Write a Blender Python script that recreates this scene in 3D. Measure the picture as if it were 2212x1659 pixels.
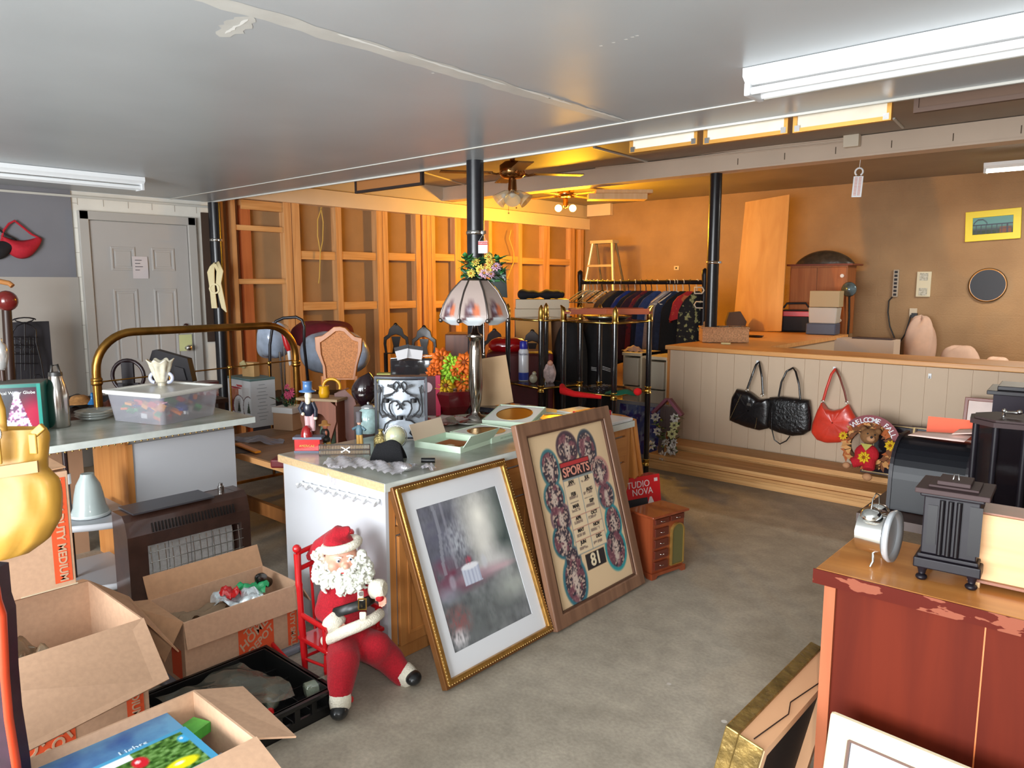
import bpy, math, random
import numpy as np
from mathutils import Matrix, Vector, Euler
random.seed(7)
for _o in list(bpy.data.objects): bpy.data.objects.remove(_o)
COL = bpy.context.scene.collection
SC = bpy.context.scene
R = math.radians
# ---------------------------------------------------------------- camera
FPX = 1600.0; EYE = 1.55; PITCH = math.atan(217.5/1600); YAWD = 41.5; YAW = R(YAWD)
_ct, _st, _cy, _sy = math.cos(PITCH), math.sin(PITCH), math.cos(YAW), math.sin(YAW)
cam_d = bpy.data.cameras.new('camera'); cam = bpy.data.objects.new('camera', cam_d); COL.objects.link(cam)
cam_d.sensor_width = 36.0; cam_d.lens = 36.0*FPX/2212; cam_d.clip_start = 0.02; cam_d.clip_end = 60
cam.location = (0, 0, EYE); cam.rotation_euler = (R(90)-PITCH, 0, YAW)
SC.camera = cam
# ---------------------------------------------------------------- world, lamps, exposure
SC.view_settings.view_transform = 'Standard'; SC.view_settings.look = 'None'
SC.view_settings.exposure = -0.3; SC.view_settings.gamma = 1.0; SC.view_settings.use_curve_mapping = False
w = bpy.data.worlds.new('world'); SC.world = w; w.use_nodes = True
w.node_tree.nodes['Background'].inputs[0].default_value = (0.85, 0.92, 1.0, 1)
w.node_tree.nodes['Background'].inputs[1].default_value = 0.6
def lamp(name, kind, loc, power, col=(1,1,1), size=0.1, size_y=None, rot=(0,0,0)):
    d = bpy.data.lights.new(name, kind); o = bpy.data.objects.new(name, d); COL.objects.link(o)
    o.location = loc; o.rotation_euler = rot; d.energy = power; d.color = col
    if kind == 'AREA':
        d.size = size
        if size_y: d.shape = 'RECTANGLE'; d.size_y = size_y
    else: d.shadow_soft_size = size
    return o
# the photographer's flash, just right of and above the lens
lamp('camera_flash', 'POINT', (0.055, 0.04, EYE+0.05), 78, (1.0, 0.97, 0.93), 0.02)
# daylight through the open overhead door behind the photographer
lamp('doorway_daylight', 'AREA', (-1.2, -3.3, 1.25), 900, (0.93, 0.97, 1.0), 4.5, 2.2, (R(90), 0, 0))
# ceiling fluorescents over the back half
lamp('fluorescent_light', 'AREA', (-0.6, 8.0, 2.55), 85, (1.0, 0.93, 0.8), 1.3, 0.1, (0, 0, 0))
lamp('warm_bulb_light', 'POINT', (-5.50, 7.14, 2.20), 108, (1.0, 0.47, 0.02), 0.04)
lamp('warm_bulb_light', 'POINT', (-5.33, 7.26, 2.20), 108, (1.0, 0.47, 0.02), 0.04)
# ---------------------------------------------------------------- picture geometry: a pixel's ray meets a known surface
def ray(u, v):
    a = (u-1106)/FPX; b = (v-829.5)/FPX; f = _ct-b*_st
    return Vector((_cy*a-_sy*f, _sy*a+_cy*f, -_st-b*_ct))
def PZ(u, v, z=0.0): d = ray(u, v); return Vector((0,0,EYE))+d*((z-EYE)/d.z)
def PY(u, v, y): d = ray(u, v); return Vector((0,0,EYE))+d*(y/d.y)
def PX(u, v, x): d = ray(u, v); return Vector((0,0,EYE))+d*(x/d.x)
def PD(u, v, D):
    d = ray(u, v); return Vector((0,0,EYE))+d*(D/(-_sy*d.x+_cy*d.y))
def fwd(p): return -_sy*p[0]+_cy*p[1]
def mpp(p): return (fwd(p)*_ct+(EYE-p[2])*_st)/FPX
# ---------------------------------------------------------------- materials
def lin(c):
    c = np.asarray(c, float)/255.0
    return np.where(c <= 0.04045, c/12.92, ((c+0.055)/1.055)**2.4)
def rgba(c): l = lin(c); return (float(l[0]), float(l[1]), float(l[2]), 1.0)
MATS = {}
def _new(name):
    m = bpy.data.materials.new(name); m.use_nodes = True
    return m, m.node_tree.nodes, m.node_tree.links, m.node_tree.nodes['Principled BSDF']
def mat(name, col=None, rough=0.55, metal=0.0, noise=0.0, scale=14.0, bump=0.0, emit=0.0, alpha=1.0, trans=0.0, coat=0.0, spec=0.5, col2=None, stretch=None, bscale=None, sheen=0.0, thr=None):
    if name in MATS: return MATS[name]
    m, N, L, P = _new(name); c = rgba(col)
    P.inputs['Base Color'].default_value = c; P.inputs['Roughness'].default_value = rough
    P.inputs['Metallic'].default_value = metal; P.inputs['Specular IOR Level'].default_value = spec
    P.inputs['Alpha'].default_value = alpha; P.inputs['Transmission Weight'].default_value = trans
    P.inputs['Coat Weight'].default_value = coat
    if sheen: P.inputs['Sheen Weight'].default_value = sheen
    if emit: P.inputs['Emission Color'].default_value = c; P.inputs['Emission Strength'].default_value = emit
    if noise or bump or col2 is not None:
        tc = N.new('ShaderNodeTexCoord'); mp = N.new('ShaderNodeMapping'); L.new(tc.outputs['Object'], mp.inputs[0])
        if stretch: mp.inputs['Scale'].default_value = stretch
        if noise or col2 is not None:
            nz = N.new('ShaderNodeTexNoise'); nz.inputs['Scale'].default_value = scale; nz.inputs['Detail'].default_value = 5
            L.new(mp.outputs[0], nz.inputs['Vector'])
            mx = N.new('ShaderNodeMix'); mx.data_type = 'RGBA'
            rp = N.new('ShaderNodeMapRange')
            t0, t1 = thr if thr else (0.35, 0.65)
            rp.inputs[1].default_value = t0; rp.inputs[2].default_value = t1
            L.new(nz.outputs[0], rp.inputs[0]); L.new(rp.outputs[0], mx.inputs[0])
            if col2 is not None: a, b = c, rgba(col2)
            else:
                a = tuple(min(1, x*(1-noise)) for x in c[:3])+(1,); b = tuple(min(1, x*(1+noise)) for x in c[:3])+(1,)
            mx.inputs[6].default_value = a; mx.inputs[7].default_value = b
            L.new(mx.outputs[2], P.inputs['Base Color'])
        if bump:
            n2 = N.new('ShaderNodeTexNoise'); n2.inputs['Scale'].default_value = bscale or scale*2; n2.inputs['Detail'].default_value = 4
            L.new(mp.outputs[0], n2.inputs['Vector'])
            bp = N.new('ShaderNodeBump'); bp.inputs['Strength'].default_value = bump; bp.inputs['Distance'].default_value = 0.01
            L.new(n2.outputs[0], bp.inputs['Height']); L.new(bp.outputs[0], P.inputs['Normal'])
    MATS[name] = m; return m
def wood(name, c1, c2, axis='z', rough=0.45, scale=3.0, fine=22.0, coat=0.0):
    if name in MATS: return MATS[name]
    m, N, L, P = _new(name)
    tc = N.new('ShaderNodeTexCoord'); mp = N.new('ShaderNodeMapping'); L.new(tc.outputs['Object'], mp.inputs[0])
    s = [fine, fine, fine]; s['xyz'.index(axis)] = scale*0.5
    mp.inputs['Scale'].default_value = s
    nz = N.new('ShaderNodeTexNoise'); nz.inputs['Scale'].default_value = 1.0; nz.inputs['Detail'].default_value = 6; nz.inputs['Distortion'].default_value = 0.6
    L.new(mp.outputs[0], nz.inputs['Vector'])
    rp = N.new('ShaderNodeMapRange'); rp.inputs[1].default_value = 0.32; rp.inputs[2].default_value = 0.68; L.new(nz.outputs[0], rp.inputs[0])
    mx = N.new('ShaderNodeMix'); mx.data_type = 'RGBA'; L.new(rp.outputs[0], mx.inputs[0])
    mx.inputs[6].default_value = rgba(c1); mx.inputs[7].default_value = rgba(c2)
    L.new(mx.outputs[2], P.inputs['Base Color']); P.inputs['Roughness'].default_value = rough; P.inputs['Coat Weight'].default_value = coat
    MATS[name] = m; return m
def vmat(name, rough=0.5, coat=0.0, metal=0.0):
    if name in MATS: return MATS[name]
    m, N, L, P = _new(name); a = N.new('ShaderNodeAttribute'); a.attribute_name = 'Col'
    L.new(a.outputs['Color'], P.inputs['Base Color']); P.inputs['Roughness'].default_value = rough; P.inputs['Coat Weight'].default_value = coat
    P.inputs['Metallic'].default_value = metal
    MATS[name] = m; return m
def glass(name, col=(235,240,240), rough=0.03, alpha=0.22):
    # thin clear sheet: mostly see-through, still reflecting
    if name in MATS: return MATS[name]
    return mat(name, col, rough=rough, alpha=alpha, spec=0.8, coat=0.6)
# ---------------------------------------------------------------- mesh builder
class MB:
    def __init__(s): s.v = []; s.f = []; s.m = []; s.sm = []; s.T = Matrix.Identity(4)
    def add(s, vs, fs, m=0, smooth=False):
        o = len(s.v); T = s.T
        s.v += [tuple(T @ Vector(p)) for p in vs]
        for f in fs: s.f.append(tuple(i+o for i in f)); s.m.append(m); s.sm.append(smooth)
        return s
    def box(s, c, d, m=0, rot=None, taper=1.0):
        x, y, z = d[0]/2, d[1]/2, d[2]/2
        vs = [Vector((sx*x*(taper if sz > 0 else 1), sy*y*(taper if sz > 0 else 1), sz*z)) for sz in (-1,1) for sy in (-1,1) for sx in (-1,1)]
        if rot: E_ = Euler([R(a) for a in rot]).to_matrix(); vs = [E_ @ p for p in vs]
        vs = [p+Vector(c) for p in vs]
        return s.add(vs, [(0,2,3,1),(4,5,7,6),(0,1,5,4),(2,6,7,3),(0,4,6,2),(1,3,7,5)], m)
    def bb(s, a, b, m=0):
        return s.box([(a[i]+b[i])/2 for i in range(3)], [abs(b[i]-a[i]) for i in range(3)], m)
    def tube(s, pts, r, n=8, m=0, closed=False, caps=True, flat=None):
        pts = [Vector(p) for p in pts]; k = len(pts)
        rs = r if hasattr(r, '__len__') else [r]*k
        vs = []; up = None
        for i, p in enumerate(pts):
            a = pts[(i-1) % k] if (closed or i > 0) else p
            b = pts[(i+1) % k] if (closed or i < k-1) else p
            d = (b-a); d = d.normalized() if d.length > 1e-9 else Vector((0,0,1))
            if up is None:
                up = Vector((0,0,1)) if abs(d.z) < 0.9 else Vector((1,0,0))
            x = up.cross(d)
            if x.length < 1e-6: x = Vector((1,0,0)).cross(d)
            x.normalize(); y = d.cross(x); up = y
            for j in range(n):
                t = 2*math.pi*j/n
                vs.append(p+x*rs[i]*math.cos(t)*(flat if flat else 1)+y*rs[i]*math.sin(t))
        fs = []
        for i in range(k if closed else k-1):
            for j in range(n):
                a = i*n+j; b = i*n+(j+1) % n; c = ((i+1) % k)*n+(j+1) % n; d_ = ((i+1) % k)*n+j
                fs.append((a, b, c, d_))
        s.add(vs, fs, m, True)
        if caps and not closed:
            s.add(vs[:n], [tuple(reversed(range(n)))], m); s.add(vs[-n:], [tuple(range(n))], m)
        return s
    def cyl(s, p0, p1, r0, r1=None, n=20, m=0, caps=True): return s.tube([p0, p1], [r0, r0 if r1 is None else r1], n, m, caps=caps)
    def lathe(s, prof, c=(0,0,0), n=24, m=0, smooth=True, a0=0.0, sx=1.0, sy=1.0, ang=None):
        vs = []; fs = []; k = len(prof); full = ang is None; tot = 2*math.pi if full else ang
        nn = n if full else n+1
        for (r, z) in prof:
            for j in range(nn):
                t = a0+tot*j/n
                vs.append((c[0]+r*math.cos(t)*sx, c[1]+r*math.sin(t)*sy, c[2]+z))
        for i in range(k-1):
            for j in range(n):
                j2 = (j+1) % nn
                fs.append((i*nn+j, i*nn+j2, (i+1)*nn+j2, (i+1)*nn+j))
        s.add(vs, fs, m, smooth)
        if full:
            if prof[0][0] > 1e-4: s.add(vs[:nn], [tuple(reversed(range(nn)))], m)
            if prof[-1][0] > 1e-4: s.add(vs[-nn:], [tuple(range(nn))], m)
        return s
    def ball(s, c, r, n=14, m=0, k=9):
        r = r if hasattr(r, '__len__') else (r, r, r)
        prof = [(math.sin(math.pi*i/k), -math.cos(math.pi*i/k)) for i in range(k+1)]
        vs = []; fs = []
        for (a, z) in prof:
            for j in range(n):
                t = 2*math.pi*j/n; vs.append((c[0]+r[0]*a*math.cos(t), c[1]+r[1]*a*math.sin(t), c[2]+r[2]*z))
        for i in range(k):
            for j in range(n): fs.append((i*n+j, i*n+(j+1) % n, (i+1)*n+(j+1) % n, (i+1)*n+j))
        return s.add(vs, fs, m, True)
    def prism(s, poly, a, b, plane='xz', m=0, smooth=False):
        # poly 2D points, extruded along the remaining axis from a to b
        def P(p, t):
            if plane == 'xz': return (p[0], t, p[1])
            if plane == 'xy': return (p[0], p[1], t)
            return (t, p[0], p[1])
        n = len(poly); vs = [P(p, a) for p in poly]+[P(p, b) for p in poly]
        s.add(vs, [tuple(range(n)), tuple(reversed(range(n, 2*n)))], m)
        return s.add(vs, [(i, (i+1) % n+0, (i+1) % n+n, i+n) for i in range(n)], m, smooth)
    def ring(s, outer, inner, a, b, plane='xz', m=0):
        # a flat ring between two outlines of equal length, extruded
        def P(p, t): return (p[0], t, p[1]) if plane == 'xz' else ((p[0], p[1], t) if plane == 'xy' else (t, p[0], p[1]))
        n = len(outer); vs = [P(p, a) for p in outer]+[P(p, a) for p in inner]+[P(p, b) for p in outer]+[P(p, b) for p in inner]
        fs = []
        for i in range(n):
            j = (i+1) % n
            fs += [(i, j, n+j, n+i), (2*n+i, 3*n+i, 3*n+j, 2*n+j), (i, 2*n+i, 2*n+j, j), (n+i, n+j, 3*n+j, 3*n+i)]
        return s.add(vs, fs, m)
    def grid(s, fn, nu, nv, m=0, smooth=True, cu=False):
        vs = [fn(i/nu, j/nv) for j in range(nv+1) for i in range(nu+(0 if cu else 1))]
        w_ = nu+(0 if cu else 1)
        fs = [(j*w_+i, j*w_+(i+1) % w_, (j+1)*w_+(i+1) % w_, (j+1)*w_+i) for j in range(nv) for i in range(nu)]
        return s.add(vs, fs, m, smooth)
    def obj(s, name, mats, parent=None, bevel=0.0, sub=0, solid=0.0, weld=False):
        me = bpy.data.meshes.new(name); me.from_pydata(s.v, [], s.f)
        if not isinstance(mats, (list, tuple)): mats = [mats]
        for mm in mats: me.materials.append(mm)
        me.polygons.foreach_set('material_index', s.m); me.polygons.foreach_set('use_smooth', s.sm)
        me.validate(); me.update()
        o = bpy.data.objects.new(name, me); COL.objects.link(o)
        if parent is not None: o.parent = parent
        if weld: md = o.modifiers.new('weld', 'WELD'); md.merge_threshold = 0.0005
        if solid: md = o.modifiers.new('solid', 'SOLIDIFY'); md.thickness = solid; md.offset = 0
        if bevel: md = o.modifiers.new('bevel', 'BEVEL'); md.width = bevel; md.segments = 2; md.limit_method = 'ANGLE'; md.angle_limit = R(40)
        if sub: md = o.modifiers.new('sub', 'SUBSURF'); md.levels = sub; md.render_levels = sub
        return o
def tag(o, label, cat, group=None):
    o['label'] = label; o['category'] = cat
    if group: o['group'] = group
    return o
def thing(name, label, cat, loc=(0,0,0), rz=0.0, rx=0.0, ry=0.0, group=None):
    o = bpy.data.objects.new(name, None); COL.objects.link(o); o.empty_display_size = 0.05
    o.location = loc; o.rotation_euler = (R(rx), R(ry), R(rz))
    return tag(o, label, cat, group)
def one(b, name, m, label, cat, loc=(0,0,0), rz=0.0, rx=0.0, ry=0.0, group=None, **k):
    o = b.obj(name, m, None, **k); o.location = loc; o.rotation_euler = (R(rx), R(ry), R(rz))
    return tag(o, label, cat, group)
def struct(b, name, m, **k):
    o = b.obj(name, m, None, **k); o['kind'] = 'structure'; return o
def kids(o): return [c for c in bpy.data.objects if c.parent == o]
def copy_tree(o, parent=None):
    c = o.copy(); COL.objects.link(c)
    if parent is not None: c.parent = parent
    for ch in kids(o): copy_tree(ch, c)
    return c
def text(s, size, m, parent, loc, rot=(90,0,0), name='lettering', ext=0.0006, align='CENTER', sx=1.0, shear=0.0, bold=0.0):
    d = bpy.data.curves.new(name, 'FONT'); d.body = s; d.size = size; d.extrude = ext; d.align_x = align; d.align_y = 'CENTER'; d.resolution_u = 3
    d.shear = shear; d.offset = bold
    o = bpy.data.objects.new(name, d); COL.objects.link(o); d.materials.append(m); o.parent = parent
    o.location = loc; o.rotation_euler = [R(a) for a in rot]; o.scale = (sx, 1, 1); return o
def painted(name, parent, w_, h_, nx, ny, fn, m, loc=(0,0,0), rot=(0,0,0), y=0.0):
    # a flat printed sheet in local XZ facing -Y; fn(U,V)->(n,3) sRGB 0..255, U right 0..1, V up 0..1
    U, V = np.meshgrid(np.linspace(0, 1, nx+1), np.linspace(0, 1, ny+1)); u = U.ravel(); v = V.ravel()
    vs = np.stack([(u-0.5)*w_, np.full_like(u, y), v*h_], 1)
    a = (np.arange(ny)[:, None]*(nx+1)+np.arange(nx)[None, :]).ravel()
    fs = np.stack([a, a+1, a+nx+2, a+nx+1], 1)
    me = bpy.data.meshes.new(name); me.from_pydata(vs.tolist(), [], fs.tolist())
    at_ = me.color_attributes.new('Col', 'FLOAT_COLOR', 'POINT')
    c = np.clip(fn(u, v), 0, 255); l = lin(c); l4 = np.concatenate([l, np.ones((len(u), 1))], 1)
    at_.data.foreach_set('color', l4.astype(np.float32).ravel()); me.materials.append(m); me.update()
    o = bpy.data.objects.new(name, me); COL.objects.link(o); o.parent = parent; o.location = loc; o.rotation_euler = [R(q) for q in rot]
    return o
def hsh(u, v, s=1.0):
    x = np.sin(u*12.9898*s+v*78.233*s)*43758.5453; return x-np.floor(x)
def vnoise(u, v, f):
    x = u*f; y = v*f; xi = np.floor(x); yi = np.floor(y); a = x-xi; b = y-yi
    a = a*a*(3-2*a); b = b*b*(3-2*b)
    h = lambda i, j: hsh(xi+i, yi+j)
    return (h(0,0)*(1-a)+h(1,0)*a)*(1-b)+(h(0,1)*(1-a)+h(1,1)*a)*b
def mixc(c, k, col): k = np.clip(k, 0, 1)[:, None]; return c*(1-k)+np.array(col, float)*k
def blob(u, v, cx, cy, rx, ry, soft=0.3):
    d = np.sqrt(((u-cx)/rx)**2+((v-cy)/ry)**2); return np.clip((1+soft-d)/(2*soft), 0, 1)
def rectm(u, v, x0, x1, y0, y1): return ((u >= x0) & (u <= x1) & (v >= y0) & (v <= y1)).astype(float)
def arc(cx, cy, r, a0, a1, n=12, ry=None): return [(cx+r*math.cos(R(a0+(a1-a0)*i/n)), cy+(ry or r)*math.sin(R(a0+(a1-a0)*i/n))) for i in range(n+1)]
# shared materials
BRASS = mat('brass', (214,176,92), rough=0.22, metal=1.0)
OLDBRASS = mat('aged_brass', (186,136,66), rough=0.3, metal=1.0, noise=0.25, scale=9)
CHROME = mat('chrome', (225,225,222), rough=0.12, metal=1.0)
STEEL = mat('steel', (190,188,186), rough=0.25, metal=1.0)
BLACKP = mat('black_plastic', (22,22,24), rough=0.35)
BLACKM = mat('black_matte', (20,19,20), rough=0.75)
WHITEP = mat('white_plastic', (228,230,232), rough=0.4)
WHITEM = mat('white_melamine', (200,202,207), rough=0.35)
CARD = mat('cardboard', (196,158,128), rough=0.8, noise=0.05, scale=60)
CARDIN = mat('cardboard_inside', (182,140,105), rough=0.85, noise=0.06, scale=40)
CARDEDGE = mat('cardboard_edge', (205,170,140), rough=0.85)
ORANGE = mat('orange_print', (222,84,40), rough=0.7)
OAK = wood('oak', (186,120,62), (206,142,80), 'z', rough=0.35)
OAKH = wood('oak_along', (186,120,62), (206,142,80), 'y', rough=0.35)
PINE = wood('pine', (214,170,118), (226,188,140), 'z', rough=0.6)
PINEH = wood('pine_along', (206,158,104), (224,180,128), 'y', rough=0.6)
DARKW = wood('dark_wood', (46,28,22), (62,38,28), 'z', rough=0.4)
BLACKW = wood('black_stained_wood', (20,16,20), (28,23,28), 'z', rough=.4)
PRINT = vmat('printed_sheet', 0.5); GLOSSPRINT = vmat('glossy_print', 0.18)
MARBLE = mat('marble_laminate', (168,172,162), rough=0.25, col2=(126,128,118), scale=4, thr=(0.4,0.7))
MARBLE_EDGE = mat('marble_laminate_edge', (214,220,214), rough=0.3, noise=0.12, scale=8)
# ================================================================ the room
LX = -6.8; BY = 9.42; NC = 2.30; UC = 2.72; EDGE = 3.42
def floor_mat():
    m, N, L, P = _new('concrete_floor')
    tc = N.new('ShaderNodeTexCoord')
    def nz(s, d, det=6):
        n = N.new('ShaderNodeTexNoise'); n.inputs['Scale'].default_value = s; n.inputs['Detail'].default_value = det; n.inputs['Distortion'].default_value = d
        L.new(tc.outputs['Object'], n.inputs['Vector']); return n
    a, b, c = nz(1.3, 0.8), nz(9, 0.3), nz(70, 0)
    r1 = N.new('ShaderNodeValToRGB'); e = r1.color_ramp.elements
    e[0].position = 0.3; e[0].color = rgba((140,131,116)); e[1].position = 0.72; e[1].color = rgba((176,166,150)); L.new(a.outputs[0], r1.inputs[0])
    m1 = N.new('ShaderNodeMix'); m1.data_type = 'RGBA'; m1.blend_type = 'OVERLAY'; m1.inputs[0].default_value = 0.35; L.new(r1.outputs[0], m1.inputs[6]); L.new(b.outputs[0], m1.inputs[7])
    m2 = N.new('ShaderNodeMix'); m2.data_type = 'RGBA'; m2.blend_type = 'OVERLAY'; m2.inputs[0].default_value = 0.3; L.new(m1.outputs[2], m2.inputs[6]); L.new(c.outputs[0], m2.inputs[7])
    v = N.new('ShaderNodeTexVoronoi'); v.inputs['Scale'].default_value = 3.2; L.new(tc.outputs['Object'], v.inputs['Vector'])
    g = N.new('ShaderNodeMath'); g.operation = 'LESS_THAN'; g.inputs[1].default_value = 0.035; L.new(v.outputs['Distance'], g.inputs[0])
    m3 = N.new('ShaderNodeMix'); m3.data_type = 'RGBA'; L.new(g.outputs[0], m3.inputs[0]); L.new(m2.outputs[2], m3.inputs[6]); m3.inputs[7].default_value = rgba((196,188,178))
    L.new(m3.outputs[2], P.inputs['Base Color']); P.inputs['Roughness'].default_value = 0.62
    bp = N.new('ShaderNodeBump'); bp.inputs['Strength'].default_value = 0.15; bp.inputs['Distance'].default_value = 0.004; L.new(c.outputs[0], bp.inputs['Height']); L.new(bp.outputs[0], P.inputs['Normal'])
    return m
struct(MB().bb((LX-0.3, -3.2, -0.1), (4.6, BY+0.2, 0.0)), 'floor', floor_mat())
CEILP = mat('ceiling_gloss_paint', (174,180,184), rough=0.34, noise=0.05, scale=1.5, bump=0.10, bscale=2.2, spec=0.55)
struct(MB().bb((LX, -3.2, NC), (4.6, EDGE, NC+0.06)), 'ceiling', CEILP)
UPC = mat('upper_ceiling_paint', (150,140,128), rough=0.6, noise=0.06, scale=2)
struct(MB().bb((LX-0.2, EDGE, UC), (4.6, BY+0.2, UC+0.06)), 'ceiling', UPC)
TRIMW = mat('trim_white', (200,198,190), rough=0.5)
struct(MB().bb((LX, 3.055, NC-0.004), (4.6, 3.075, NC+0.001)).bb((LX, EDGE-0.012, NC-0.01), (4.6, EDGE+0.004, NC+0.004)), 'trim_1', TRIMW)
struct(MB().bb((LX, EDGE, NC+0.004), (4.6, EDGE+0.02, UC)), 'wall_soffit', UPC)
# joint-compound seams on the near ceiling
def seam(p, q, w0, name, m, z=NC, wob=0.012, n=40):
    p = Vector(p); q = Vector(q); d = (q-p).normalized(); s_ = Vector((-d.y, d.x)); b = MB(); vs = []
    for i in range(n+1):
        c = p+(q-p)*(i/n); e = math.sin(math.pi*min(1, max(0, i/n)))**0.3
        for k in (-1, 1): r_ = (w0+random.uniform(-wob, wob))*e; vs.append((c.x+s_.x*k*r_, c.y+s_.y*k*r_, z))
    b.add(vs, [(2*i, 2*i+1, 2*i+3, 2*i+2) for i in range(n)]); return b
PATCH = mat('joint_compound', (198,199,195), rough=0.42, noise=0.07, scale=6); PATCH2 = mat('joint_compound_bright', (232,234,232), rough=0.5)
sb = seam((-1.99, 0.6), (-2.0, 3.06), 0.045, 's', None, NC-0.0006)
s2 = seam((-2.02, 1.175), (-2.26, 1.20), 0.035, 's', None, NC-0.0007, n=12); sb.add(s2.v, s2.f)
struct(sb, 'trim_2', PATCH)
sb = MB()
for y0, y1 in ((1.42, 1.66), (1.70, 2.2), (2.24, 2.62), (2.7, 3.05)):
    s2 = seam((-1.965, y0), (-1.972, y1), 0.008, 's', None, NC-0.0012, 0.003, 16); sb.add(s2.v, s2.f)
s2 = seam((-2.05, 1.178), (-2.22, 1.196), 0.006, 's', None, NC-0.0012, 0.005, 12); sb.add(s2.v, s2.f)
for u, v in ((1298,99),(1325,92),(1352,85),(1366,80),(1376,77),(935,158),(1187,212),(1217,218)):
    p = PZ(u, v, NC-0.0012); sb.add([(p.x-0.006, p.y-0.004, p.z), (p.x+0.006, p.y-0.003, p.z), (p.x+0.004, p.y+0.006, p.z), (p.x-0.004, p.y+0.004, p.z)], [(0,1,2,3)])
struct(sb, 'trim_3', PATCH2)
# left wall: lighter board below, grey painted board above, white blockwork round the door
WL = mat('left_wall_board', (172,165,157), rough=0.7, noise=0.03, scale=2)
struct(MB().bb((LX-0.15, -3.2, 0), (LX-0.01, EDGE, NC)), 'wall_left', mat('white_block', (226,222,212), rough=0.6, noise=0.04, scale=5, bump=0.15))
struct(MB().bb((LX-0.02, -3.2, 0), (LX, 2.263, 1.60)), 'wall_left', WL)
struct(MB().bb((LX-0.02, -3.2, 1.60), (LX+0.004, 2.25, NC)), 'wall_left', mat('grey_wall_paint', (122,122,128), rough=0.6, noise=0.03, scale=3))
struct(MB().bb((LX, -3.2, 2.245), (LX+0.02, EDGE, 2.262)), 'trim_4', TRIMW)
bk = MB()
for i in range(9):     # thin mortar lines in the white blockwork
    y = 2.30+i*0.2; bk.bb((LX-0.012, y, 2.19), (LX-0.008, y+0.004, 2.245)) if y < 3.35 else None
for i in range(12): bk.bb((LX-0.012, 2.262, 0.2*i), (LX-0.008, 2.30, 0.2*i+0.004))
struct(bk, 'trim_5', mat('mortar', (170,160,148), rough=0.8))
# door
DG = mat('door_paint', (176,172,168), rough=0.45, noise=0.015, scale=3)
d0 = PX(190, 475, LX).y; d1 = PX(402, 485, LX).y; dt = 2.07
dr = bpy.data.objects.new('door_1', None); COL.objects.link(dr); dr.location = (LX, (d0+d1)/2, 0); dr.rotation_euler = (0, 0, R(90)); dr['kind'] = 'structure'
W_ = (d1-d0)
b = MB().bb((-W_/2, -0.012, 0), (W_/2, 0.02, dt))
for (x0, x1, z0, z1) in ((-0.26,-0.06,1.66,1.86),(0.08,0.28,1.66,1.86),(-0.26,-0.06,0.86,1.50),(0.08,0.28,0.86,1.50),(-0.26,-0.06,0.15,0.72),(0.08,0.28,0.15,0.72)):
    b.ring([(x0,z0),(x1,z0),(x1,z1),(x0,z1)], [(x0+.018,z0+.018),(x1-.018,z0+.018),(x1-.018,z1-.018),(x0+.018,z1-.018)], -0.019, -0.011)
    b.box(((x0+x1)/2, -0.0135, (z0+z1)/2), (x1-x0-.07, .006, z1-z0-.07))
b.obj('slab', DG, dr, bevel=0.003)
b = MB(); fw = 0.075
b.bb((-W_/2-fw-.005, -0.03, 0), (-W_/2-.005, 0.02, dt+fw)).bb((W_/2+.005, -0.03, 0), (W_/2+fw+.005, 0.02, dt+fw)).bb((-W_/2-fw, -0.03, dt+.004), (W_/2+fw, 0.02, dt+fw))
b.obj('door_frame', mat('door_frame_paint', (178,174,168), rough=0.45), dr, bevel=0.004)
MB().cyl((W_/2-.07, -.012, 1.16), (W_/2-.07, -.03, 1.16), .028, .024).cyl((W_/2-.07, -.03, 1.16), (W_/2-.07, -.045, 1.16), .012, .012).obj('deadbolt', CHROME, dr)
MB().lathe([(.03,0),(.03,.006),(.012,.01),(.012,.035),(.028,.045),(.03,.06),(.02,.072),(.0005,.075)]).obj('knob', CHROME, dr).matrix_local = Matrix.Translation((W_/2-.07, -.012, .96)) @ Matrix.Rotation(R(90), 4, 'X')
# papers on the door
PAPER = mat('paper', (205,196,196), rough=0.8); INK = mat('ink', (70,66,74), rough=0.8)
p = PX(301, 578, LX); t = thing('paper_notice', 'small pinkish typed paper notice taped to the middle of the white door', 'notice', (LX+.016, p.y, p.z), 90)
MB().grid(lambda u, v: ((u-.5)*.13, -.004-.004*math.sin(3*v), (v-.5)*.19), 6, 6).obj('sheet', PAPER, t)
b = MB()
for i, wd in enumerate((.08,.06,.09,.05)): b.bb((-.045, -.0125, .06-i*.028), (-.045+wd*.7, -.0105, .065-i*.028))
b.obj('writing', INK, t)
p = PX(399, 740, LX); t = thing('sticky_note', 'pale yellow-green note stuck near the latch edge of the white door', 'note', (LX+.016, p.y, p.z), 90)
MB().grid(lambda u, v: ((u-.5)*.12, -.004-.003*v, (v-.5)*.15), 4, 4).obj('sheet', mat('yellow_paper', (206,208,150), rough=0.8), t)
# stud wall -----------------------------------------------------------------
struct(MB().bb((LX-0.15, EDGE, 0), (LX-0.09, BY, UC)), 'wall_left', mat('fiberboard', (160,126,88), rough=0.85, noise=0.05, scale=5))
sw = thing('stud_framing', 'unpainted pine stud framing with nailed blocking along the far left wall', 'wall framing', (LX, 6.4, 0))
yo = lambda u, v=600: PX(u, v, LX).y-6.4
STUD = wood('stud_pine', (196,140,86), (222,172,118), 'z', rough=0.65, fine=30)
SB = wood('stud_block', (200,146,88), (224,174,116), 'y', rough=0.65, fine=30)
for u0, u1 in ((466,489),(505,515),(619,634),(636,652),(729,741),(816,828),(829,840),(900,910),(915,923),(924,932),(933,941),(984,996),(1056,1063),(1120,1128),(1175,1187),(1232,1241),(1254,1260)):
    MB().bb((-.09, yo(u0), 0), (0, yo(u1), 2.36)).obj('stud', STUD, sw)
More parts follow.
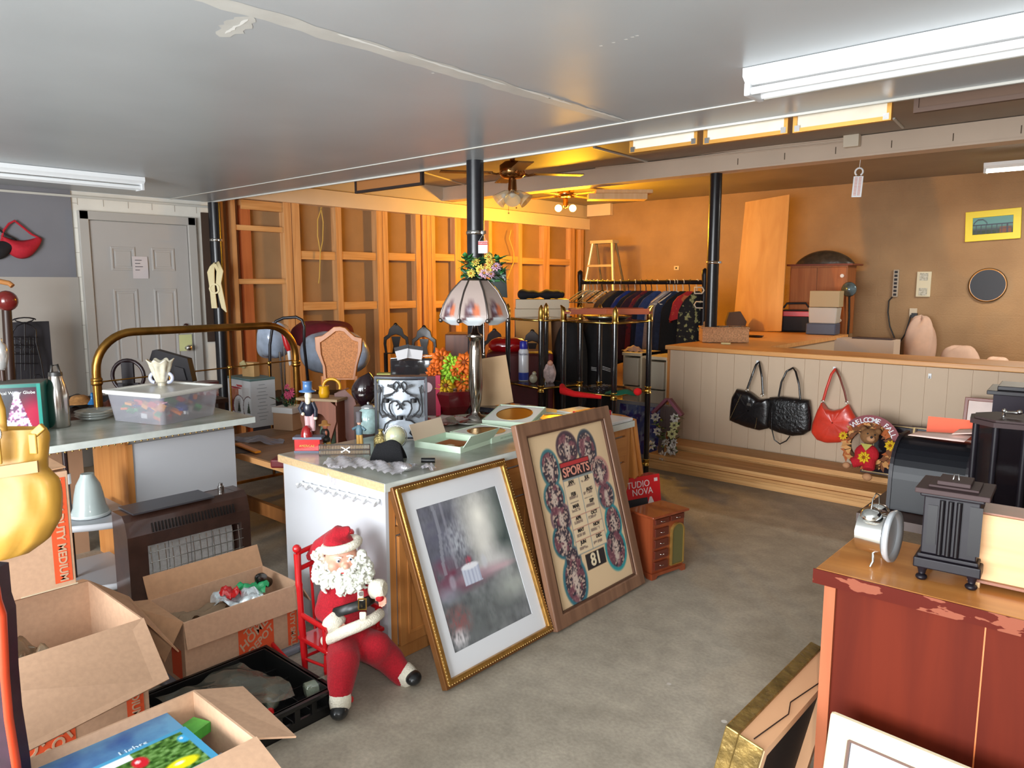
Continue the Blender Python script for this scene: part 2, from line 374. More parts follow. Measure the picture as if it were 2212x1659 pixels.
for (u0, u1, v, h, dep) in ((652,729,552,.085,0),(741,816,553,.085,0),(840,900,555,.085,0),(941,984,556,.085,0),(996,1056,557,.085,0),(1063,1120,560,.085,0),(1128,1175,564,.085,0),(1187,1232,566,.085,0),
    (652,729,661,.085,0),(741,816,660,.085,0),(840,900,658,.085,0),(941,984,657,.085,0),(515,619,494,.05,0),(515,619,608,.05,0),(530,619,445,.09,0)):
    z = PX((u0+u1)/2, v, LX).z
    MB().bb((-.088, yo(u0), z-h/2), (-.01, yo(u1), z+h/2)).obj('blocking', SB, sw)
MB().bb((-.09, yo(530), 0), (-.03, yo(550), 2.3)).obj('stud', wood('red_pine', (170,92,50), (190,110,62), 'z', rough=0.6), sw)
HEAD = mat('header_paint', (232,212,186), rough=0.6, noise=0.03, scale=3)
struct(MB().bb((LX-0.12, EDGE+.02, 2.36), (LX+0.05, BY, 2.52)), 'trim_6', HEAD)
WU = mat('upper_wall_paint', (205,190,168), rough=0.7, noise=0.03, scale=2)
struct(MB().bb((LX-0.14, EDGE+.02, 2.52), (LX-0.01, BY, UC)), 'wall_left', WU)
# back wall, other walls
def block_mat():
    m, N, L, P = _new('brown_block')
    tc = N.new('ShaderNodeTexCoord'); n = N.new('ShaderNodeTexNoise'); n.inputs['Scale'].default_value = 2.0; n.inputs['Detail'].default_value = 8; L.new(tc.outputs['Object'], n.inputs['Vector'])
    n2 = N.new('ShaderNodeTexNoise'); n2.inputs['Scale'].default_value = 60; L.new(tc.outputs['Object'], n2.inputs['Vector'])
    r = N.new('ShaderNodeValToRGB'); e = r.color_ramp.elements; e[0].position = 0.3; e[0].color = rgba((150,118,84)); e[1].position = 0.7; e[1].color = rgba((170,136,98)); L.new(n.outputs[0], r.inputs[0])
    L.new(r.outputs[0], P.inputs['Base Color']); P.inputs['Roughness'].default_value = 0.75
    mp = N.new('ShaderNodeMapping'); mp.inputs['Rotation'].default_value = (R(90), 0, 0); L.new(tc.outputs['Object'], mp.inputs[0])
    bt = N.new('ShaderNodeTexBrick'); bt.inputs['Scale'].default_value = 1.0; bt.inputs['Brick Width'].default_value = 0.4; bt.inputs['Row Height'].default_value = 0.2; bt.inputs['Mortar Size'].default_value = 0.006; bt.inputs['Mortar Smooth'].default_value = 0.3
    L.new(mp.outputs[0], bt.inputs['Vector'])
    sub = N.new('ShaderNodeMath'); sub.operation = 'MULTIPLY_ADD'; sub.inputs[1].default_value = -0.6; L.new(bt.outputs['Fac'], sub.inputs[0]); L.new(n2.outputs[0], sub.inputs[2])
    bp = N.new('ShaderNodeBump'); bp.inputs['Strength'].default_value = 0.35; bp.inputs['Distance'].default_value = 0.01; L.new(sub.outputs[0], bp.inputs['Height']); L.new(bp.outputs[0], P.inputs['Normal'])
    return m
BRN = block_mat()
struct(MB().bb((LX-0.2, BY, 0), (4.6, BY+0.15, UC)), 'wall_back', BRN)
struct(MB().bb((4.6, -3.2, 0), (4.75, BY+0.1, UC)), 'wall_right', WL)
struct(MB().bb((LX-.15, -3.35, 0), (-3.6, -3.2, NC)).bb((1.4, -3.35, 0), (4.6, -3.2, NC)), 'wall_front', WL)
# cross beam and things on it
p0 = 6.42
bm = thing('ceiling_beam', 'long white painted cross beam under the upper ceiling carried by black pole', 'beam', (0, p0, 2.55))
BW = mat('beam_paint', (206,186,166), rough=0.6, noise=0.04, scale=2)
MB().bb((LX-.06, 0, 0.018), (4.58, 0.14, 0.165)).obj('timber', BW, bm)
MB().bb((LX-.06, -.02, 0), (4.58, 0.16, 0.018)).obj('flange', BW, bm)
b = MB()
for i in range(9): b.bb((-3.0+i*.42, -.004, .045), (-2.994+i*.42, .001, .10))
b.obj('crack', mat('dark_gap', (96,80,64), rough=0.9), bm)
t = thing('conduit_box', 'square cream junction box with thin conduit on face of white beam', 'junction box', (PY(1842,302,6.40).x, 6.40, PY(1842,302,6.40).z))
MB().box((0,-.02,0), (.12,.06,.12)).obj('box_cover', mat('cream_plastic', (222,210,190), rough=0.5), t, bevel=.006)
MB().tube([(-.06,0,.02), (-2.6,0,.055)], .007).tube([(-.06,0,-.01), (-2.5,0,.03)], .005).obj('conduit', BW, t)
# ceiling strips on the upper ceiling and brown patch, all at UC
b = MB()
for (u0, v0, u1, v1) in ((1283,318,1398,349),(915,372,1010,400),(1930,255,1950,275)):
    a_ = PZ(u0, v0, UC-.002); c_ = PZ(u1, v1, UC-.002); b.tube([a_, c_], .012, 6)
struct(b, 'trim_7', TRIMW)
a_ = PZ(930, 390, UC-.004); c_ = PZ(1178, 372, UC-.004)
t = one(MB().bb((-.5,-.25,-.008), (.5,.25,0)), 'plywood_patch', wood('brown_ply', (150,100,52), (172,120,66), 'x', rough=.6), 'brown plywood patch screwed to the upper ceiling beside the black pole', 'panel', (-4.35, 4.9, UC-.002))
# near ceiling light fixtures
def tube_fixture(x0, x1, y, name, label, lit, z=NC, wd=.11, alongY=False, group=None, ntube=2):
    L_ = x1-x0; t = thing(name, label, 'ceiling light', ((x0+x1)/2 if not alongY else y, y if not alongY else (x0+x1)/2, z), 90 if alongY else 0, group=group)
    pr = [(-wd/2,-.002),(wd/2,-.002),(wd/2,-.03),(wd*.3,-.055),(-wd*.3,-.055),(-wd/2,-.03)]
    MB().prism(pr, -L_/2, L_/2, 'yz').obj('housing', mat('fixture_white', (235,238,240), rough=.3), t)
    for k in range(ntube):
        y_ = (k-(ntube-1)/2)*wd*.55
        MB().cyl((-L_/2+.02, y_, -.075), (L_/2-.02, y_, -.075), .013, n=12).obj('tube', mat('tube_lit', (255,246,225), emit=9) if lit else mat('tube_off', (235,238,240), rough=.2), t)
    b = MB()
    for s_ in (-1, 1): b.box((s_*(L_/2-.01), 0, -.07), (.022, wd*.8, .045))
    b.obj('tube_socket', mat('socket_white', (210,212,214), rough=.4), t, bevel=.004)
    return t
a_ = PZ(1605, 190, 2.24)
tube_fixture(-1.20, 1.24, 2.66, 'fluorescent_fixture', 'large unlit white fluorescent strip light on near grey ceiling at right', 0, wd=.16)
tube_fixture(0.0, 2.33, -5.62, 'fluorescent_fixture', 'slim unlit white fluorescent strip light near the left wall above the caps', 0, alongY=True, wd=.14)
a_ = PZ(2130, 372, 2.55)
tube_fixture(-1.38, 0.2, 8.05, 'fluorescent_fixture', 'glowing white tube light under the far ceiling at right', 1, z=2.63, ntube=1)
# black vent poles
def pole(x, y, z1, z0, r, zr, label):
    t = thing('black_pole', label, 'pole', (x, y, z0)); 
    MB().cyl((0,0,0), (0,0,z1-z0), r, n=28).obj('pipe', mat('pole_black', (26,26,30), rough=.28, noise=.2, scale=20), t)
    MB().lathe([(r+.001,-.012),(r+.005,-.008),(r+.005,.008),(r+.001,.012)], (0,0,zr-z0), 28).box((r+.014,0,zr-z0), (.03,.018,.02)).obj('clamp_band', CHROME, t)
    return t
pole(-3.30, 3.385, 2.30, 0, .054, PD(1035, 503, 4.72).z, 'round black pole reaching the ceiling edge behind the painted-glass lamp')
pp = PY(1547, 376, 6.5); pole(pp.x, 6.5, 2.555, 0, .056, PY(1538, 567, 6.5).z, 'round black pole under the white beam behind the wicker basket')
pp = PY(452, 441, 3.38); pole(-6.72, 3.43, 2.29, 0, .055, PY(452, 520, 3.43).z, 'round black pole beside the white door with cord hung on it')
one(MB().bb((0,0,0),(.012,.12,1.2)), 'plywood_scrap', mat('dark_backing', (70,52,40), rough=.8), 'dark brown board filling the gap between white door and stud framing', 'board', (LX, 3.335, 1.0))
# cord bundle hung by pole 1
t = thing('cord_bundle', 'coiled cream extension cord hanging on the black pole beside the door', 'cord', (PD(465,600,6.9).x, PD(465,600,6.9).y, PD(465,600,6.9).z), YAWD)
b = MB()
for k in range(7):
    o_ = k*.006-.02; b.tube([(o_-.02, o_*.3, -.28), (-.03+o_, 0, -.1), (-.035+o_*1.5, 0, .05), (-.02+o_, .0, .12+o_), (.02+o_, 0, .13+o_), (.05+o_*1.4, 0, .06), (.03+o_, 0, -.05), (.05+o_, .01, -.2), (.07+o_, 0, -.3-o_)], .007, 6)
b.obj('coil', mat('cream_cord', (222,206,160), rough=.5), t)
MB().ring(arc(0,0,.05,0,330,11), arc(0,0,.035,0,330,11), -.012, .012).obj('tie', mat('cream_cord', (222,206,160)), t).location = (-.01, 0, -.1)
# yellow hanging wires on the studs
t = thing('hanging_wire', 'thin yellow electrical cable looped down between the studs', 'wire', (LX+.02, PX(695,500,LX).y, 1.6))
y_ = t.location.y
b = MB().tube([tuple(PX(u, v, LX+.02)-t.location) for u, v in ((695,448),(686,475),(686,510),(692,545),(690,600),(688,612))], .006, 6).tube([tuple(PX(u, v, LX+.02)-t.location) for u, v in ((693,448),(698,480),(697,520),(692,545))], .006, 6)
b.obj('cable', mat('yellow_cable', (206,170,80), rough=.5), t)
t = thing('hanging_wire', 'orange-lit cable zigzagging down the studs right of the painted-glass lamp', 'wire', tuple(PX(1110,560,LX+.02)))
MB().tube([tuple(PX(u, v, LX+.02)-t.location) for u, v in ((1104,497),(1100,515),(1110,545),(1110,565),(1100,590),(1090,620))], .006, 6).obj('cable', mat('yellow_cable', (206,170,80)), t)
# ================================================================ helpers for small things seen on known depths
def scr(loc):
    # local frame turned with the photographer's heading: X right, Y away, Z up
    X0 = _cy*loc[0]+_sy*loc[1]; D0 = fwd(loc)
    def L(u, v, dy=0.0):
        p = PD(u, v, D0+dy); return Vector((_cy*p.x+_sy*p.y-X0, dy, p.z-loc[2]))
    return L
def soft(b, name, m, parent, vox=0.008, sm=6):
    o = b.obj(name, m, parent)
    r = o.modifiers.new('remesh', 'REMESH'); r.mode = 'VOXEL'; r.voxel_size = vox; r.use_smooth_shade = True
    if sm: s_ = o.modifiers.new('smooth', 'SMOOTH'); s_.iterations = sm; s_.factor = 0.5
    return o
def cols(pts): return [Vector(p) for p in pts]
# ================================================================ near oak cabinet with marble-look top, right of the table row
C2X1, C2X0, C2Y0, C2Y1, TZ = -2.245, -3.02, 1.785, 3.60, .77
t = thing('base_cabinet', 'oak base cabinet with white melamine side behind the two leaning framed prints', 'cabinet', ((C2X0+C2X1)/2, (C2Y0+C2Y1)/2, 0))
hx, hy = (C2X1-C2X0)/2-.02, (C2Y1-C2Y0)/2-.015
MB().bb((-hx-.001, -hy, 0), (hx+.001, -hy+.016, .735)).obj("side_panel", WHITEM, t)
MB().bb((-hx, -hy+.016, 0), (hx-.02, hy, .735)).obj('carcass', mat('white_carcass', (196,196,196), rough=.6), t)
b = MB()
for i_, (y0, y1, z0, z1) in enumerate(((-hy+.016, -hy+.05, 0, .735), (hy-.05, hy, 0, .735), (-.025, .025, 0.001, .734), (-hy+.02, hy-.001, .69, .734), (-hy+.02, hy-.001, 0.001, .06), (-hy+.02, hy-.001, .54, .575))): b.bb((hx-.02, y0, z0), (hx-.0003*i_, y1, z1))
b.obj('face_frame', OAK, t, bevel=.002)
for k in range(4):
    ya = -hy+.055+k*(2*hy-.1)/4; yb = ya+(2*hy-.13)/4
    d_ = MB().bb((hx-.004, ya, .065), (hx+.014, yb, .535)).ring([(ya+.04,.105),(yb-.04,.105),(yb-.04,.495),(ya+.04,.495)],[(ya+.055,.12),(yb-.055,.12),(yb-.055,.48),(ya+.055,.48)], hx+.012, hx+.018, 'yz').obj('door', OAK, t, bevel=.002)
    MB().bb((hx-.004, ya, .58), (hx+.014, yb, .685)).obj('drawer_front', OAKH, t, bevel=.002)
t = thing('countertop', 'marble-look laminate top on the oak cabinet, covered in plate boxes and figurines', 'countertop', ((C2X0+C2X1)/2, (C2Y0+C2Y1)/2, TZ-.035))
hx, hy = (C2X1-C2X0)/2, (C2Y1-C2Y0)/2
MB().bb((-hx+.002, -hy+.002, .004), (hx-.002, hy, .035)).obj('laminate_top', MARBLE, t)
MB().bb((hx-.004, -hy, 0), (hx+.001, hy, .034)).obj('laminate_edge', MARBLE_EDGE, t)
MB().bb((-hx, -hy-.001, 0), (hx-.004, -hy+.004, .033)).obj('raw_edge', mat('particle_board', (200,170,128), rough=.8, noise=.1, scale=90), t)
# white hook rail on the side panel
t = thing('hook_rail', 'white plastic rail of small hooks on the white cabinet side behind the bearded doll', 'hook rail', ((C2X0+C2X1)/2+.0, C2Y0+.012, 0))
a_ = PY(650,1045,C2Y0)-t.location; c_ = PY(815,1085,C2Y0)-t.location
MB().tube([(a_.x,-.006,a_.z),(c_.x,-.006,c_.z)], .008, 6).obj('rail', WHITEP, t)
for i in range(9):
    k = i/8; x = a_.x+(c_.x-a_.x)*k; z = a_.z+(c_.z-a_.z)*k
    MB().tube([(x,-.006,z+.008),(x,-.016,z-.004),(x+.004,-.03,z-.008),(x+.008,-.036,z+.006)], .0075, 6).obj('hook', WHITEP, t)
# ---------------------------------------------------------------- garden print
def lean_frame(name, label, cat, bl, width, height, tilt, rz=90):
    return thing(name, label, cat, bl, rz, -tilt)
GOLD = mat('gold_frame', (178,132,66), rough=.3, metal=.75, noise=.2, scale=30)
GOLD2 = mat('gold_bead', (214,176,110), rough=.3, metal=.8)
def frame_bars(b, W_, H_, prof_w, d0, d1, z0=0):
    return b.ring([(-W_/2,z0),(W_/2,z0),(W_/2,z0+H_),(-W_/2,z0+H_)], [(-W_/2+prof_w,z0+prof_w),(W_/2-prof_w,z0+prof_w),(W_/2-prof_w,z0+H_-prof_w),(-W_/2+prof_w,z0+H_-prof_w)], d0, d1)
W_, H_ = .66, .80
t = thing('framed_print', 'large gold-framed misty garden print with white mat, leaning on the oak cabinet', 'framed picture', (-1.948, 2.14, .006), 90, -22)
b = MB(); frame_bars(b, W_, H_, .012, -.018, .012); b.obj('outer_moulding', mat('bronze_wood', (120,78,40), rough=.35, metal=.4), t, bevel=.003)
b = MB(); b.ring([(-W_/2+.010,.010),(W_/2-.010,.010),(W_/2-.010,H_-.010),(-W_/2+.010,H_-.010)], [(-W_/2+.032,.032),(W_/2-.032,.032),(W_/2-.032,H_-.032),(-W_/2+.032,H_-.032)], -.026, .01); b.obj('moulding', GOLD, t, bevel=.006)
b = MB()
for i in range(60):
    z = .014+(H_-.028)*i/59
    for s_ in (-1, 1): b.ball((s_*(W_/2-.013), -.024, z), .0035, 6, k=4)
for i in range(48):
    x = -W_/2+.014+(W_-.028)*i/47
    for z in (.013, H_-.013): b.ball((x, -.024, z), .0035, 6, k=4)
b.obj('beading', GOLD2, t)
b = MB(); b.ring([(-W_/2+.03,.03),(W_/2-.03,.03),(W_/2-.03,H_-.03),(-W_/2+.03,H_-.03)], [(-W_/2+.095,.11),(W_/2-.095,.11),(W_/2-.095,H_-.11),(-W_/2+.095,H_-.11)], -.006, .004); b.obj('picture_mat', mat('mat_board', (222,224,228), rough=.5), t)
def garden(u, v):
    c = np.zeros((len(u), 3))+np.array((128,130,134.)); n1 = vnoise(u*1.3, v, 7); n2 = vnoise(u, v, 22); n3 = vnoise(u*2.2, v, 40)
    c += (n1-.5)[:, None]*50+(n2-.5)[:, None]*44+(n3-.5)[:, None]*30
    c = mixc(c, blob(u, v, .18, .75, .3, .32, .5)*(.5+.5*n2), (98,98,114)); c = mixc(c, blob(u, v, .95, .72, .18, .3, .4)*.8, (66,80,78))
    c = mixc(c, blob(u, v, .35, .7, .13, .12, .6)*n3*1.2, (178,182,190)); c = mixc(c, blob(u, v, .12, .52, .2, .08, .5)*n2, (120,66,84))
    c = mixc(c, (np.abs(u-.16-.03*np.sin(v*9)) < .018)*(v > .5)*.7, (150,152,162)); c = mixc(c, (np.abs(u-.27) < .012)*(v > .52)*.5, (160,160,170))
    c = mixc(c, blob(u, v, .68, .82, .17, .18, .9), (250,248,238)); c = mixc(c, blob(u, v, .64, .62, .12, .12, .9)*.8, (236,234,226)); c = mixc(c, blob(u, v, .78, .47, .2, .08, .8)*.8, (226,224,222))
    c = mixc(c, blob(u, v, .3, .4, .34, .05, .5)*(.4+.6*n2), (128,76,96)); c = mixc(c, blob(u, v, .55, .43, .28, .04, .5)*.6, (196,166,176)); c = mixc(c, blob(u, v, .1, .36, .12, .05, .6)*.6, (176,178,196))
    c = mixc(c, blob(u, v, .45, .16, .55, .2, .5)*(.4+.45*n3), (92,98,98)); c = mixc(c, blob(u, v, .88, .26, .2, .09, .7)*.6, (200,206,196))
    c = mixc(c, blob(u, v, .13, .18, .12, .09, .6)*n3, (150,90,90)); c = mixc(c, blob(u, v, .1, .07, .08, .05, .6)*n3*1.5, (214,210,214)); c = mixc(c, blob(u, v, .8, .42, .15, .02, .6)*(.7), (210,176,184))
    # white round table with cloth
    tb = ((np.abs(u-.42) < .105+.02*(.5-v)) & (v > .38) & (v < .505)).astype(float); c = mixc(c, tb, (198,204,220)); c = mixc(c, tb*(np.sin((u-.42)*150) > .5)*.5, (150,156,184))
    c = mixc(c, blob(u, v, .42, .505, .105, .022, .15), (232,234,240)); c = mixc(c, blob(u, v, .42, .55, .035, .025, .5)*n3*1.6, (170,84,100)); c = mixc(c, blob(u, v, .6, .5, .035, .05, .3)*.6, (206,208,216)); c = mixc(c, blob(u, v, .18, .44, .035, .05, .3)*.5, (196,190,206))
    return c
painted('picture', t, W_-.19, H_-.22, 110, 130, garden, GLOSSPRINT, (0, -.004, .11))
# ---------------------------------------------------------------- sports calendar print
W_, H_ = .74, .94
t = thing('framed_calendar', 'wide brown wood framed sports calendar print reading 81, leaning beside the garden print', 'framed picture', (-1.93, 2.835, .006), 90, -15.5)
BRF = wood('brown_frame', (112,78,58), (140,102,78), 'z', rough=.5)
b = MB(); frame_bars(b, W_, H_, .062, -.022, .012); b.obj('frame', BRF, t, bevel=.006)
b = MB(); b.ring([(-W_/2+.05,.05),(W_/2-.05,.05),(W_/2-.05,H_-.05),(-W_/2+.05,H_-.05)], [(-W_/2+.07,.07),(W_/2-.07,.07),(W_/2-.07,H_-.07),(-W_/2+.07,H_-.07)], -.016, .0); b.obj('inner_lip', mat('brown_lip', (84,54,38), rough=.5), t)
BL = [(.47,.88,.12,.09,(80,60,72)),(.22,.79,.10,.10,(64,120,128)),(.72,.84,.11,.11,(58,70,84)),(.2,.62,.11,.09,(70,126,134)),(.23,.5,.11,.08,(120,92,104)),(.83,.68,.11,.09,(196,140,130)),(.85,.53,.10,.08,(86,116,124)),
      (.2,.37,.11,.09,(50,110,122)),(.87,.36,.10,.10,(40,140,150)),(.27,.24,.09,.08,(86,108,116)),(.25,.13,.13,.13,(56,116,130)),(.83,.2,.13,.12,(46,150,156))]
def cal(u, v):
    n2 = vnoise(u, v*1.2, 26); n3 = vnoise(u*1.4+3, v*1.7, 60)
    c = np.zeros((len(u), 3))+np.array((228,198,158.))+(vnoise(u, v, 5)-.5)[:, None]*8
    for (x, y, rx, ry, k) in BL: c = mixc(c, blob(u, v, x, y, rx*1.13, ry*1.13, .05), k)
    for (x, y, rx, ry, k) in BL:
        m_ = blob(u, v, x, y, rx*.93, ry*.93, .04); c = mixc(c, m_, (62,52,64)); c = mixc(c, m_*(n3 > .62), (196,168,152)); c = mixc(c, m_*(n2 > .6)*.8, (128,74,86)); c = mixc(c, m_*blob(u, v, x, y-.01, rx*.28, ry*.6, .3)*(n3 > .3), (206,186,172))
    g = rectm(u, v, .335, .735, .255, .70); c = mixc(c, g, (140,150,150)); c = mixc(c, rectm(u, v, .345, .725, .263, .692), (232,208,172))
    c = mixc(c, rectm(u, v, .531, .539, .263, .692), (130,150,156))
    for i in range(1, 6): c = mixc(c, rectm(u, v, .345, .725, .263+i*.0715-.0015, .263+i*.0715+.0015), (196,140,120))
    for i in range(6):
        for x0 in (.37, .56): c = mixc(c, rectm(u, v, x0, x0+.11, .272+i*.0715, .31+i*.0715)*(np.sin(v*900) > 0)*(n3 > .25), (150,128,112))
    c = mixc(c, rectm(u, v, .335, .72, .705, .80), (44,34,42)); c = mixc(c, rectm(u, v, .345, .71, .775, .795), (190,52,56)); c = mixc(c, rectm(u, v, .42, .67, .15, .245), (40,34,38))
    return c
painted('calendar_sheet', t, W_-.124, H_-.124, 130, 170, cal, PRINT, (0, -.003, .062))
cw, ch = W_-.124, H_-.124
LT = mat('cream_ink', (232,214,180), rough=.6); DK = mat('black_ink', (30,26,30), rough=.6)
def cp(u, v): return ((u-.5)*cw, -.0045, .062+v*ch)
text('SPORTS', .062, mat('pink_ink', (226,150,130)), t, cp(.528, .738), bold=.001)
text('81', .085, LT, t, cp(.545, .197), bold=.002)
for i, mth in enumerate(('JUN','MAY','APR','MAR','FEB','JAN')): text(mth, .024, DK, t, cp(.43, .32+i*.0715), bold=.0006)
for i, mth in enumerate(('DEC','NOV','OCT','SEP','AUG','JUL')): text(mth, .024, DK, t, cp(.64, .32+i*.0715), bold=.0006)
# ================================================================ cardboard boxes
def panel(a, b_, c_, d_, th, name, parent, m=CARD):
    # quad a b c d given in the thing's frame, thickened
    a, b_, c_, d_ = map(Vector, (a, b_, c_, d_)); n = (b_-a).cross(d_-a).normalized()*th
    vs = [a, b_, c_, d_, a-n, b_-n, c_-n, d_-n]
    return MB().add(vs, [(0,1,2,3),(7,6,5,4),(0,4,5,1),(1,5,6,2),(2,6,7,3),(3,7,4,0)]).obj(name, m, parent)
def open_body(t, sx, sy, h, th=.006):
    b = MB().bb((-sx/2,-sy/2,0),(sx/2,sy/2,th))
    b.bb((-sx/2,-sy/2,th),(-sx/2+th,sy/2,h)).bb((sx/2-th,-sy/2,th),(sx/2,sy/2,h)).bb((-sx/2+th,-sy/2,th),(sx/2-th,-sy/2+th,h)).bb((-sx/2+th,sy/2-th,th),(sx/2-th,sy/2,h))
    return b.obj('carton', CARD, t)
def hd_logo(t, x, y, z, s, rz=90):
    # orange square with stencilled diagonal store name, on a face looking towards +X
    g = bpy.data.objects.new('store_logo', None)
    b = MB().add([(x, y-s/2, z-s/2), (x, y+s/2, z-s/2), (x, y+s/2, z+s/2), (x, y-s/2, z+s/2)], [(0,1,2,3)]); o = b.obj('store_logo', ORANGE, t)
    for w_, sz, dx, dz in (('THE', .26, -.14, .27), ('HOME', .33, -.08, .07), ('DEPOT', .27, .12, -.15)):
        q = text(w_, sz*s, CARD, o, (x+.001, y+dx*s, z+dz*s), (90, 0, 90), bold=.001*s/.15, shear=.2); q.rotation_euler = Euler((R(90), 0, R(90))); q.rotation_euler = (Matrix.Rotation(R(38), 3, 'X') @ q.rotation_euler.to_matrix()).to_euler()
        if w_ == 'DEPOT': q.data.align_x = 'CENTER'
    return o
def strip(t, x, y, z0, z1, w_, s, size, nm='print_stripe', face=90):
    o = MB().add([(x, y-w_/2, z0), (x, y+w_/2, z0), (x, y+w_/2, z1), (x, y-w_/2, z1)], [(0,1,2,3)]).obj(nm, ORANGE, t)
    q = text(s, size, CARD, o, (x+.001, y, (z0+z1)/2)); q.rotation_euler = (Matrix.Rotation(R(-90), 3, 'X') @ Euler((R(90), 0, R(90))).to_matrix()).to_euler(); q.data.offset = .0008
    return o
# closed box far left, topmost, and the plain one under it
t = thing('cardboard_box', 'upright closed cardboard box with an orange HEAVY DUTY MEDIUM stripe, behind the yellow handbag', 'box', (-3.0, .55, .50))
MB().bb((-.22,-.32,0),(.2,.30,.41)).obj('carton', CARD, t, bevel=.003)
strip(t, .2015, .262, .02, .39, .055, 'HEAVY DUTY MEDIUM', .036)
hd_logo(t, .2015, -.05, .10, .2)
panel((-.22,.0,.411),(.2,.0,.411),(.2,.295,.425),(-.22,.295,.44), .004, 'flap', t, CARDIN)
MB().bb((.12,.13,.002),(.202,.303,.006)).obj('tape', mat('clear_tape', (206,190,160), rough=.15), t)
t = thing('cardboard_box', 'plain cardboard box almost hidden under the upright HEAVY DUTY box', 'box', (-3.12, .62, 0))
MB().bb((-.29,-.36,0),(-.135,.25,.495)).obj('carton', CARD, t, bevel=.003)
# big open box front left
t = thing('cardboard_box', 'open cardboard box with one wide flap folded down toward the camera, front left', 'box', (-2.745, .62, 0))
o = open_body(t, .49, .66, .43)
hz = .43; x1 = .245
q = lambda u, v, x: PX(u, v, x)-t.location
panel((x1,-.33,hz),(x1,.33,hz), q(365,1468,-2.26), q(30,1640,-2.26), .005, 'flap', t)
panel((-.245,.33,hz),(x1,.33,hz),(x1-.02,.45,hz-.17),(-.22,.46,hz-.1), .005, 'flap', t, CARDIN)
panel((-.245,-.33,hz),(-.245,.33,hz),(-.25,.31,hz+.01),(-.25,-.33,hz+.01), .005, 'flap', t, CARDIN)
hd_logo(t, x1+.0015, -.0, .12, .2); strip(t, x1+.0015, .285, .02, .3, .055, 'MEDIUM', .036)
pb = thing('plastic_bag', 'crumpled clear brown-tinted plastic bag stuffed inside the open front-left box', 'bag', (-2.72, .55, .30))
bb_ = MB(); random.seed(3)
bb_.grid(lambda u, v: ((u-.5)*.3+.02*math.sin(19*v), (v-.5)*.34+.015*math.sin(23*u), .05+.03*math.sin(11*u+7*v)+.025*math.sin(29*u-17*v)+.018*math.cos(41*v*u+3)-.2*((u-.5)**2+(v-.5)**2)), 34, 34)
bb_.obj('film', mat('clear_brown_film', (140,118,92), rough=.15, alpha=.6, coat=.8), pb)
# box with the store logo, mid left, on a grey tub lid
t = thing('tub_lid', 'grey plastic tub lid lying under the store-logo cardboard box', 'lid', (-2.82, 1.40, 0))
MB().bb((-.2,-.29,0),(.19,.29,.028)).obj('tray', mat('grey_plastic', (128,132,142), rough=.35), t, bevel=.008)  # the tub's lid, lying flat
t = thing('cardboard_box', 'open cardboard box showing an orange store logo, standing before the brown heater', 'box', (-2.81, 1.40, .03))
open_body(t, .30, .50, .26); hz = .26; q = lambda u, v, x: PX(u, v, x)-t.location
hd_logo(t, .1515, .04, .10, .155); strip(t, .1515, .205, .005, .16, .045, 'DUTY SMALL', .03)
panel((.15,-.25,hz),(.15,.25,hz),(.168,.25,hz-.10),(.168,-.25,hz-.10), .005, 'flap', t)
panel((-.15,-.25,hz),(.15,-.25,hz),(.16,-.33,hz-.12),(-.16,-.36,hz+.02), .005, 'flap', t, CARDIN)
panel((-.15,.25,hz),(.15,.25,hz),(.15,.30,hz-.09),(-.15,.30,hz-.05), .005, 'flap', t)
panel((-.15,-.25,hz),(-.15,.25,hz),(-.19,.25,hz+.09),(-.19,-.25,hz+.09), .005, 'flap', t, CARDIN)
MB().add([(.035,-.2505,.02),(.12,-.2505,.02),(.12,-.2505,.14),(.035,-.2505,.14)], [(0,1,2,3)]).obj('print_patch', ORANGE, t)
# things in that box
RED = mat('red_gloss', (190,24,28), rough=.3); GREEN = mat('green_print', (30,150,90), rough=.4); FOIL = mat('foil_film', (214,224,228), rough=.15, metal=.5, noise=.3, scale=40)
def crumple(nm, m, lab, cat, loc, sx, sy, sz, sd, rz=0, n=20, solid=0, **k):
    rg = random.Random(sd); ph = [rg.uniform(0, 6) for _ in range(8)]
    b = MB().grid(lambda u, v: ((u-.5)*sx*(1-.15*math.sin(5*v+ph[0])), (v-.5)*sy*(1-.12*math.sin(6*u+ph[1])), sz*(.5+.22*math.sin(9*u+ph[2]+4*v)+.16*math.sin(15*v+ph[3]-6*u)+.12*math.sin(27*u+ph[4])*math.sin(23*v+ph[5])-1.1*((u-.5)**2+(v-.5)**2))), n, n)
    return one(b, nm, m, lab, cat, loc, rz, **k)
P3 = Vector((-2.81, 1.40, .03))
crumple('gift_wrap', FOIL, 'crumpled silvery printed wrapper lying in the store-logo box', 'wrapper', P3+Vector((0,.06,.20)), .2, .16, .07, 11, 40)
crumple('gift_bag', RED, 'small red paper bag lying in the store-logo box', 'bag', P3+Vector((-.03,.03,.225)), .09, .07, .05, 12, 20)
crumple('gift_bag', GREEN, 'small green paper bag beside the red one in the store-logo box', 'bag', P3+Vector((-.01,.12,.225)), .12, .08, .05, 13, 60)
crumple('wrapping_scrap', mat('brown_paper', (130,108,84), rough=.7), 'twisted brown and green scrap at the left of the store-logo box', 'paper', P3+Vector((-.01,-.13,.19)), .24, .1, .05, 14, 75)
t = thing('pepper_mill', 'dark metal shaker lying in the right end of the store-logo box', 'shaker', P3+Vector((-.03,.19,.24)), 30, 55)
MB().lathe([(.0,0),(.022,.0),(.022,.05),(.026,.055),(.026,.07),(.018,.09),(.0,.1)], (0,0,-.03)).obj('canister', mat('dark_steel', (90,86,82), rough=.25, metal=1), t)
MB().ball((0,0,.075), .008).obj('knob', BLACKP, t)
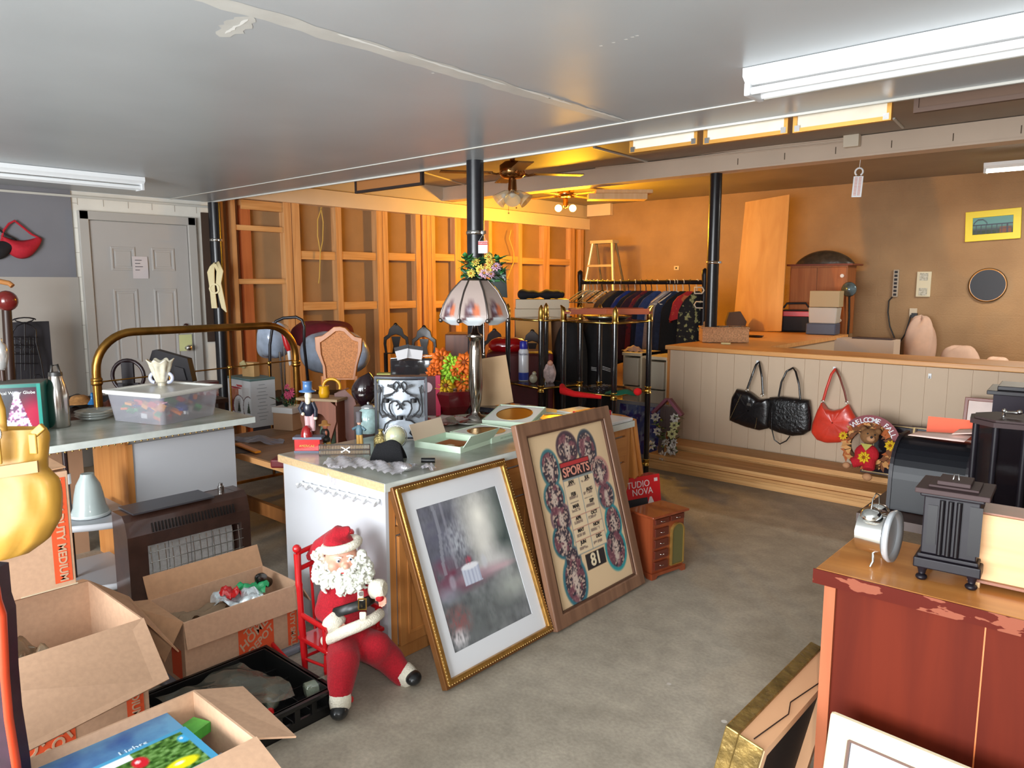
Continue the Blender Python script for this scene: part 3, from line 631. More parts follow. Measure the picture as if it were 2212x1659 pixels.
# bottom box with light sets
hz = .36
t = thing('cardboard_box', 'open cardboard box at the bottom edge holding light-set boxes', 'box', (-1.82, .62, .04))
open_body(t, .34, .52, hz)
q = lambda u, v, z: PZ(u, v, z)-t.location
panel((-.17,.26,hz),(.17,.26,hz), q(640,1590,.37), q(525,1482,.37), .005, 'flap', t)
panel((.17,-.26,hz),(.17,.26,hz),(.30,.26,hz-.04),(.30,-.26,hz-.04), .005, 'flap', t)
panel((-.17,-.26,hz),(-.17,.26,hz),(-.20,.26,hz-.13),(-.20,-.26,hz-.13), .005, 'flap', t, CARDIN)
B4 = Vector((-1.82, .62, .04))
def lights(u, v):
    n = vnoise(u*1.3, v, 30); c = np.zeros((len(u), 3))+np.array((70,110,40.))+(n-.5)[:, None]*120
    c = mixc(c, blob(u, v, .12, .5, .25, .3, .6), (232,238,238))
    for x, y, rx, ry, k in ((.62,.66,.05,.13,(196,20,36)),(.44,.25,.11,.1,(24,96,200)),(.8,.25,.11,.11,(226,214,20)),(.33,.68,.09,.09,(206,206,30)),(.15,.25,.08,.12,(200,24,36)),(.93,.75,.04,.1,(60,160,210))): c = mixc(c, blob(u, v, x, y, rx, ry, .15), k); c = mixc(c, blob(u, v, x-.01, y+.03, rx*.3, ry*.3, .3)*.8, (250,250,250))
    c = mixc(c, rectm(u, v, .34, .56, .62, .95)*0+rectm(u, v, .36, .6, .8, .97), (230,232,236))
    e = ((u < .05) | (u > .95) | (v < .07) | (v > .93)).astype(float); return mixc(c, e, (70,150,190))
t = thing('light_set_box', 'blue box of coloured holiday bulbs lying on top in the bottom cardboard box', 'box', B4+Vector((.045,-.01,.285)), 90)
MB().bb((-.19,-.10,0),(.19,.10,.05)).obj('carton', mat('light_blue_card', (84,158,196), rough=.35), t, bevel=.002)
painted('printed_front', t, .376, .196, 90, 50, lights, GLOSSPRINT, (0, -.098, .0515), (-90, 0, 0))
t = thing('light_set_box', 'dark blue starry box of lights beneath the coloured bulb box', 'box', B4+Vector((-.095,-.03,.285)), 90)
MB().bb((-.21,-.08,0),(.21,.08,.045)).obj('carton', mat('navy_card', (40,84,146), rough=.35, noise=.4, scale=8, col2=(96,150,186)), t, bevel=.002)
text('Lights', .03, mat('pale_ink', (190,210,225)), t, (.08, -.03, .0465), (0,0,0))
t = one(MB().bb((-.03,-.04,0),(.03,.04,.03)), 'light_set_box', mat('green_card', (70,160,60), rough=.4, noise=.2, scale=30), 'small green box tucked behind the blue light boxes', 'box', B4+Vector((-.08,.205,.28)), 20)
crumple('plastic_bag', mat('clear_bag', (206,206,212), rough=.12, alpha=.55, coat=.7), 'clear plastic bag with white hooks in the corner of the bottom cardboard box', 'bag', B4+Vector((.02,.20,.22)), .2, .1, .09, 21, 10)
# dark red padded thing with orange piping, far left edge
pts = [(u, v) for u, v in ((0,1225),(6,1290),(16,1320),(20,1400),(22,1450),(30,1540),(46,1640),(56,1700))]
loc = PD(0, 1450, 1.62); t = thing('padded_chair_back', 'dark maroon padded panel with glossy orange piping at the far left edge', 'chair', (loc.x, loc.y, 0), YAWD); L = scr(t.location)
pl = [L(u, v) for u, v in pts]; pl[-1].z = 0
MB().prism([(-.35,0),(-.35,pl[0].z+.03)]+[(p.x, max(0, p.z)) for p in pl], -.03, .03).obj('cushion', mat('maroon_vinyl', (44,16,34), rough=.35, noise=.2, scale=30), t)
MB().tube([(-.35,-.02,pl[0].z+.03)]+[(p.x, -.02, max(0.012, p.z)) for p in pl], .011, 10).obj('piping', mat('orange_piping', (190,62,30), rough=.3), t)
# ================================================================ black bottle crate
t = thing('bottle_crate', 'low black plastic crate on the floor beside the rocking chair, holding bottles', 'crate', (-2.38, 1.20, 0), 0)
b = MB(); sx, sy, h = .46, .50, .10
for (a_, c_) in (((-sx/2,-sy/2,0),(sx/2,-sy/2+.014,h)),((-sx/2,sy/2-.014,0),(sx/2,sy/2,h)),((-sx/2,-sy/2,0),(-sx/2+.014,sy/2,h))): b.bb(a_, c_)
b.bb((sx/2-.014,-sy/2,0),(sx/2,sy/2,.035)).bb((sx/2-.014,-sy/2,.075),(sx/2,sy/2,h))
for i in range(8): b.bb((sx/2-.014,-sy/2+i*.0685,.03),(sx/2,-sy/2+i*.0685+.022,.08))
b.ring([(-sx/2-.012,-sy/2-.012),(sx/2+.012,-sy/2-.012),(sx/2+.012,sy/2+.012),(-sx/2-.012,sy/2+.012)],[(-sx/2+.012,-sy/2+.012),(sx/2-.012,-sy/2+.012),(sx/2-.012,sy/2-.012),(-sx/2+.012,sy/2-.012)], h-.012, h, 'xy')
for i in range(1, 6): b.bb((-sx/2,-sy/2+i*.083,.004),(sx/2,-sy/2+i*.083+.004,.045))
for i in range(1, 5): b.bb((-sx/2+i*.092,-sy/2,.004),(-sx/2+i*.092+.004,sy/2,.045))
b.bb((-sx/2,-sy/2,0),(sx/2,sy/2,.006))
b.obj('grid_tray', mat('crate_black', (20,20,20), rough=.3), t, bevel=.002)
for i, (x, y) in enumerate(((-.11,.06),(.02,.13),(.1,-.02),(-.02,-.07),(.13,.2))):
    bt = thing('glass_bottle', ('clear glass bottle lying in the black crate, nearest the heater side','clear glass bottle lying in the black crate below the rocker','clear glass bottle lying in the black crate near its front','clear glass bottle in the black crate partly under the box flap','clear glass bottle in the black crate corner nearest the doll')[i], 'bottle', (-2.38+x, 1.20+y, .055+.004*i), 20+i*37, 88, group='bottles in the crate')
    MB().lathe([(0,0),(.027,0),(.028,.09),(.012,.125),(.011,.15)], n=16).obj('bottle_body', glass('bottle_glass', (150,160,140), .05, .45), bt)
    MB().cyl((0,0,.148),(0,0,.162), .013).obj('cap', RED if i != 2 else STEEL, bt)
crumple('cling_film', mat('film_dull', (120,120,108), rough=.12, alpha=.5, coat=.8), 'sheet of clear film spread over the bottles in the black crate', 'plastic film', (-2.42, 1.17, .085), .34, .36, .03, 31, 0)
# ================================================================ left counter with marble-look top
t = thing('countertop', 'marble-look laminate top at left carrying the clear bin and steel bottle', 'countertop', (-4.30, 1.30, TZ-.035))
MB().bb((-.36,-1.3,.004),(.308,.92,.035)).obj('laminate_top', MARBLE, t)
MB().bb((.306,-1.3,0),(.312,.92,.034)).bb((-.36,.918,0),(.306,.924,.034)).obj('laminate_edge', MARBLE_EDGE, t)
b = MB()
for i in range(34): b.ball((.29, -.35+i*.033, -.008), .006, 6, k=4)
b.obj('bead_trim', GOLD2, t)
t = thing('base_cabinet', 'white-sided cabinet end with oak edge under the left countertop', 'cabinet', (-4.30, 1.78, 0))
MB().bb((-.26,-.24,0),(.20,.36,.733)).obj('carcass', mat('white_carcass2', (190,186,182), rough=.6), t)
MB().bb((.20,-.235,.0),(.216,.355,.70)).obj('side_panel', WHITEM, t)
MB().bb((-.26,-.258,0),(.21,-.2405,.733)).bb((.2165,-.258,0),(.222,-.225,.70)).obj('face_frame', OAK, t)
# corner shelf rack with white curved shelves under the counter
t = thing('corner_shelf', 'white two-tier curved corner shelf on black post under the left countertop', 'shelf unit', (-4.02, 1.20, 0))
for k, z in enumerate((.06, .37)):
    poly = [(-.28,.28),(-.28,-.26)]+[(-.28+.56*math.sin(R(a)), .28-.54*math.cos(R(a))) for a in range(0, 91, 9)]
    MB().prism(poly, z, z+.012, 'xy').obj('shelf', mat('shelf_grey', (172,176,182), rough=.4), t)
    rim = poly[2:]
    MB().tube([(x, y, z+.012) for x, y in rim], .018, 6, flat=.35).obj('shelf_rim', WHITEM, t)
MB().cyl((-.02,.02,.385),(-.02,.02,.735), .013, n=12).cyl((-.02,.02,.07),(-.02,.02,.37), .013, n=12).obj('post', mat('post_dark', (40,26,26), rough=.25), t)
MB().cyl((-.02,.02,.382),(-.02,.02,.41), .028, .026).cyl((-.02,.02,.56),(-.02,.02,.61), .019).obj('collar', WHITEP, t)
t = thing('frosted_shade', 'pale frosted bell-shaped glass shade standing on the white corner shelf', 'lamp shade', PZ(195, 1112, .385))
MB().lathe([(.09,0),(.088,.02),(.075,.05),(.066,.11),(.055,.16),(.034,.20),(.03,.215)], n=24).obj('bell', mat('frosted_glass', (178,190,188), rough=.35, alpha=.9, coat=.4), t)  # glass body of a loose lamp shade, bell-shaped
MB().lathe([(.091,0),(.096,.006),(.091,.016)], n=24).obj('rim', mat('milk_glass', (206,214,214), rough=.2), t)
one(MB().bb((0,0,0),(.02,.36,.72)), 'backing_board', mat('brown_board', (150,118,92), rough=.7, noise=.05, scale=8), 'tan hardboard sheet standing behind the white corner shelf', 'board', (-4.62, 1.12, 0))
# ================================================================ brown gas heater
loc = ((PZ(275,1310)+PZ(520,1230))/2); HX = -3.655
t = thing('gas_heater', 'brown metal gas wall heater with white ceramic panels and wire guard on the floor', 'heater', (HX, 1.62, 0), 90)
HW, HH, HD = .62, .46, .17
BRM = mat('heater_brown', (74,50,42), rough=.32, noise=.18, scale=18, coat=.3)
b = MB()
prof = [(-HD/2-.0,0),(HD/2,0),(HD/2,HH),(-HD/2+.05,HH),(-HD/2+.02,HH-.03),(-HD/2,HH-.10)]
for x0, x1 in ((-HW/2,-HW/2+.09),(HW/2-.05,HW/2)): b.prism(prof, x0, x1, 'yz')
b.bb((-HW/2+.09,HD/2-.01,0),(HW/2-.05,HD/2,HH)).bb((-HW/2+.09,-HD/2+.0,0),(HW/2-.05,HD/2-.01,.05))
b.prism([(-HD/2,HH-.16),(HD/2-.01,HH-.16),(HD/2-.01,HH-.001),(-HD/2+.05,HH-.001),(-HD/2+.02,HH-.03),(-HD/2,HH-.10)], -HW/2+.09, HW/2-.05, 'yz')
b.obj('housing', BRM, t, bevel=.004)
b = MB()
for i in range(26): b.box((-HW/2+.12+i*.0165, -HD/2+.006, HH-.075), (.006,.012,.045), rot=(-22,0,0))
b.obj('vent_slots', mat('vent_dark', (24,16,14), rough=.6), t)
for i in range(4):
    MB().bb((-HW/2+.11+i*.112,-.01,.06),(-HW/2+.11+i*.112+.108,.0,.29)).obj('ceramic_panel', mat('ceramic_white', (226,226,226), rough=.5, noise=.1, scale=60), t)
b = MB()
for i in range(14): x = -HW/2+.10+i*.0345; b.tube([(x,-HD/2+.01,.05),(x,-HD/2-.012,.12),(x,-HD/2-.016,.20),(x,-HD/2-.004,.295)], .0022, 6)
for z in (.12,.17,.22,.27): b.tube([(-HW/2+.09,-HD/2-.014,z),(HW/2-.05,-HD/2-.014,z)], .0022, 6)
b.obj('wire_guard', CHROME, t)
MB().cyl((HW/2-.1,.02,HH),(HW/2-.1,.02,HH+.03),.016).cyl((HW/2-.1,.02,HH+.03),(HW/2-.1,.02,HH+.045),.01).obj('gas_fitting', STEEL, t)
one(MB().bb((-.09,-.2,0),(.09,.2,.008)), 'heater_plate', mat('grey_metal', (96,94,100), rough=.4, metal=.6), 'flat grey metal plate lying on top of the brown gas heater', 'plate', (HX-.02, 1.55, HH+.001))
# ================================================================ items on the left counter
def S(nm, lab, cat, u, v, z, rz=YAWD, **k):
    # a thing standing on height z where pixel (u,v) shows its foot
    p = PZ(u, v, z); t_ = thing(nm, lab, cat, p, rz, **k); return t_, mpp(p), scr(p)
t, m_, L = S('steel_bottle', 'brushed steel water bottle with black carry-loop cap on the left countertop', 'bottle', 129, 922, TZ)
MB().lathe([(0,0),(20*m_,0),(21.5*m_,3*m_),(21.5*m_,70*m_),(17.5*m_,92*m_),(14*m_,103*m_),(13*m_,112*m_)], n=28).obj('flask', mat('bottle_steel', (196,190,184), rough=.2, metal=1), t)
b = MB().cyl((0,0,111*m_),(0,0,119*m_), 14*m_, 13*m_).tube([(-9*m_,0,118*m_),(-7*m_,0,133*m_),(6*m_,0,135*m_),(10*m_,0,118*m_)], 2.6*m_, 8)
b.obj('cap', mat('cap_dark', (52,50,48), rough=.4), t)
# clear storage bin
t = thing('storage_bin', 'clear plastic bin with white lid full of coloured odds and ends', 'storage bin', (-4.36, 1.86, TZ), 18)
bw, bd, bh = .43, .43, .155
def bowl(b, w0, d0, w1, d1, h, r=.03, n=5, z0=0, flip=False):
    def loop(w_, d_, z):
        o = []
        for cx, cy, a0 in ((w_/2-r, d_/2-r, 0), (-w_/2+r, d_/2-r, 90), (-w_/2+r, -d_/2+r, 180), (w_/2-r, -d_/2+r, 270)):
            for i in range(n+1): a = R(a0+90*i/n); o.append((cx+r*math.cos(a), cy+r*math.sin(a), z))
        return o
    A, B = loop(w0, d0, z0), loop(w1, d1, h); N_ = len(A)
    b.add(A+B, [(i, (i+1) % N_, N_+(i+1) % N_, N_+i) for i in range(N_)], 0, True); b.add(A, [tuple(reversed(range(N_)))]); return b, B
b = MB(); bowl(b, bw-.04, bd-.04, bw, bd, bh, z0=.001); b.obj('clear_tub', glass('bin_plastic', (196,196,206), .12, .42), t)
b = MB(); _, lp = bowl(b, bw+.02, bd+.02, bw+.02, bd+.02, bh+.018, z0=bh+.002); b.add(lp, [tuple(range(len(lp)))])
b.obj('lid', mat('lid_translucent', (196,196,190), rough=.3), t, bevel=.003)
b = MB(); o1 = [(x,y) for x,y in ((-bw/2-.012,-bd/2-.012),(bw/2+.012,-bd/2-.012),(bw/2+.012,bd/2+.012),(-bw/2-.012,bd/2+.012))]; o2 = [(x*.86,y*.86) for x,y in o1]
b.ring(o1, o2, bh+.006, bh+.026, 'xy').obj('lid_rim', mat('lid_white', (226,226,220), rough=.35), t, bevel=.005)
random.seed(5)
pal = [(206,60,40),(226,150,40),(40,60,140),(60,140,60),(200,200,200),(226,120,30),(120,40,110),(30,110,150)]
bc = bpy.data.objects.new('bin_contents', None)
for g in range(6):
    b = MB()
    for i in range(9): b.box((random.uniform(-.16,.16), random.uniform(-.16,.16), random.uniform(.02,.10)), (random.uniform(.02,.07), random.uniform(.015,.05), random.uniform(.01,.03)), rot=(random.uniform(-40,40),)*3)
    o = b.obj('small_toys', mat('toy%d' % g, pal[g], rough=.5), t); o['kind'] = 'stuff'
MB().tube([(-.17,-.1,.04),(.17,-.13,.12)], .004, 6).obj('rod', mat('pink_rod', (210,150,170)), t)
# holiday globe box
t = thing('globe_box', 'teal-bordered holiday water globe box standing behind the yellow handbag', 'box', (-4.42, 1.13, TZ), 64)
gw, gh = .23, .265
MB().bb((-gw/2,0,0),(gw/2,.2,gh)).obj('carton', mat('teal_card', (44,120,110), rough=.4), t, bevel=.002)
def globe(u, v):
    c = np.zeros((len(u), 3))+np.array((24,24,36.)); c = mixc(c, blob(u, v, .85, .35, .35, .4, .6), (170,16,60)); n = vnoise(u, v, 26)
    d = np.abs(u-.52)-(.9-v)*.34; tr = ((d < 0) & (v > .05) & (v < .78)).astype(float); c = mixc(c, tr, (170,110,150)); c = mixc(c, tr*(n > .5), (206,206,226)); c = mixc(c, tr*(n < .3)*.7, (70,40,70))
    c = mixc(c, blob(u, v, .52, .8, .07, .06, .3), (214,214,220)); c = mixc(c, (v > .93)+0., (20,110,100)); e = (u > .93)+(u < .05)+0.; return mixc(c, e, (40,140,126))
painted('printed_front', t, gw-.002, gh-.002, 60, 70, globe, GLOSSPRINT, (0, -.0015, .001))
text('Musical Water Globe', .022, mat('white_ink', (230,235,232)), t, (-.005, -.003, gh-.045)); 
MB().bb((-gw/2,.001,gh),(gw/2,.2,gh+.002)).obj('top_flap', mat('grey_card', (96,92,84), rough=.6), t)
# glass plates stacked behind bottle
for i, (u, v, r_) in enumerate(((205,905,.10),(222,898,.11))):
    t, m_, L = S('glass_plate', ('stack of clear pressed-glass plates behind the steel bottle, in front', 'large clear pressed-glass platter behind the steel bottle, farther back')[i], 'plate', u, v, TZ)
    for k in range(3-i): MB().lathe([(0,.004),(r_*.6,.004),(r_,.022),(r_+.004,.024),(r_*.6,.0),(0,.0)], (0,0,k*.014), 28).obj('plate_disc', glass('dish_glass', (190,196,190), .08, .4), t)
t, m_, L = S('glass_bell', 'small blue glass bell at the back of the left countertop', 'bell', 200, 873, TZ)
MB().lathe([(.03,0),(.026,.01),(.012,.03),(.008,.05),(.012,.06),(.005,.075),(0,.076)], n=16).obj('bell_body', mat('blue_glass', (30,110,170), rough=.08, alpha=.85, coat=.5), t)
t, m_, L = S('straw_hat', 'tan woven mound lying behind the glass plates on the left', 'hat', 172, 870, TZ); MB().lathe([(.11,0),(.10,.012),(.06,.02),(.05,.04),(.03,.05),(0,.052)], n=20).obj('crown', mat('straw', (150,104,56), rough=.8, noise=.2, scale=50), t)
# ================================================================ yellow handbag on a stand
loc = PD(40, 1205, 1.62)
t = thing('handbag', 'glossy yellow leather handbag with belt detail and buckles hanging at far left', 'handbag', loc, YAWD); L = scr(loc)
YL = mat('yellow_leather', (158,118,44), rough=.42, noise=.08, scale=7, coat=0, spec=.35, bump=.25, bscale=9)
b = MB()
out = [(u, v) for u, v in ((-70,1180),(-80,1100),(-60,1030),(-45,960),(-45,918),(30,917),(85,930),(107,938),(105,985),(100,1010),(128,1040),(133,1085),(128,1130),(105,1165),(60,1192),(0,1203))]
def bagskin(u, v):
    # v: 0 bottom .. 1 top ; u angle
    zt = 1205-(1205-925)*v
    xs = [p for p in ((1205,-25,25),(1195,-62,62),(1165,-84,104),(1120,-84,130),(1070,-80,132),(1035,-70,126),(1012,-60,101),(985,-55,101),(940,-55,106),(925,-50,98))]
    for i in range(len(xs)-1):
        if xs[i][0] >= zt >= xs[i+1][0]:
            k = (xs[i][0]-zt)/(xs[i][0]-xs[i+1][0]); x0 = xs[i][1]+(xs[i+1][1]-xs[i][1])*k; x1_ = xs[i][2]+(xs[i+1][2]-xs[i][2])*k; break
    else: x0, x1_ = -50, 98
    c_ = L((x0+x1_)/2, zt); hw = (x1_-x0)/2*.00105; a = 2*math.pi*u; dep = .055*(1-.55*v)*(math.sin(math.pi*min(1, v*1.5+.12)) if v < .3 else 1)
    fold = .004*math.sin(9*a+6*v)*math.sin(3*v*math.pi)
    return (c_.x+hw*math.copysign(abs(math.cos(a))**.8, math.cos(a)), (dep+fold)*math.sin(a), c_.z)
b.grid(lambda u, v: bagskin(u, v), 48, 26, cu=True)
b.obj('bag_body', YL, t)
p0_, p1_ = L(-60,1022), L(100,1000)
MB().add([(p0_.x,-.052,p0_.z-.012),(p1_.x+.004,-.035,p1_.z-.012),(p1_.x+.004,-.035,p1_.z+.014),(p0_.x,-.052,p0_.z+.014)], [(0,1,2,3)]).obj('belt', mat('yellow_strap', (150,106,40), rough=.4), t, solid=.006)
STR = mat('yellow_strap', (206,162,74))
b = MB()
for (a1, a2) in ((L(14,925), L(32,990)),): b.box(((a1.x+a2.x)/2, -.052, (a1.z+a2.z)/2), (.028,.006,.07))
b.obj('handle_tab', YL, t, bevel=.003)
ring_ = L(20, 928); MB().tube([(ring_.x+.016*math.cos(R(a)), -.05, ring_.z+.016*math.sin(R(a))) for a in range(0,360,30)], .0025, 6, closed=True).obj('ring', CHROME, t)
tp = L(95, 945); b = MB().box((tp.x+.004, -.045, tp.z-.005), (.018,.005,.045)); b.obj('zip_pull', YL, t, bevel=.003)
tp2 = L(102, 922); MB().box((tp2.x+.006, -.04, tp2.z), (.03,.01,.016), rot=(0,-40,0)).obj('zip_end', YL, t, bevel=.002)
hp = [L(-25,925), L(-28,870), L(-20,800), L(-18,760)]; hp2 = [L(20,925), L(16,880), L(-2,830), L(-14,760)]
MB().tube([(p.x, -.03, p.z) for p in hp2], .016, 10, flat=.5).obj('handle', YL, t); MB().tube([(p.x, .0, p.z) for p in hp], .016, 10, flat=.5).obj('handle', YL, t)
lp_ = PD(-60, 760, 1.62)
ts = thing('bag_stand', 'thin black metal bag stand just beyond the left edge, holding the yellow handbag', 'stand', (lp_.x, lp_.y, 0), YAWD)
zz = PD(-16, 752, 1.62).z
MB().cyl((-.05,0,.0),(-.05,0,zz+.02), .009).tube([(-.05,0,zz-.01),(.0,0,zz-.012),(.052,-.01,zz-.008),(.06,-.01,zz+.012)], .006).cyl((-.05,0,0),(-.05,0,.01), .12).obj('rod', BLACKP, ts)
# ================================================================ left wall: caps, iron rack, post with ball
def cap(u, v, m, lab):
    p = PX(u, v, LX+.03); t = thing('baseball_cap', lab, 'cap', p, 90); L = lambda uu, vv: PX(uu, vv, LX+.03)-p
    o = L(43, 480); s_ = 1/ (mpp(p)) 
    q = lambda uu, vv: ((uu-43)*mpp(p)*1.0, (520-vv)*mpp(p))
    ex = lambda uu, vv, y=0: (q(uu, vv)[0]*1.35, y, q(uu, vv)[1])
    b = MB().grid(lambda a, c: ex(16+54*a+ (4*math.sin(3.14*c)), 520+8*math.cos(6.28*(a-.5))*0+ (38*math.sin(math.pi*a)**.6)*c + (-10*(1-c))*(1-math.sin(math.pi*a)) , -.05*math.sin(math.pi*a)*math.sin(math.pi*c)), 18, 8)
    b.obj('crown', m, t, solid=.006)
    MB().tube([ex(18,520), ex(22,500), ex(30,485), ex(38,478), ex(48,490), ex(60,505), ex(70,512), ex(71,522)], .009, 6, flat=.4).obj('strap_band', m, t)
    return t
cap(43, 520, mat('red_cloth', (176,22,40), rough=.8, noise=.08, scale=60), 'red baseball cap hanging by its strap on the grey wall panel')
c_ = cap(-12, 522, mat('black_cloth', (26,24,28), rough=.85), 'black baseball cap hanging at the left edge beside the red cap')
t = thing('iron_rack', 'black wrought-iron scrollwork rack leaning by the left wall', 'rack', (-6.3, PX(60, 800, -6.3).y, 0), 90); p = t.location.copy(); p.z = 0
Lx = lambda u, v: PX(u, v, -6.3)-Vector((-6.3, t.location.y, 0))
I = lambda u, v: (Lx(u, v).y, 0, Lx(u, v).z)
b = MB().tube([I(96,826), I(88,780), I(78,740), I(77,712), I(66,702), I(53,697), I(36,704), I(28,715), I(24,745), I(20,826)], .006, 6)
for s_ in (-1, 1): b.tube([(I(53,697)[0]+s_*.035*math.sin(R(a))*(1+a/400), 0, I(53,697)[2]+.02+.028*math.cos(R(a))*(1 if a < 200 else .6)) for a in range(180, 480, 30)], .005, 6)
b.tube([I(53,697), I(54,800)], .005, 6)
for v_ in (728, 746, 765, 785): b.tube([I(24, v_), I(82, v_)], .005, 6)
for u_ in (32, 44, 64, 72): b.tube([I(u_, 728), I(u_+2, 826)], .004, 6)
for u_, v_ in ((34,738),(50,738),(66,738),(38,756),(58,756),(74,756),(82,815)):
    c_ = I(u_, v_); b.tube([(c_[0]+.022*math.cos(R(a)), 0, c_[2]+.022*math.sin(R(a))) for a in range(0, 330, 30)], .004, 6)
b.tube([I(20,826), (I(20,826)[0], 0, .01)], .006).tube([I(96,826), (I(96,826)[0], 0, .01)], .006)
b.obj('scrollwork', mat('iron_black', (26,22,26), rough=.4), t)
one(MB().bb((0,0,0),(.03,.27,.46+PX(26,830,-6.42).z-.002)), 'slate_board', mat('slate', (46,44,50), rough=.6), 'dark slate-like board behind the wrought-iron rack', 'board', (-6.42, PX(26,830,-6.42).y, .002), 0)
t, m_, L = S('coat_post', 'dark turned wooden post with red-brown ball and hat shelf at left edge', 'post', 10, 930, .5)
t.location = PD(10, 900, 5.2); t.location.z = 0; L = scr(t.location)
g = lambda u, v: L(u, v)
MB().cyl((g(12,800).x,0,0),(g(14,665).x,0,g(14,665).z), .035, .03).obj('post', DARKW, t)
MB().ball(g(14,650), .072).ball(g(-8,650), .06).obj('ball', mat('red_brown_gloss', (120,36,34), rough=.2, coat=.5), t)
MB().tube([g(-30,610), g(0,608), g(20,612), g(27,618)], .018, 8).obj('hat_shelf', mat('orange_wood', (180,120,64), rough=.5), t)
t, m_, L = S('glass_goblet', 'silver-rimmed white glass ornament at left edge above the globe box', 'ornament', 5, 812, 1.03)
t.location = PD(5, 800, 3.9); L = scr(t.location)
MB().lathe([(0,0),(.02,.012),(.03,.05),(.036,.09),(.03,.13),(.012,.15),(.012,.17)], n=20).obj('bowl', mat('silver_white', (226,224,222), rough=.12, metal=.6), t)
MB().cyl((0,0,-(t.location.z-TZ-.0)),(0,0,0), .012).lathe([(.05,0),(.04,.01),(.012,.015)], (0,0,-(t.location.z-TZ))).obj('stem', DARKW, t)
# ================================================================ brass headboard
t = thing('brass_headboard', 'tarnished brass bed headboard with a big curved top tube before the door', 'headboard', (-5.0, 2.44, 0))
pts = [(0, PX(212,862,-5).y-2.44, 0), (0, PX(212,862,-5).y-2.44, .93)]
yl = PX(212,862,-5).y-2.44; yr = PX(640,800,-5).y-2.44; zt = 1.24
pts += [(0, yl+.24*(1-math.cos(R(a))), zt-.24+.24*math.sin(R(a))) for a in range(0, 91, 10)]+[(0, yr-.24*(1-math.sin(R(a))), zt-.24+.24*math.cos(R(a))) for a in range(0, 91, 10)]+[(0, yr, .0)]
MB().tube(pts, .026, 16).obj('top_tube', OLDBRASS, t)
MB().tube([(0, yl, .935), (0, yr, .965)], .005, 8).obj('cross_rail', OLDBRASS, t)
for k in (.32, .62, .84): MB().ball((0, yl+(yr-yl)*k, .935+.03*k), .016).obj('ball_knuckle', BRASS, t)
for y_ in (yl, yr): MB().lathe([(.027,-.025),(.034,-.015),(.034,-.005),(.03,0),(.034,.005),(.034,.015),(.027,.025)], (0, y_, .94), 20).obj('collar', OLDBRASS, t)
for k in (.32, .62, .84): MB().cyl((0, yl+(yr-yl)*k, .1),(0, yl+(yr-yl)*k, .94), .007, n=8).obj('spindle', OLDBRASS, t)
MB().tube([(0, yl, .1), (0, yr, .1)], .012, 8).obj('lower_rail', OLDBRASS, t)
# items behind the bin: wheel, black frame, vase
def P_at(nm, lab, cat, u, v, D, rz=YAWD, **k):
    p = PD(u, v, D); t_ = thing(nm, lab, cat, p, rz, **k); return t_, mpp(p), scr(p)
one(MB().bb((-.42,-.6,.70),(.42,.6,.73)).bb((-.40,-.58,0),(-.35,-.53,.70)).bb((.35,-.58,0),(.40,-.53,.70)).bb((-.40,.53,0),(-.35,.58,.70)).bb((.35,.53,0),(.40,.58,.70)), 'long_table', DARKW, 'low dark table behind the left counter, piled with black odds and ends', 'table', (-5.45, 2.0, 0))
TB = .731
t, m_, L = P_at('steering_wheel', 'dark brown steering wheel propped up behind the clear bin', 'steering wheel', 277, 812, 4.85)
rr = 34*m_
MB().tube([(rr*math.cos(R(a)), 0, rr*math.sin(R(a))) for a in range(0,360,15)], 4.2*m_, 8, closed=True).obj('rim', mat('wheel_brown', (44,28,32), rough=.3), t)
MB().box((0,0,0), (26*m_,.02,60*m_)).box((0,.0,-20*m_),(46*m_,.02,10*m_)).obj('spoke', mat('wheel_dark', (40,34,40), rough=.5), t, bevel=.003)
t, m_, L = P_at('flat_monitor', 'black angular plastic screen back tilted behind the fluted vase', 'monitor', 372, 800, 4.95, 30)
MB().prism([(-55*m_,20*m_),(-46*m_,42*m_),(-38*m_,44*m_),(38*m_,26*m_),(48*m_,-24*m_),(-50*m_,-24*m_)], 0, .05).obj('shell', mat('screen_black', (36,34,38), rough=.5), t, bevel=.006)
MB().prism([(8*m_,10*m_),(30*m_,5*m_),(36*m_,-20*m_),(10*m_,-20*m_)], -.015, .001).obj('back_cover', mat('screen_grey', (50,48,52), rough=.5), t, bevel=.004)
t, m_, L = P_at('fluted_vase', 'iridescent cream glass vase with ruffled rim behind the bin lid', 'vase', 349, 826, 4.4)
MB().grid(lambda u, v: ((lambda r_: (r_*math.cos(6.2832*u), r_*math.sin(6.2832*u), 48*m_*v+(3*m_*math.cos(8*6.2832*u)*v if v > .8 else 0)))(m_*(10+6*abs(math.sin(3*v))+16*v**3+(2.5*math.cos(8*6.2832*u)*v)))), 64, 16, cu=True).obj('vase_bowl', mat('iridescent', (214,206,184), rough=.15, coat=.8, noise=.12, scale=30), t, solid=.003)
b = MB()
for s_ in (-1, 1): b.tube([(s_*(14+10*math.sin(R(a)))*m_, 0, (10+10*math.cos(R(a)))*m_) for a in range(0, 181, 20)], 4*m_, 8)
b.obj('handle', mat('iridescent_blue', (190,196,220), rough=.1, coat=.8), t)
MB().cyl((0,0,-(t.location.z-TZ)), (0,0,0), 9*m_, 8*m_).obj('foot', mat('iridescent', (214,206,184)), t)
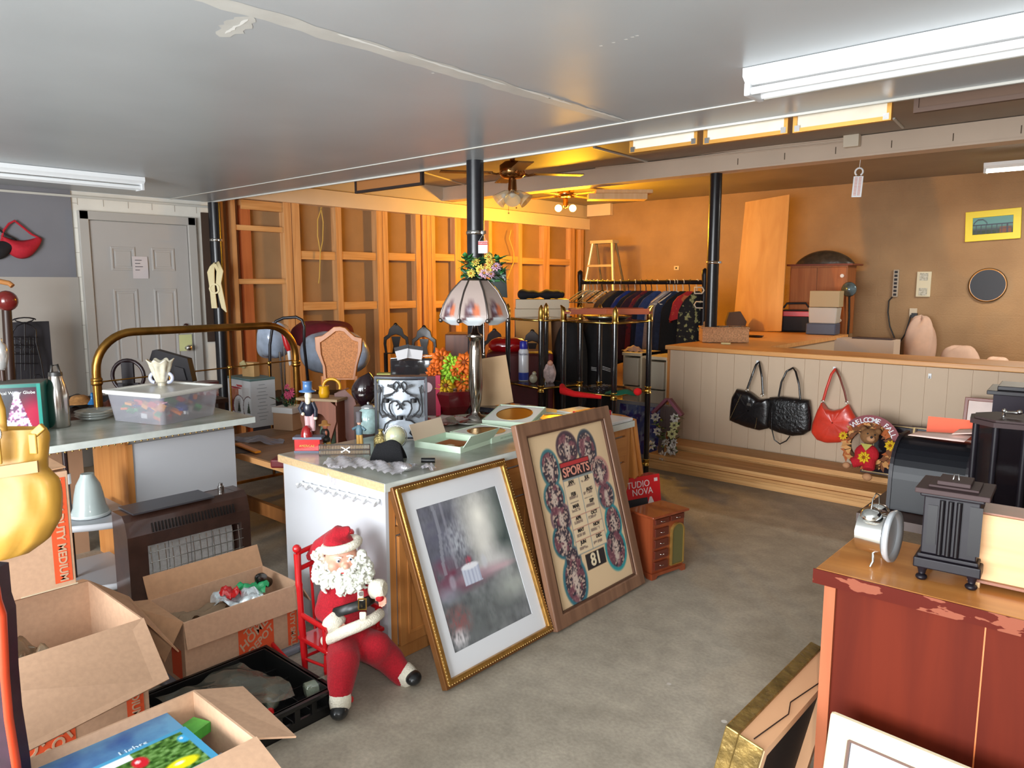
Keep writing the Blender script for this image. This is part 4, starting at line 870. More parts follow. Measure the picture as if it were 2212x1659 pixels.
for (u, v, D, s_, lab, m__) in ((160, 842, 5.0, (.34,.14,.06), 'black folded camera strap bag behind the steel bottle', BLACKM), (235, 838, 4.9, (.2,.14,.08), 'black padded pouch beside the brass headboard leg', BLACKM), (232, 870, 4.7, (.16,.1,.07), 'small reddish-brown box beside the brass headboard foot', mat('rust', (120,60,40), rough=.6))):
    p = PD(u, v, D); p.z = TB; one(MB().grid(lambda a, c: ((a-.5)*s_[0]*(.75+.25*math.sin(math.pi*c)), (c-.5)*s_[1]*2, .002+s_[2]*(math.sin(math.pi*a)*math.sin(math.pi*c))**.45+.008*math.sin(17*a+9*c)), 18, 12), 'pouch', m__, lab, 'bag', p, YAWD)
# ================================================================ bearded doll in its red rocking chair
RCH = mat('chair_red', (190,20,26), rough=.28, coat=.5)
t = thing('rocking_chair', 'small glossy red rocking chair carrying the bearded doll in red suit', 'rocking chair', (-2.40, 1.635, 0))
ya, yb = -.125, .125
def rail(y): return [(-.26+.54*k/10, y, .014+.055*((k-6.0)/6)**2) for k in range(11)]
for y in (ya, yb): MB().tube(rail(y), .012, 8, flat=.7).obj('rocker', RCH, t)
for y in (ya, yb):
    zt_ = .545
    MB().tube([(-.02,y,.03),(-.025,y,.12),(-.03,y,.2),(-.032,y,.21),(-.036,y,.3),(-.04,y,.38),(-.042,y,.39),(-.043,y,.40),(-.046,y,zt_-.03)], [.010,.014,.013,.015,.012,.013,.015,.013,.014], 10).ball((-.047,y,zt_-.012), .017).obj('back_post', RCH, t)
    MB().tube([(.13,y,.02),(.13,y,.08),(.13,y,.1),(.13,y,.16)], [.009,.012,.014,.011], 10).obj('leg', RCH, t)
    MB().tube([(-.04,y,.27),(.05,y,.265),(.14,y,.262)], .012, 8, flat=.7).obj('arm_rest', RCH, t)
    MB().cyl((.12,y,.17),(.12,y,.262), .009, n=10).obj('arm_post', RCH, t)
for z in (.45,.515): MB().tube([(-.045,ya,z),(-.055,0,z+.012),(-.045,yb,z)], .010, 8).obj('crest_rail', RCH, t)
for k in range(3): MB().cyl((-.035,ya+.06+k*.065,.19),(-.05,ya+.06+k*.065,.46), .006, n=8).obj('spindle', RCH, t)
MB().bb((-.05,ya-.012,.165),(.15,yb+.012,.182)).obj('seat', RCH, t, bevel=.005)
for z, x in ((.09,.12),(.1,-.02)): MB().cyl((x,ya,z),(x,yb,z), .007, n=8).obj('stretcher', RCH, t)
b = MB().tube([(-.02,ya,.09),(.13,ya,.11)], .006).tube([(-.02,yb,.09),(.13,yb,.11)], .006); b.obj('stretcher', RCH, t)
loc = PD(742, 1330, 2.74)
t = thing('bearded_doll', 'big bearded doll in a red plush suit slumped in the red rocking chair', 'doll', (loc.x, loc.y, 0), YAWD); L = scr(t.location)
PLUSH = mat('red_plush', (168,14,32), rough=.95, noise=.16, scale=160, sheen=.12, bump=.25, bscale=220)
FUR = mat('white_plush', (232,226,208), rough=.95, bump=.5, bscale=160, noise=.06, scale=90)
SKIN = mat('doll_skin', (226,164,140), rough=.45)
b = MB()
def lim(pts, rs, n=12): b.tube(pts, rs, n); [b.ball(p, r, 10, k=7) for p, r in zip(pts, rs)]
lim([L(742,1385,.03), L(740,1345,.02), L(738,1300,.015), L(737,1270,.02)], [.088,.098,.098,.075])
lim([L(716,1288,.01), L(704,1318,-.02), L(722,1345,-.07)], [.05,.046,.034])
lim([L(765,1275,.03), L(797,1272,.0), L(815,1275,-.04)], [.045,.038,.03])
lim([L(738,1390,-.02), L(742,1432,-.14), L(736,1478,-.22), L(735,1500,-.245)], [.068,.062,.05,.042])
lim([L(770,1385,.03), L(812,1400,-.03), L(845,1428,.0), L(868,1458,-.02)], [.064,.066,.056,.044])
b_ = soft(b, 'body', PLUSH, t, .009, 4)
b = MB()  # head
h = L(738,1205,-.03); b.ball(h, (.062,.06,.068), 20, k=14); b.ball(h+Vector((.034,-.040,-.012)), .022); b.ball(h+Vector((-.018,-.052,-.012)), .023)
b.ball(h+Vector((.030,-.062,-.010)), .0135)
soft(b, 'face', SKIN, t, .004, 4)
for dx, dy in ((.002,-.060),(.043,-.042)):
    e = MB().ball(h+Vector((dx,dy,.012)), .0085, 10); e.obj('eye', mat('eye_white', (230,230,235), rough=.15), t)
    MB().ball(h+Vector((dx+.002,dy-.006,.012)), .0045, 8).obj('pupil', mat('eye_dark', (30,40,60), rough=.1), t)
    MB().tube([h+Vector((dx-.012,dy-.004,.024)), h+Vector((dx,dy-.008,.028)), h+Vector((dx+.012,dy-.003,.024))], .004, 6).obj('eyebrow', FUR, t)
MB().tube([h+Vector((.004,-.060,-.032)), h+Vector((.018,-.064,-.036)), h+Vector((.030,-.056,-.032))], .0035, 6).obj('mouth', mat('lip_red', (190,50,50), rough=.4), t)
# curly beard and hair
random.seed(11); b = MB()
BP = [(700,1235),(712,1222),(770,1215),(786,1232),(694,1215),(690,1240),(700,1260),(716,1256),(730,1250),(745,1252),(760,1248),(775,1245),(790,1250),(788,1215),(780,1200),(798,1240),(746,1266),(732,1264),(760,1262),(775,1258),(715,1240),(728,1232),(748,1236),(765,1232),(742,1225),(756,1224),(690,1195),(686,1225),(795,1225),(750,1272)]
for (u, v) in BP:
    e = abs(u-742)/60; c_ = L(u, v, -.075+.055*e*e-.0006*(v-1200)*.3)
    for k in range(5):
        o = Vector((random.uniform(-.016,.016), random.uniform(-.012,.012), random.uniform(-.016,.014))); a0 = random.uniform(0, 6.28); r_ = random.uniform(.008,.014)
        b.tube([c_+o+Vector((r_*math.cos(a0+q*1.0), -.004-.003*math.sin(q*1.3), -.004*q+r_*math.sin(a0+q*1.0))) for q in range(6)], [.0065,.0075,.0075,.007,.006,.003], 6)
    b.ball(c_+Vector((0,.012,0)), .021, 10, k=7)
b.obj('beard', mat('beard_white', (226,228,216), rough=.35, noise=.1, scale=120, sheen=.3), t)
# hat
b = MB(); hc = h+Vector((0,.006,.045))
tip = L(752,1155,.0)
pts = [hc+Vector((-.01,.01,0)), hc+Vector((-.012,.012,.03)), hc+Vector((.0,.01,.05)), hc+Vector((.022,.0,.062)), tip+Vector((-.004,0,-.002))]
b.tube(pts, [.064,.055,.036,.022,.008], 16); b.tube([hc+Vector((-.03,.03,.02)), L(690,1180,.05), L(668,1205,.07)], [.04,.03,.018], 12); soft(b, 'hat', PLUSH, t, .006, 4)
MB().ball(L(750,1146,0), .0125).obj('pompom', mat('pom_red', (196,30,46), rough=.7), t)
MB().tube([hc+Vector((.064*math.cos(R(a)), -.002+.060*math.sin(R(a)), .006-.012*math.cos(R(a))*-1)) for a in range(0,360,20)], .0165, 10, closed=True).obj('hat_trim', FUR, t)
# cuffs, hem, belt
for (u, v, dy, r_, w_, ax) in ((722,1343,-.075,.042,.03,(.5,-.2,-.5)),(816,1272,-.045,.036,.03,(.9,-.2,.1)),(735,1512,-.25,.038,.035,(0,0,-1)),(877,1458,-.02,.042,.035,(.6,0,-.7))):
    c_ = L(u, v, dy); d_ = Vector(ax).normalized(); MB().tube([c_-d_*w_, c_-d_*w_*.7, c_, c_+d_*w_*.7, c_+d_*w_], [r_*.7,r_,r_*1.06,r_,r_*.7], 16).obj('fur_cuff', FUR, t)
hem = [L(700,1385,-.07), L(715,1378,-.10), L(745,1364,-.125), L(775,1352,-.12), L(805,1338,-.09), L(822,1325,-.05), L(818,1330,.02)]
MB().tube(hem, [.019,.022,.022,.022,.021,.02,.016], 12, flat=.8).obj('fur_hem', FUR, t)
bl = [L(690,1335,.03), L(706,1330,-.045), L(726,1323,-.09), L(750,1316,-.105), L(775,1308,-.10), L(796,1298,-.065), L(806,1292,.0)]
MB().tube(bl, .019, 8, flat=.25).obj('belt', mat('belt_black', (30,32,32), rough=.35), t)
k_ = L(783,1305,-.112); MB().ring([(-.016,-.022),(.016,-.022),(.016,.022),(-.016,.022)], [(-.012,-.018),(.012,-.018),(.012,.018),(-.012,.018)], -.003, .003).obj('buckle', BRASS, t).location = k_
MB().box(L(779,1287,-.098), (.024,.01,.04)).obj('front_trim', FUR, t, bevel=.006); MB().box(L(784,1330,-.12), (.026,.01,.03)).obj('front_trim', FUR, t, bevel=.006)
MB().cyl(L(780,1283,-.105), L(780,1283,-.11), .009).obj('button', mat('button_brown', (70,50,40), rough=.3), t)
# hands with fingers
def hand(c_, d_, up, side):
    d_ = Vector(d_).normalized(); s_ = d_.cross(Vector(up)).normalized()*side; n_ = s_.cross(d_)
    b = MB(); b.tube([c_-d_*.012, c_, c_+d_*.014], [.011,.014,.014], 10); b.ball(c_+d_*.012, .014)
    for i, (o, ln) in enumerate(((-.012,.024),(-.004,.029),(.004,.028),(.012,.022))):
        p = c_+d_*.018+s_*o; b.tube([p, p+d_*ln*.5-n_*.002, p+d_*ln*.85-n_*.008, p+d_*ln-n_*.014], [.0052,.005,.0046,.003], 8)
    b.tube([c_+s_*-.012*1, c_-s_*.02+d_*.008-n_*.004, c_-s_*.022+d_*.02-n_*.008], [.006,.0055,.0035], 8)
    return soft(b, 'hand', SKIN, t, .0022, 2)
hand(L(730,1352,-.09), (.45,-.35,-.45), (0,-1,.3), 1)
hand(L(823,1283,-.055), (.25,-.3,-.8), (0,-1,0), -1)
MB().ball(L(820,1292,-.07), (.016,.014,.014), 10).obj('mitten_palm', mat('mitten_red', (186,24,34), rough=.8), t)
# boots
BOOT = mat('boot_black', (28,30,32), rough=.3, coat=.3)
for (u, v, dy, dx) in ((733,1537,-.275,.0),(893,1464,-.045,.02)):
    c_ = L(u, v, dy); c_.z = max(c_.z, .024); b = MB(); b.ball(c_, (.033,.04,.026), 16); b.ball(c_+Vector((-.006-dx,.03,.006)), (.03,.03,.026), 14); soft(b, 'boot', BOOT, t, .005, 3)
# ================================================================ the low work table between the counters
t = thing('work_table', 'low brown wooden work table between the two counters', 'table', (-4.0, 2.95, 0))
WT = wood('table_wood', (120,88,62), (150,114,84), 'y', rough=.45)
MB().bb((-.85,-.68,.465),(.90,.12,.498)).obj('tabletop', WT, t)
MB().bb((-.86,-.70,.465),(.905,-.68,.499)).obj('front_edge', wood('table_edge', (196,138,84),(214,160,104),'x',rough=.5), t)
LGW = wood('leg_wood', (142,88,44), (170,110,58), 'z', rough=.5)
for x, y in ((-.8,-.62),(.2,-.62),(.84,.06),(-.8,.06)): MB().bb((x-.04,y-.03,0),(x+.05,y+.03,.465)).obj('leg', LGW, t)
MB().bb((-.78,-.64,.12),(.85,-.61,.2)).obj('apron', LGW, t)
T3 = .499
t, m_, L = S('hand_saw', 'hand saw with long orange handle strip lying on the low work table edge', 'saw', 535, 972, T3, 84)
MB().bb((-.02,-.16,.006),(.02,.16,.02)).obj('handle', mat('saw_orange', (226,140,30), rough=.3), t, bevel=.005)
MB().add([(-.015,-.1,.002),(-.2,.0,.002),(-.22,.2,.002),(-.015,.3,.002)], [(0,1,2,3)]).obj('blade', mat('blade_dark', (40,40,46), rough=.4, metal=.5), t, solid=.002)
crumple('plastic_sheet', mat('grey_film', (150,146,158), rough=.2, alpha=.75, coat=.5), 'crumpled lilac-grey plastic sheet on the low work table behind the saw', 'plastic', PZ(545,955,T3)+Vector((0,.05,.0)), .35, .16, .035, 41, 20)
# holiday dinnerware box
c0 = PZ(545, 925, T3); t = thing('dinnerware_box', 'tall white box printed with a small fir tree on its left face', 'box', (c0.x, c0.y, T3), 0)
wx, wy = .33, .20; hgt = (PX(545, 820, c0.x).z-T3)
MB().bb((-wx,0,0),(0,wy,hgt)).obj('carton', mat('white_card', (214,218,222), rough=.5), t, bevel=.002)
MB().bb((-wx,0,hgt),(0,wy,hgt+.003)).bb((-wx,-.001,hgt-.014),(.001,wy,hgt-.001)).obj('top_band', mat('teal_band', (92,122,120), rough=.5), t)
def din(u, v):
    c = np.zeros((len(u), 3))+np.array((216,216,218.)); n = vnoise(u, v, 20)
    c = mixc(c, rectm(u, v, .06, .94, .28, .86), (206,204,204)); c = mixc(c, rectm(u, v, .1, .48, .3, .8)*(.6+.4*n), (150,72,40)); c = mixc(c, rectm(u, v, .1, .3, .3, .55), (120,40,30))
    for x, r_ in ((.48,.26),(.9,.25)):
        d = np.sqrt(((u-x)/r_)**2+((v-.42)/.26)**2); c = mixc(c, (d < 1)*(v > .24)*1., (92,50,54)); c = mixc(c, (d < .92)*(v > .24)*1., (214,216,220))
        tr = ((np.abs(u-x) < (.56-v)*.3) & (v > .3) & (v < .56)).astype(float); c = mixc(c, tr, (44,60,46))
    c = mixc(c, blob(u, v, .35, .83, .25, .02, .2), (150,30,40)); c = mixc(c, rectm(u, v, .35, .65, .86, .9)*(n > .4), (190,70,70)); return c
painted('printed_front', t, wx-.004, hgt-.02, 70, 90, din, PRINT, (-wx/2, -.0015, .002))
b = MB()
for i in range(11): w_ = .05+.05*((i*7) % 5)/5; b.bb((.0012, wy/2-w_/2-.01, .05+i*.026),(.002, wy/2+w_/2-.01, .054+i*.026))
b.obj('fine_print', mat('grey_ink', (150,156,162), rough=.7), t)
t = thing('candle_bag', 'small kraft paper bag with pale ribbon rosette on top of the dinnerware box', 'gift bag', (c0.x-.17, c0.y+.1, T3+hgt+.004), 20)
MB().bb((-.05,-.03,0),(.06,.03,.105)).bb((-.052,-.031,.08),(.0,-.03,.105)).obj('bag_body', mat('kraft', (206,166,112), rough=.8), t, bevel=.003)
b = MB(); random.seed(2)
for i in range(14): a = i*2.4; b.ball((-.03+.02*math.cos(a)*(.3+i/14), -.042, .09+.02*math.sin(a)*(.3+i/14)), .012, 8, k=5)
b.obj('rosette', mat('rosette', (190,176,128), rough=.8), t)
t, m_, L = S('candy_tin', 'red and white patterned canister beside the dinnerware box', 'tin', 470, 880, T3)
t.location = PZ(505, 912, T3)+Vector((-.06,-.16,0)); 
def canf(u, v):
    c = np.zeros((len(u), 3))+np.array((186,36,36.)); n = vnoise(u, v, 12); c = mixc(c, (n > .55)*1., (226,214,206)); c = mixc(c, (vnoise(u+4, v, 20) > .7)*1., (90,40,30)); return c
MB().cyl((0,0,0),(0,0,.30), .075, n=24).obj('canister', mat('candy_print', (186,40,40), rough=.35, col2=(228,210,204), scale=34, thr=(.48,.52)), t)
MB().cyl((0,0,.30),(0,0,.325), .078, n=24).obj('lid', mat('tin_red_dark', (110,30,30), rough=.3), t)
# square vase box with pink flowers
t, m_, L = S('flower_box', 'square tan wooden planter with white band and pink silk flowers', 'planter', 628, 925, T3, 20)
MB().bb((-.085,-.085,0),(.085,.085,.125)).obj('box_body', mat('tan_box', (196,160,130), rough=.7), t, bevel=.003)
MB().bb((-.09,-.09,.125),(.09,.09,.165)).obj('band', WHITEP, t)
random.seed(8)
def flowers(t, center, spread, n, m, r_=.02, petals=6, hgt=.0, nm='flower', up=(0,-.5,.8)):
    for i in range(n):
        c_ = Vector(center)+Vector((random.uniform(-1,1)*spread[0], random.uniform(-1,1)*spread[1], random.uniform(-1,1)*spread[2]))
        flower(t, c_, r_*random.uniform(.85,1.15), m if not isinstance(m, (list, tuple)) else m[i % len(m)], petals, nm)
def flower(t, c_, r_, m, petals=7, nm='flower', mid=None, tilt=None):
    ax = tilt or (random.uniform(-25,25), random.uniform(-25,25)); M_ = Matrix.Translation(c_) @ Matrix.Rotation(R(75+ax[0]), 4, 'X') @ Matrix.Rotation(R(ax[1]), 4, 'Y')
    b = MB(); b.T = M_
    for lay in range(2):
        for k in range(petals):
            a = 2*math.pi*(k+.5*lay)/petals; q = r_*(1-.25*lay); h_ = q*.35*lay
            b.add([(q*.2*math.cos(a), q*.2*math.sin(a), .1*q+h_), (q*.7*math.cos(a-.32), q*.7*math.sin(a-.32), q*.25+h_), (q*1.05*math.cos(a), q*1.05*math.sin(a), q*.12+h_), (q*.7*math.cos(a+.32), q*.7*math.sin(a+.32), q*.25+h_)], [(0,1,2,3)], 0, True)
    o = b.obj(nm, m, t, solid=.0012)
    if mid: c2 = MB(); c2.T = M_; c2.ball((0,0,r_*.25), r_*.22, 8, k=5); c2.obj('flower_centre', mid, o)
    return o
def leaves(t, center, spread, n, m, ln=.05, nm='foliage'):
    b = MB()
    for i in range(n):
        c_ = Vector(center)+Vector((random.uniform(-1,1)*spread[0], random.uniform(-1,1)*spread[1], random.uniform(-1,1)*spread[2]))
        a = random.uniform(0, 6.28); tl = random.uniform(-.6,.9); d_ = Vector((math.cos(a)*math.cos(tl), math.sin(a)*math.cos(tl), math.sin(tl))); s_ = d_.cross(Vector((0,0,1))).normalized()*ln*.28
        b.add([c_, c_+d_*ln*.5+s_, c_+d_*ln+Vector((0,0,-.1*ln)), c_+d_*ln*.5-s_], [(0,1,2,3)], 0, True)
    return b.obj(nm, m, t, solid=.001)
LEAF = mat('silk_leaf', (50,110,56), rough=.5, noise=.3, scale=20)
leaves(t, (-.02,0,.22), (.07,.05,.05), 26, mat('dark_leaf', (36,70,48), rough=.5), .06)
b = MB()
for i in range(6): b.tube([(-.03+i*.012,0,.14),(-.06+i*.03,0,.24)], .002, 5)
b.obj('stem', LEAF, t); flowers(t, (.03,-.03,.285), (.04,.02,.04), 4, mat('pink_petal', (222,90,130), rough=.6), .035, 8)
# arched wood cubby
t, m_, L = S('cubby_shelf', 'reddish wooden cubby box with arched cut-out standing behind the top-hat figurine', 'shelf', 690, 965, T3, 25)
CUB = wood('cubby_wood', (112,62,44), (132,78,56), 'z', rough=.4)
b = MB(); arch = [(-.06,.02),(.06,.02),(.06,.16)]+arc(0,.16,.06,0,180,10)[1:]; o1 = [(-.13,0),(.13,0),(.13,.2),(.13,.26)]+[(.13-.26*k/9,.30) for k in range(0,10)]
n_ = len(arch); out_ = []
for (x, z) in arch: a = math.atan2(z-.15, x); s_ = min(.13/abs(math.cos(a)) if abs(math.cos(a)) > 1e-3 else 9, (.15 if z > .15 else .15)/abs(math.sin(a)) if abs(math.sin(a)) > 1e-3 else 9); out_.append((s_*math.cos(a), .15+s_*math.sin(a)))
b.ring(out_, arch, -.004, .012); b.bb((-.13,.012,0),(-.118,.14,.30)).bb((.118,.012,0),(.13,.14,.30)).bb((-.118,.128,0),(.118,.14,.30)).obj('case', CUB, t)
MB().bb((-.15,-.02,.301),(.15,.16,.318)).obj('top', mat('tan_top', (150,124,92), rough=.5), t, bevel=.002)
t2, m_, L = S('glass_cloche', 'greenish glass dome standing inside the wooden cubby', 'glass dome', 692, 955, T3, 0); t2.location = t.location+Vector((.01,.06,.0)); MB().lathe([(.05,0),(.05,.10),(.04,.14),(.0,.16)], n=20).obj('dome', mat('green_glass', (120,150,124), rough=.1, alpha=.6, coat=.6), t2)
t3 = thing('yellow_ornament', 'yellow ceramic cup and curled handle on top of the wooden cubby', 'ornament', t.location+Vector((.0,.05,.319)), YAWD)
YC = mat('yellow_ceramic', (214,158,24), rough=.25, coat=.4)
MB().lathe([(.0,0),(.03,0),(.036,.03),(.03,.06),(.034,.075)], (0,0,0), 18).obj('cup', YC, t3)
MB().tube([(.05+.055*math.cos(R(a)), 0, .07+.05*math.sin(R(a))) for a in range(-20, 230, 20)]+[(.0,0,.02)], .009, 8).obj('handle', YC, t3)
t, m_, L = S('saddle_stool', 'dark reddish-brown curved wooden piece leaning behind the wooden cubby', 'stool', 745, 960, T3)
MB().prism([(p.x, p.z) for p in (L(722,850), L(745,842), L(765,860), L(778,905), L(780,960), L(758,970), L(740,930), L(728,900))], 0, .10).obj('curved_side', wood('redbrown', (84,40,28), (104,52,36), 'z', rough=.35), t, bevel=.01)
t.location.z = T3+.0
# black glossy helmet-like vase, cane chair, bedding
t, m_, L = P_at('black_helmet', 'glossy dark plum helmet resting between the cane chair and the candle screen', 'helmet', 787, 842, 3.95)
b = MB().grid(lambda u, v: ((26+2*math.sin(3*v))*m_*math.cos(6.2832*u)*math.sin(.25+v*2.5)**.8, 26*m_*math.sin(6.2832*u)*math.sin(.25+v*2.5)**.8, (-34+66*v+ (6*math.cos(6.2832*u)*v))*m_), 28, 12, cu=True); b.obj('shell', mat('plum_gloss', (30,12,18), rough=.15, coat=.6), t)
MB().box((-2*m_,-24*m_,-8*m_),(10*m_,.012,4*m_)).obj('badge', CHROME, t)
# little pedestal under it
one(MB().bb((-.05,-.05,0),(.05,.05,(t.location.z-33*m_)-T3-.001)), 'pedestal', DARKW, 'dark wooden block supporting the glossy plum helmet', 'pedestal', (t.location.x, t.location.y, T3), YAWD)
t, m_, L = P_at('cane_chair', 'tall honey-coloured cane-back chair standing beyond the low work table', 'chair', 735, 800, 5.15, YAWD); t.location.z = 0; L = scr(t.location); zt_ = L(735,705).z
CH = wood('honey_wood', (158,92,38), (180,110,52), 'z', rough=.4)
sx = lambda u, v: (L(u, v).x, L(u, v).z)
fr_o = [sx(*q) for q in ((700,820),(698,790),(683,755),(681,728),(697,725),(712,714),(722,706),(735,705),(747,708),(757,718),(768,727),(783,730),(781,758),(772,790),(768,820))]
fr_i = [sx(*q) for q in ((706,816),(704,792),(695,765),(693,740),(701,735),(716,724),(726,716),(735,715),(744,717),(753,726),(762,735),(774,739),(773,762),(766,792),(762,816))]
MB().ring(fr_o, fr_i, -.018, .018).obj('back_frame', CH, t, bevel=.003)
MB().prism(fr_i, -.003, .003).obj('cane_panel', mat('cane', (176,112,62), rough=.7, noise=.25, scale=120), t)
zs = .46; x0_, x1_ = sx(698,800)[0], sx(770,800)[0]
MB().bb((x0_-.03,-.42,zs-.03),(x1_+.03,.03,zs)).obj('seat', CH, t, bevel=.008)
for x in (x0_, x1_):
    MB().cyl((x,-.4,0),(x,-.4,zs-.03), .018, n=10).obj('leg', CH, t); MB().tube([(x,.03,0),(x,0,zs),(x,0,sx(700,818)[1]+.02)], .018, 10).obj('leg', CH, t)
# quilt bags and maroon bedding on a bench
one(MB().bb((-.6,-.35,.0),(.45,.35,.55)), 'storage_bench', mat('dark_fabric', (40,30,32), rough=.9), 'dark covered bench under the bagged bedding beyond the brass headboard', 'bench', tuple(Vector((PD(715,800,6.6).x, PD(715,800,6.6).y, 0))), YAWD)
def lump(nm, lab, cat, u, v, D, w_, h_, d_, m, seed=1, amp=.05, rz=YAWD, par=None, zb=None):
    p = PD(u, v, D); rg = random.Random(seed); ph = [rg.uniform(0,6) for _ in range(6)]; mm = mpp(p); W2, H2 = w_*mm/2, h_*mm/2
    def f(a, c):
        th_ = 6.2832*a; ph_ = math.pi*(c-.5); r_ = 1+amp*(math.sin(3*th_+ph[0]+4*c)+.6*math.sin(7*th_+ph[1]-9*c)+.5*math.sin(13*c+ph[2]))
        cx = math.copysign(abs(math.cos(th_))**.8, math.cos(th_)); return (W2*r_*cx*max(1e-4, math.cos(ph_))**.55, d_/2*r_*math.sin(th_)*max(1e-4, math.cos(ph_))**.6, H2*r_*math.sin(ph_))
    b = MB().grid(f, 36, 20, cu=True)
    if par is not None: o = b.obj(nm, m, par); return o
    return one(b, nm, m, lab, cat, p, rz)
BAGB = mat('bag_bluewhite', (176,190,212), rough=.2, noise=.18, scale=9, coat=.6, bump=.3, bscale=14)
lump('bedding_bag', 'clear zip bag of pale blue-white quilt behind the cane chair', 'bag', 725, 762, 6.3, 148, 88, .4, BAGB, 3, .03)
lump('bedding_bag', 'white and blue plastic bedding bag behind the brass headboard corner', 'bag', 590, 735, 6.2, 70, 75, .3, BAGB, 5, .05)
lump('folded_quilt', 'maroon quilt heaped on top of the bagged bedding', 'quilt', 700, 722, 6.6, 135, 56, .5, mat('maroon_cloth', (112,22,34), rough=.9, noise=.15, scale=12, bump=.3), 7, .04)
t, m_, L = P_at('folding_walker', 'dark metal folding walker with curved grip handle beside the brass headboard', 'walker', 620, 760, 5.85); t.location.z = 0; L = scr(t.location)
MB().tube([(L(583,820).x,0,0), L(583,800), L(583,745), L(588,710), L(596,694), L(612,687), L(640,685), L(652,691), L(657,705), L(657,745), (L(657,820).x,.3,0)], .012, 8).obj('frame_tube', mat('walker_black', (34,32,38), rough=.35), t)
MB().tube([L(604,760,.0), (L(610,850).x,.1,0)], .009).tube([L(690-50,745,.05), (L(642,850).x,.2,0)], .009).obj('brace', STEEL, t)
t, m_, L = P_at('umbrella', 'closed red umbrella with white tip leaning behind the brass headboard leg', 'umbrella', 625, 745, 5.8); t.location.z = 0; L = scr(t.location)
MB().tube([L(613,720), L(620,745), L(624,758)], [.02,.026,.016], 10).obj('canopy', mat('red_gloss2', (190,26,30), rough=.3), t)
MB().tube([L(624,757), L(627,786), L(626,790)], [.014,.011,.003], 10).obj('handle', WHITEP, t)
MB().tube([L(613,720), (L(600,720).x, .1, 0)], .006).obj('shaft', STEEL, t)
t, m_, L = P_at('red_tray', 'small dark red case lying under the brass headboard corner', 'case', 628, 820, 4.2); t.location.z = T3
MB().bb((-.12,-.06,0),(.12,.06,.05)).obj('case_body', mat('dark_red', (110,20,28), rough=.4), t, bevel=.01)
# ================================================================ things on the oak cabinet's countertop
t, m_, L = S('top_hat_figurine', 'tall painted figurine in blue top hat and striped trousers on a red base', 'figurine', 668, 976, TZ)
MB().bb((-30*m_,-.02,0),(27*m_,.04,4*m_)).bb((-32*m_,-.022,29*m_),(30*m_,.042,34*m_)).obj('base_slab', mat('blue_grey_paint', (92,100,120), rough=.4), t)
MB().bb((-29*m_,-.02,4*m_),(26*m_,.04,29*m_)).obj('base', mat('figurine_red', (196,24,24), rough=.25, coat=.4), t, bevel=.002)
text('AMERICAS', 7*m_, BRASS, t, (-2*m_, -.021, 15*m_))
MB().lathe([(13*m_,0),(12*m_,8*m_),(9*m_,18*m_),(4*m_,23*m_),(0,24*m_)], (-4*m_,0,34*m_), 18).obj('red_bell', mat('figurine_red2', (150,20,24), rough=.2, coat=.5), t)
def stripes(nm, c1, c2, sc):
    if nm in MATS: return MATS[nm]
    m, N, Lk, P = _new(nm); tc = N.new('ShaderNodeTexCoord'); wv = N.new('ShaderNodeTexWave'); wv.inputs['Scale'].default_value = sc; Lk.new(tc.outputs['Object'], wv.inputs[0])
    cr = N.new('ShaderNodeValToRGB'); cr.color_ramp.interpolation = 'CONSTANT'; e = cr.color_ramp.elements; e[0].color = rgba(c1); e[1].position = .5; e[1].color = rgba(c2); Lk.new(wv.outputs[0], cr.inputs[0]); Lk.new(cr.outputs[0], P.inputs['Base Color']); MATS[nm] = m; return m
b = MB().tube([(-3*m_,.02,45*m_),(-3*m_,.02,75*m_),(-2*m_,.02,86*m_)], [6*m_,7*m_,7*m_], 10).tube([(7*m_,.02,45*m_),(7*m_,.02,75*m_),(4*m_,.02,86*m_)], [6*m_,7*m_,7*m_], 10); b.obj('trousers', stripes('candy_stripes', (222,214,214), (176,60,80), 90), t)
MB().lathe([(8*m_,-14*m_),(13*m_,-4*m_),(12*m_,8*m_),(9*m_,16*m_),(4*m_,20*m_)], (0,.015,92*m_), 16).tube([(-10*m_,.01,108*m_),(-17*m_,.0,95*m_),(-10*m_,-.01,84*m_)], 4.5*m_, 8).tube([(10*m_,.01,108*m_),(16*m_,.01,92*m_),(15*m_,.01,76*m_)], 4.5*m_, 8).obj('coat', mat('navy_paint', (30,32,48), rough=.3, coat=.3), t)
MB().ball((1*m_,.01,122*m_), (8*m_,8*m_,10*m_), 14).ball((1*m_,.0,112*m_), (6*m_,5*m_,10*m_), 12).ball((-9*m_,-.012,84*m_), 4*m_).ball((15*m_,.01,73*m_), 4*m_).obj('head', mat('painted_face', (228,216,190), rough=.4), t)
MB().lathe([(18*m_,0),(18*m_,2*m_),(10*m_,4*m_),(9.5*m_,20*m_),(11*m_,22*m_),(0,22*m_)], (0,.01,131*m_), 20).obj('hat', mat('hat_blue', (70,110,160), rough=.3, coat=.3), t)
t, m_, L = S('cowboy_figurine', 'small cowboy figurine in yellow hat on the countertop corner beside the red base', 'figurine', 703, 965, TZ)
MB().ball((0,0,28*m_), (10*m_,9*m_,14*m_)).ball((0,0,16*m_), (12*m_,10*m_,8*m_)).obj('body', mat('cowboy_dark', (44,40,36), rough=.4), t)
MB().ball((-7*m_,-.01,6*m_), (6*m_,8*m_,6*m_)).ball((8*m_,-.01,6*m_), (6*m_,8*m_,6*m_)).obj('boots', mat('ochre', (206,160,84), rough=.4), t)
MB().ball((1*m_,-.0,44*m_), 6*m_).ball((3*m_,-.012,30*m_), (4*m_,3*m_,7*m_)).obj('head', mat('rosy', (206,120,90), rough=.4), t)
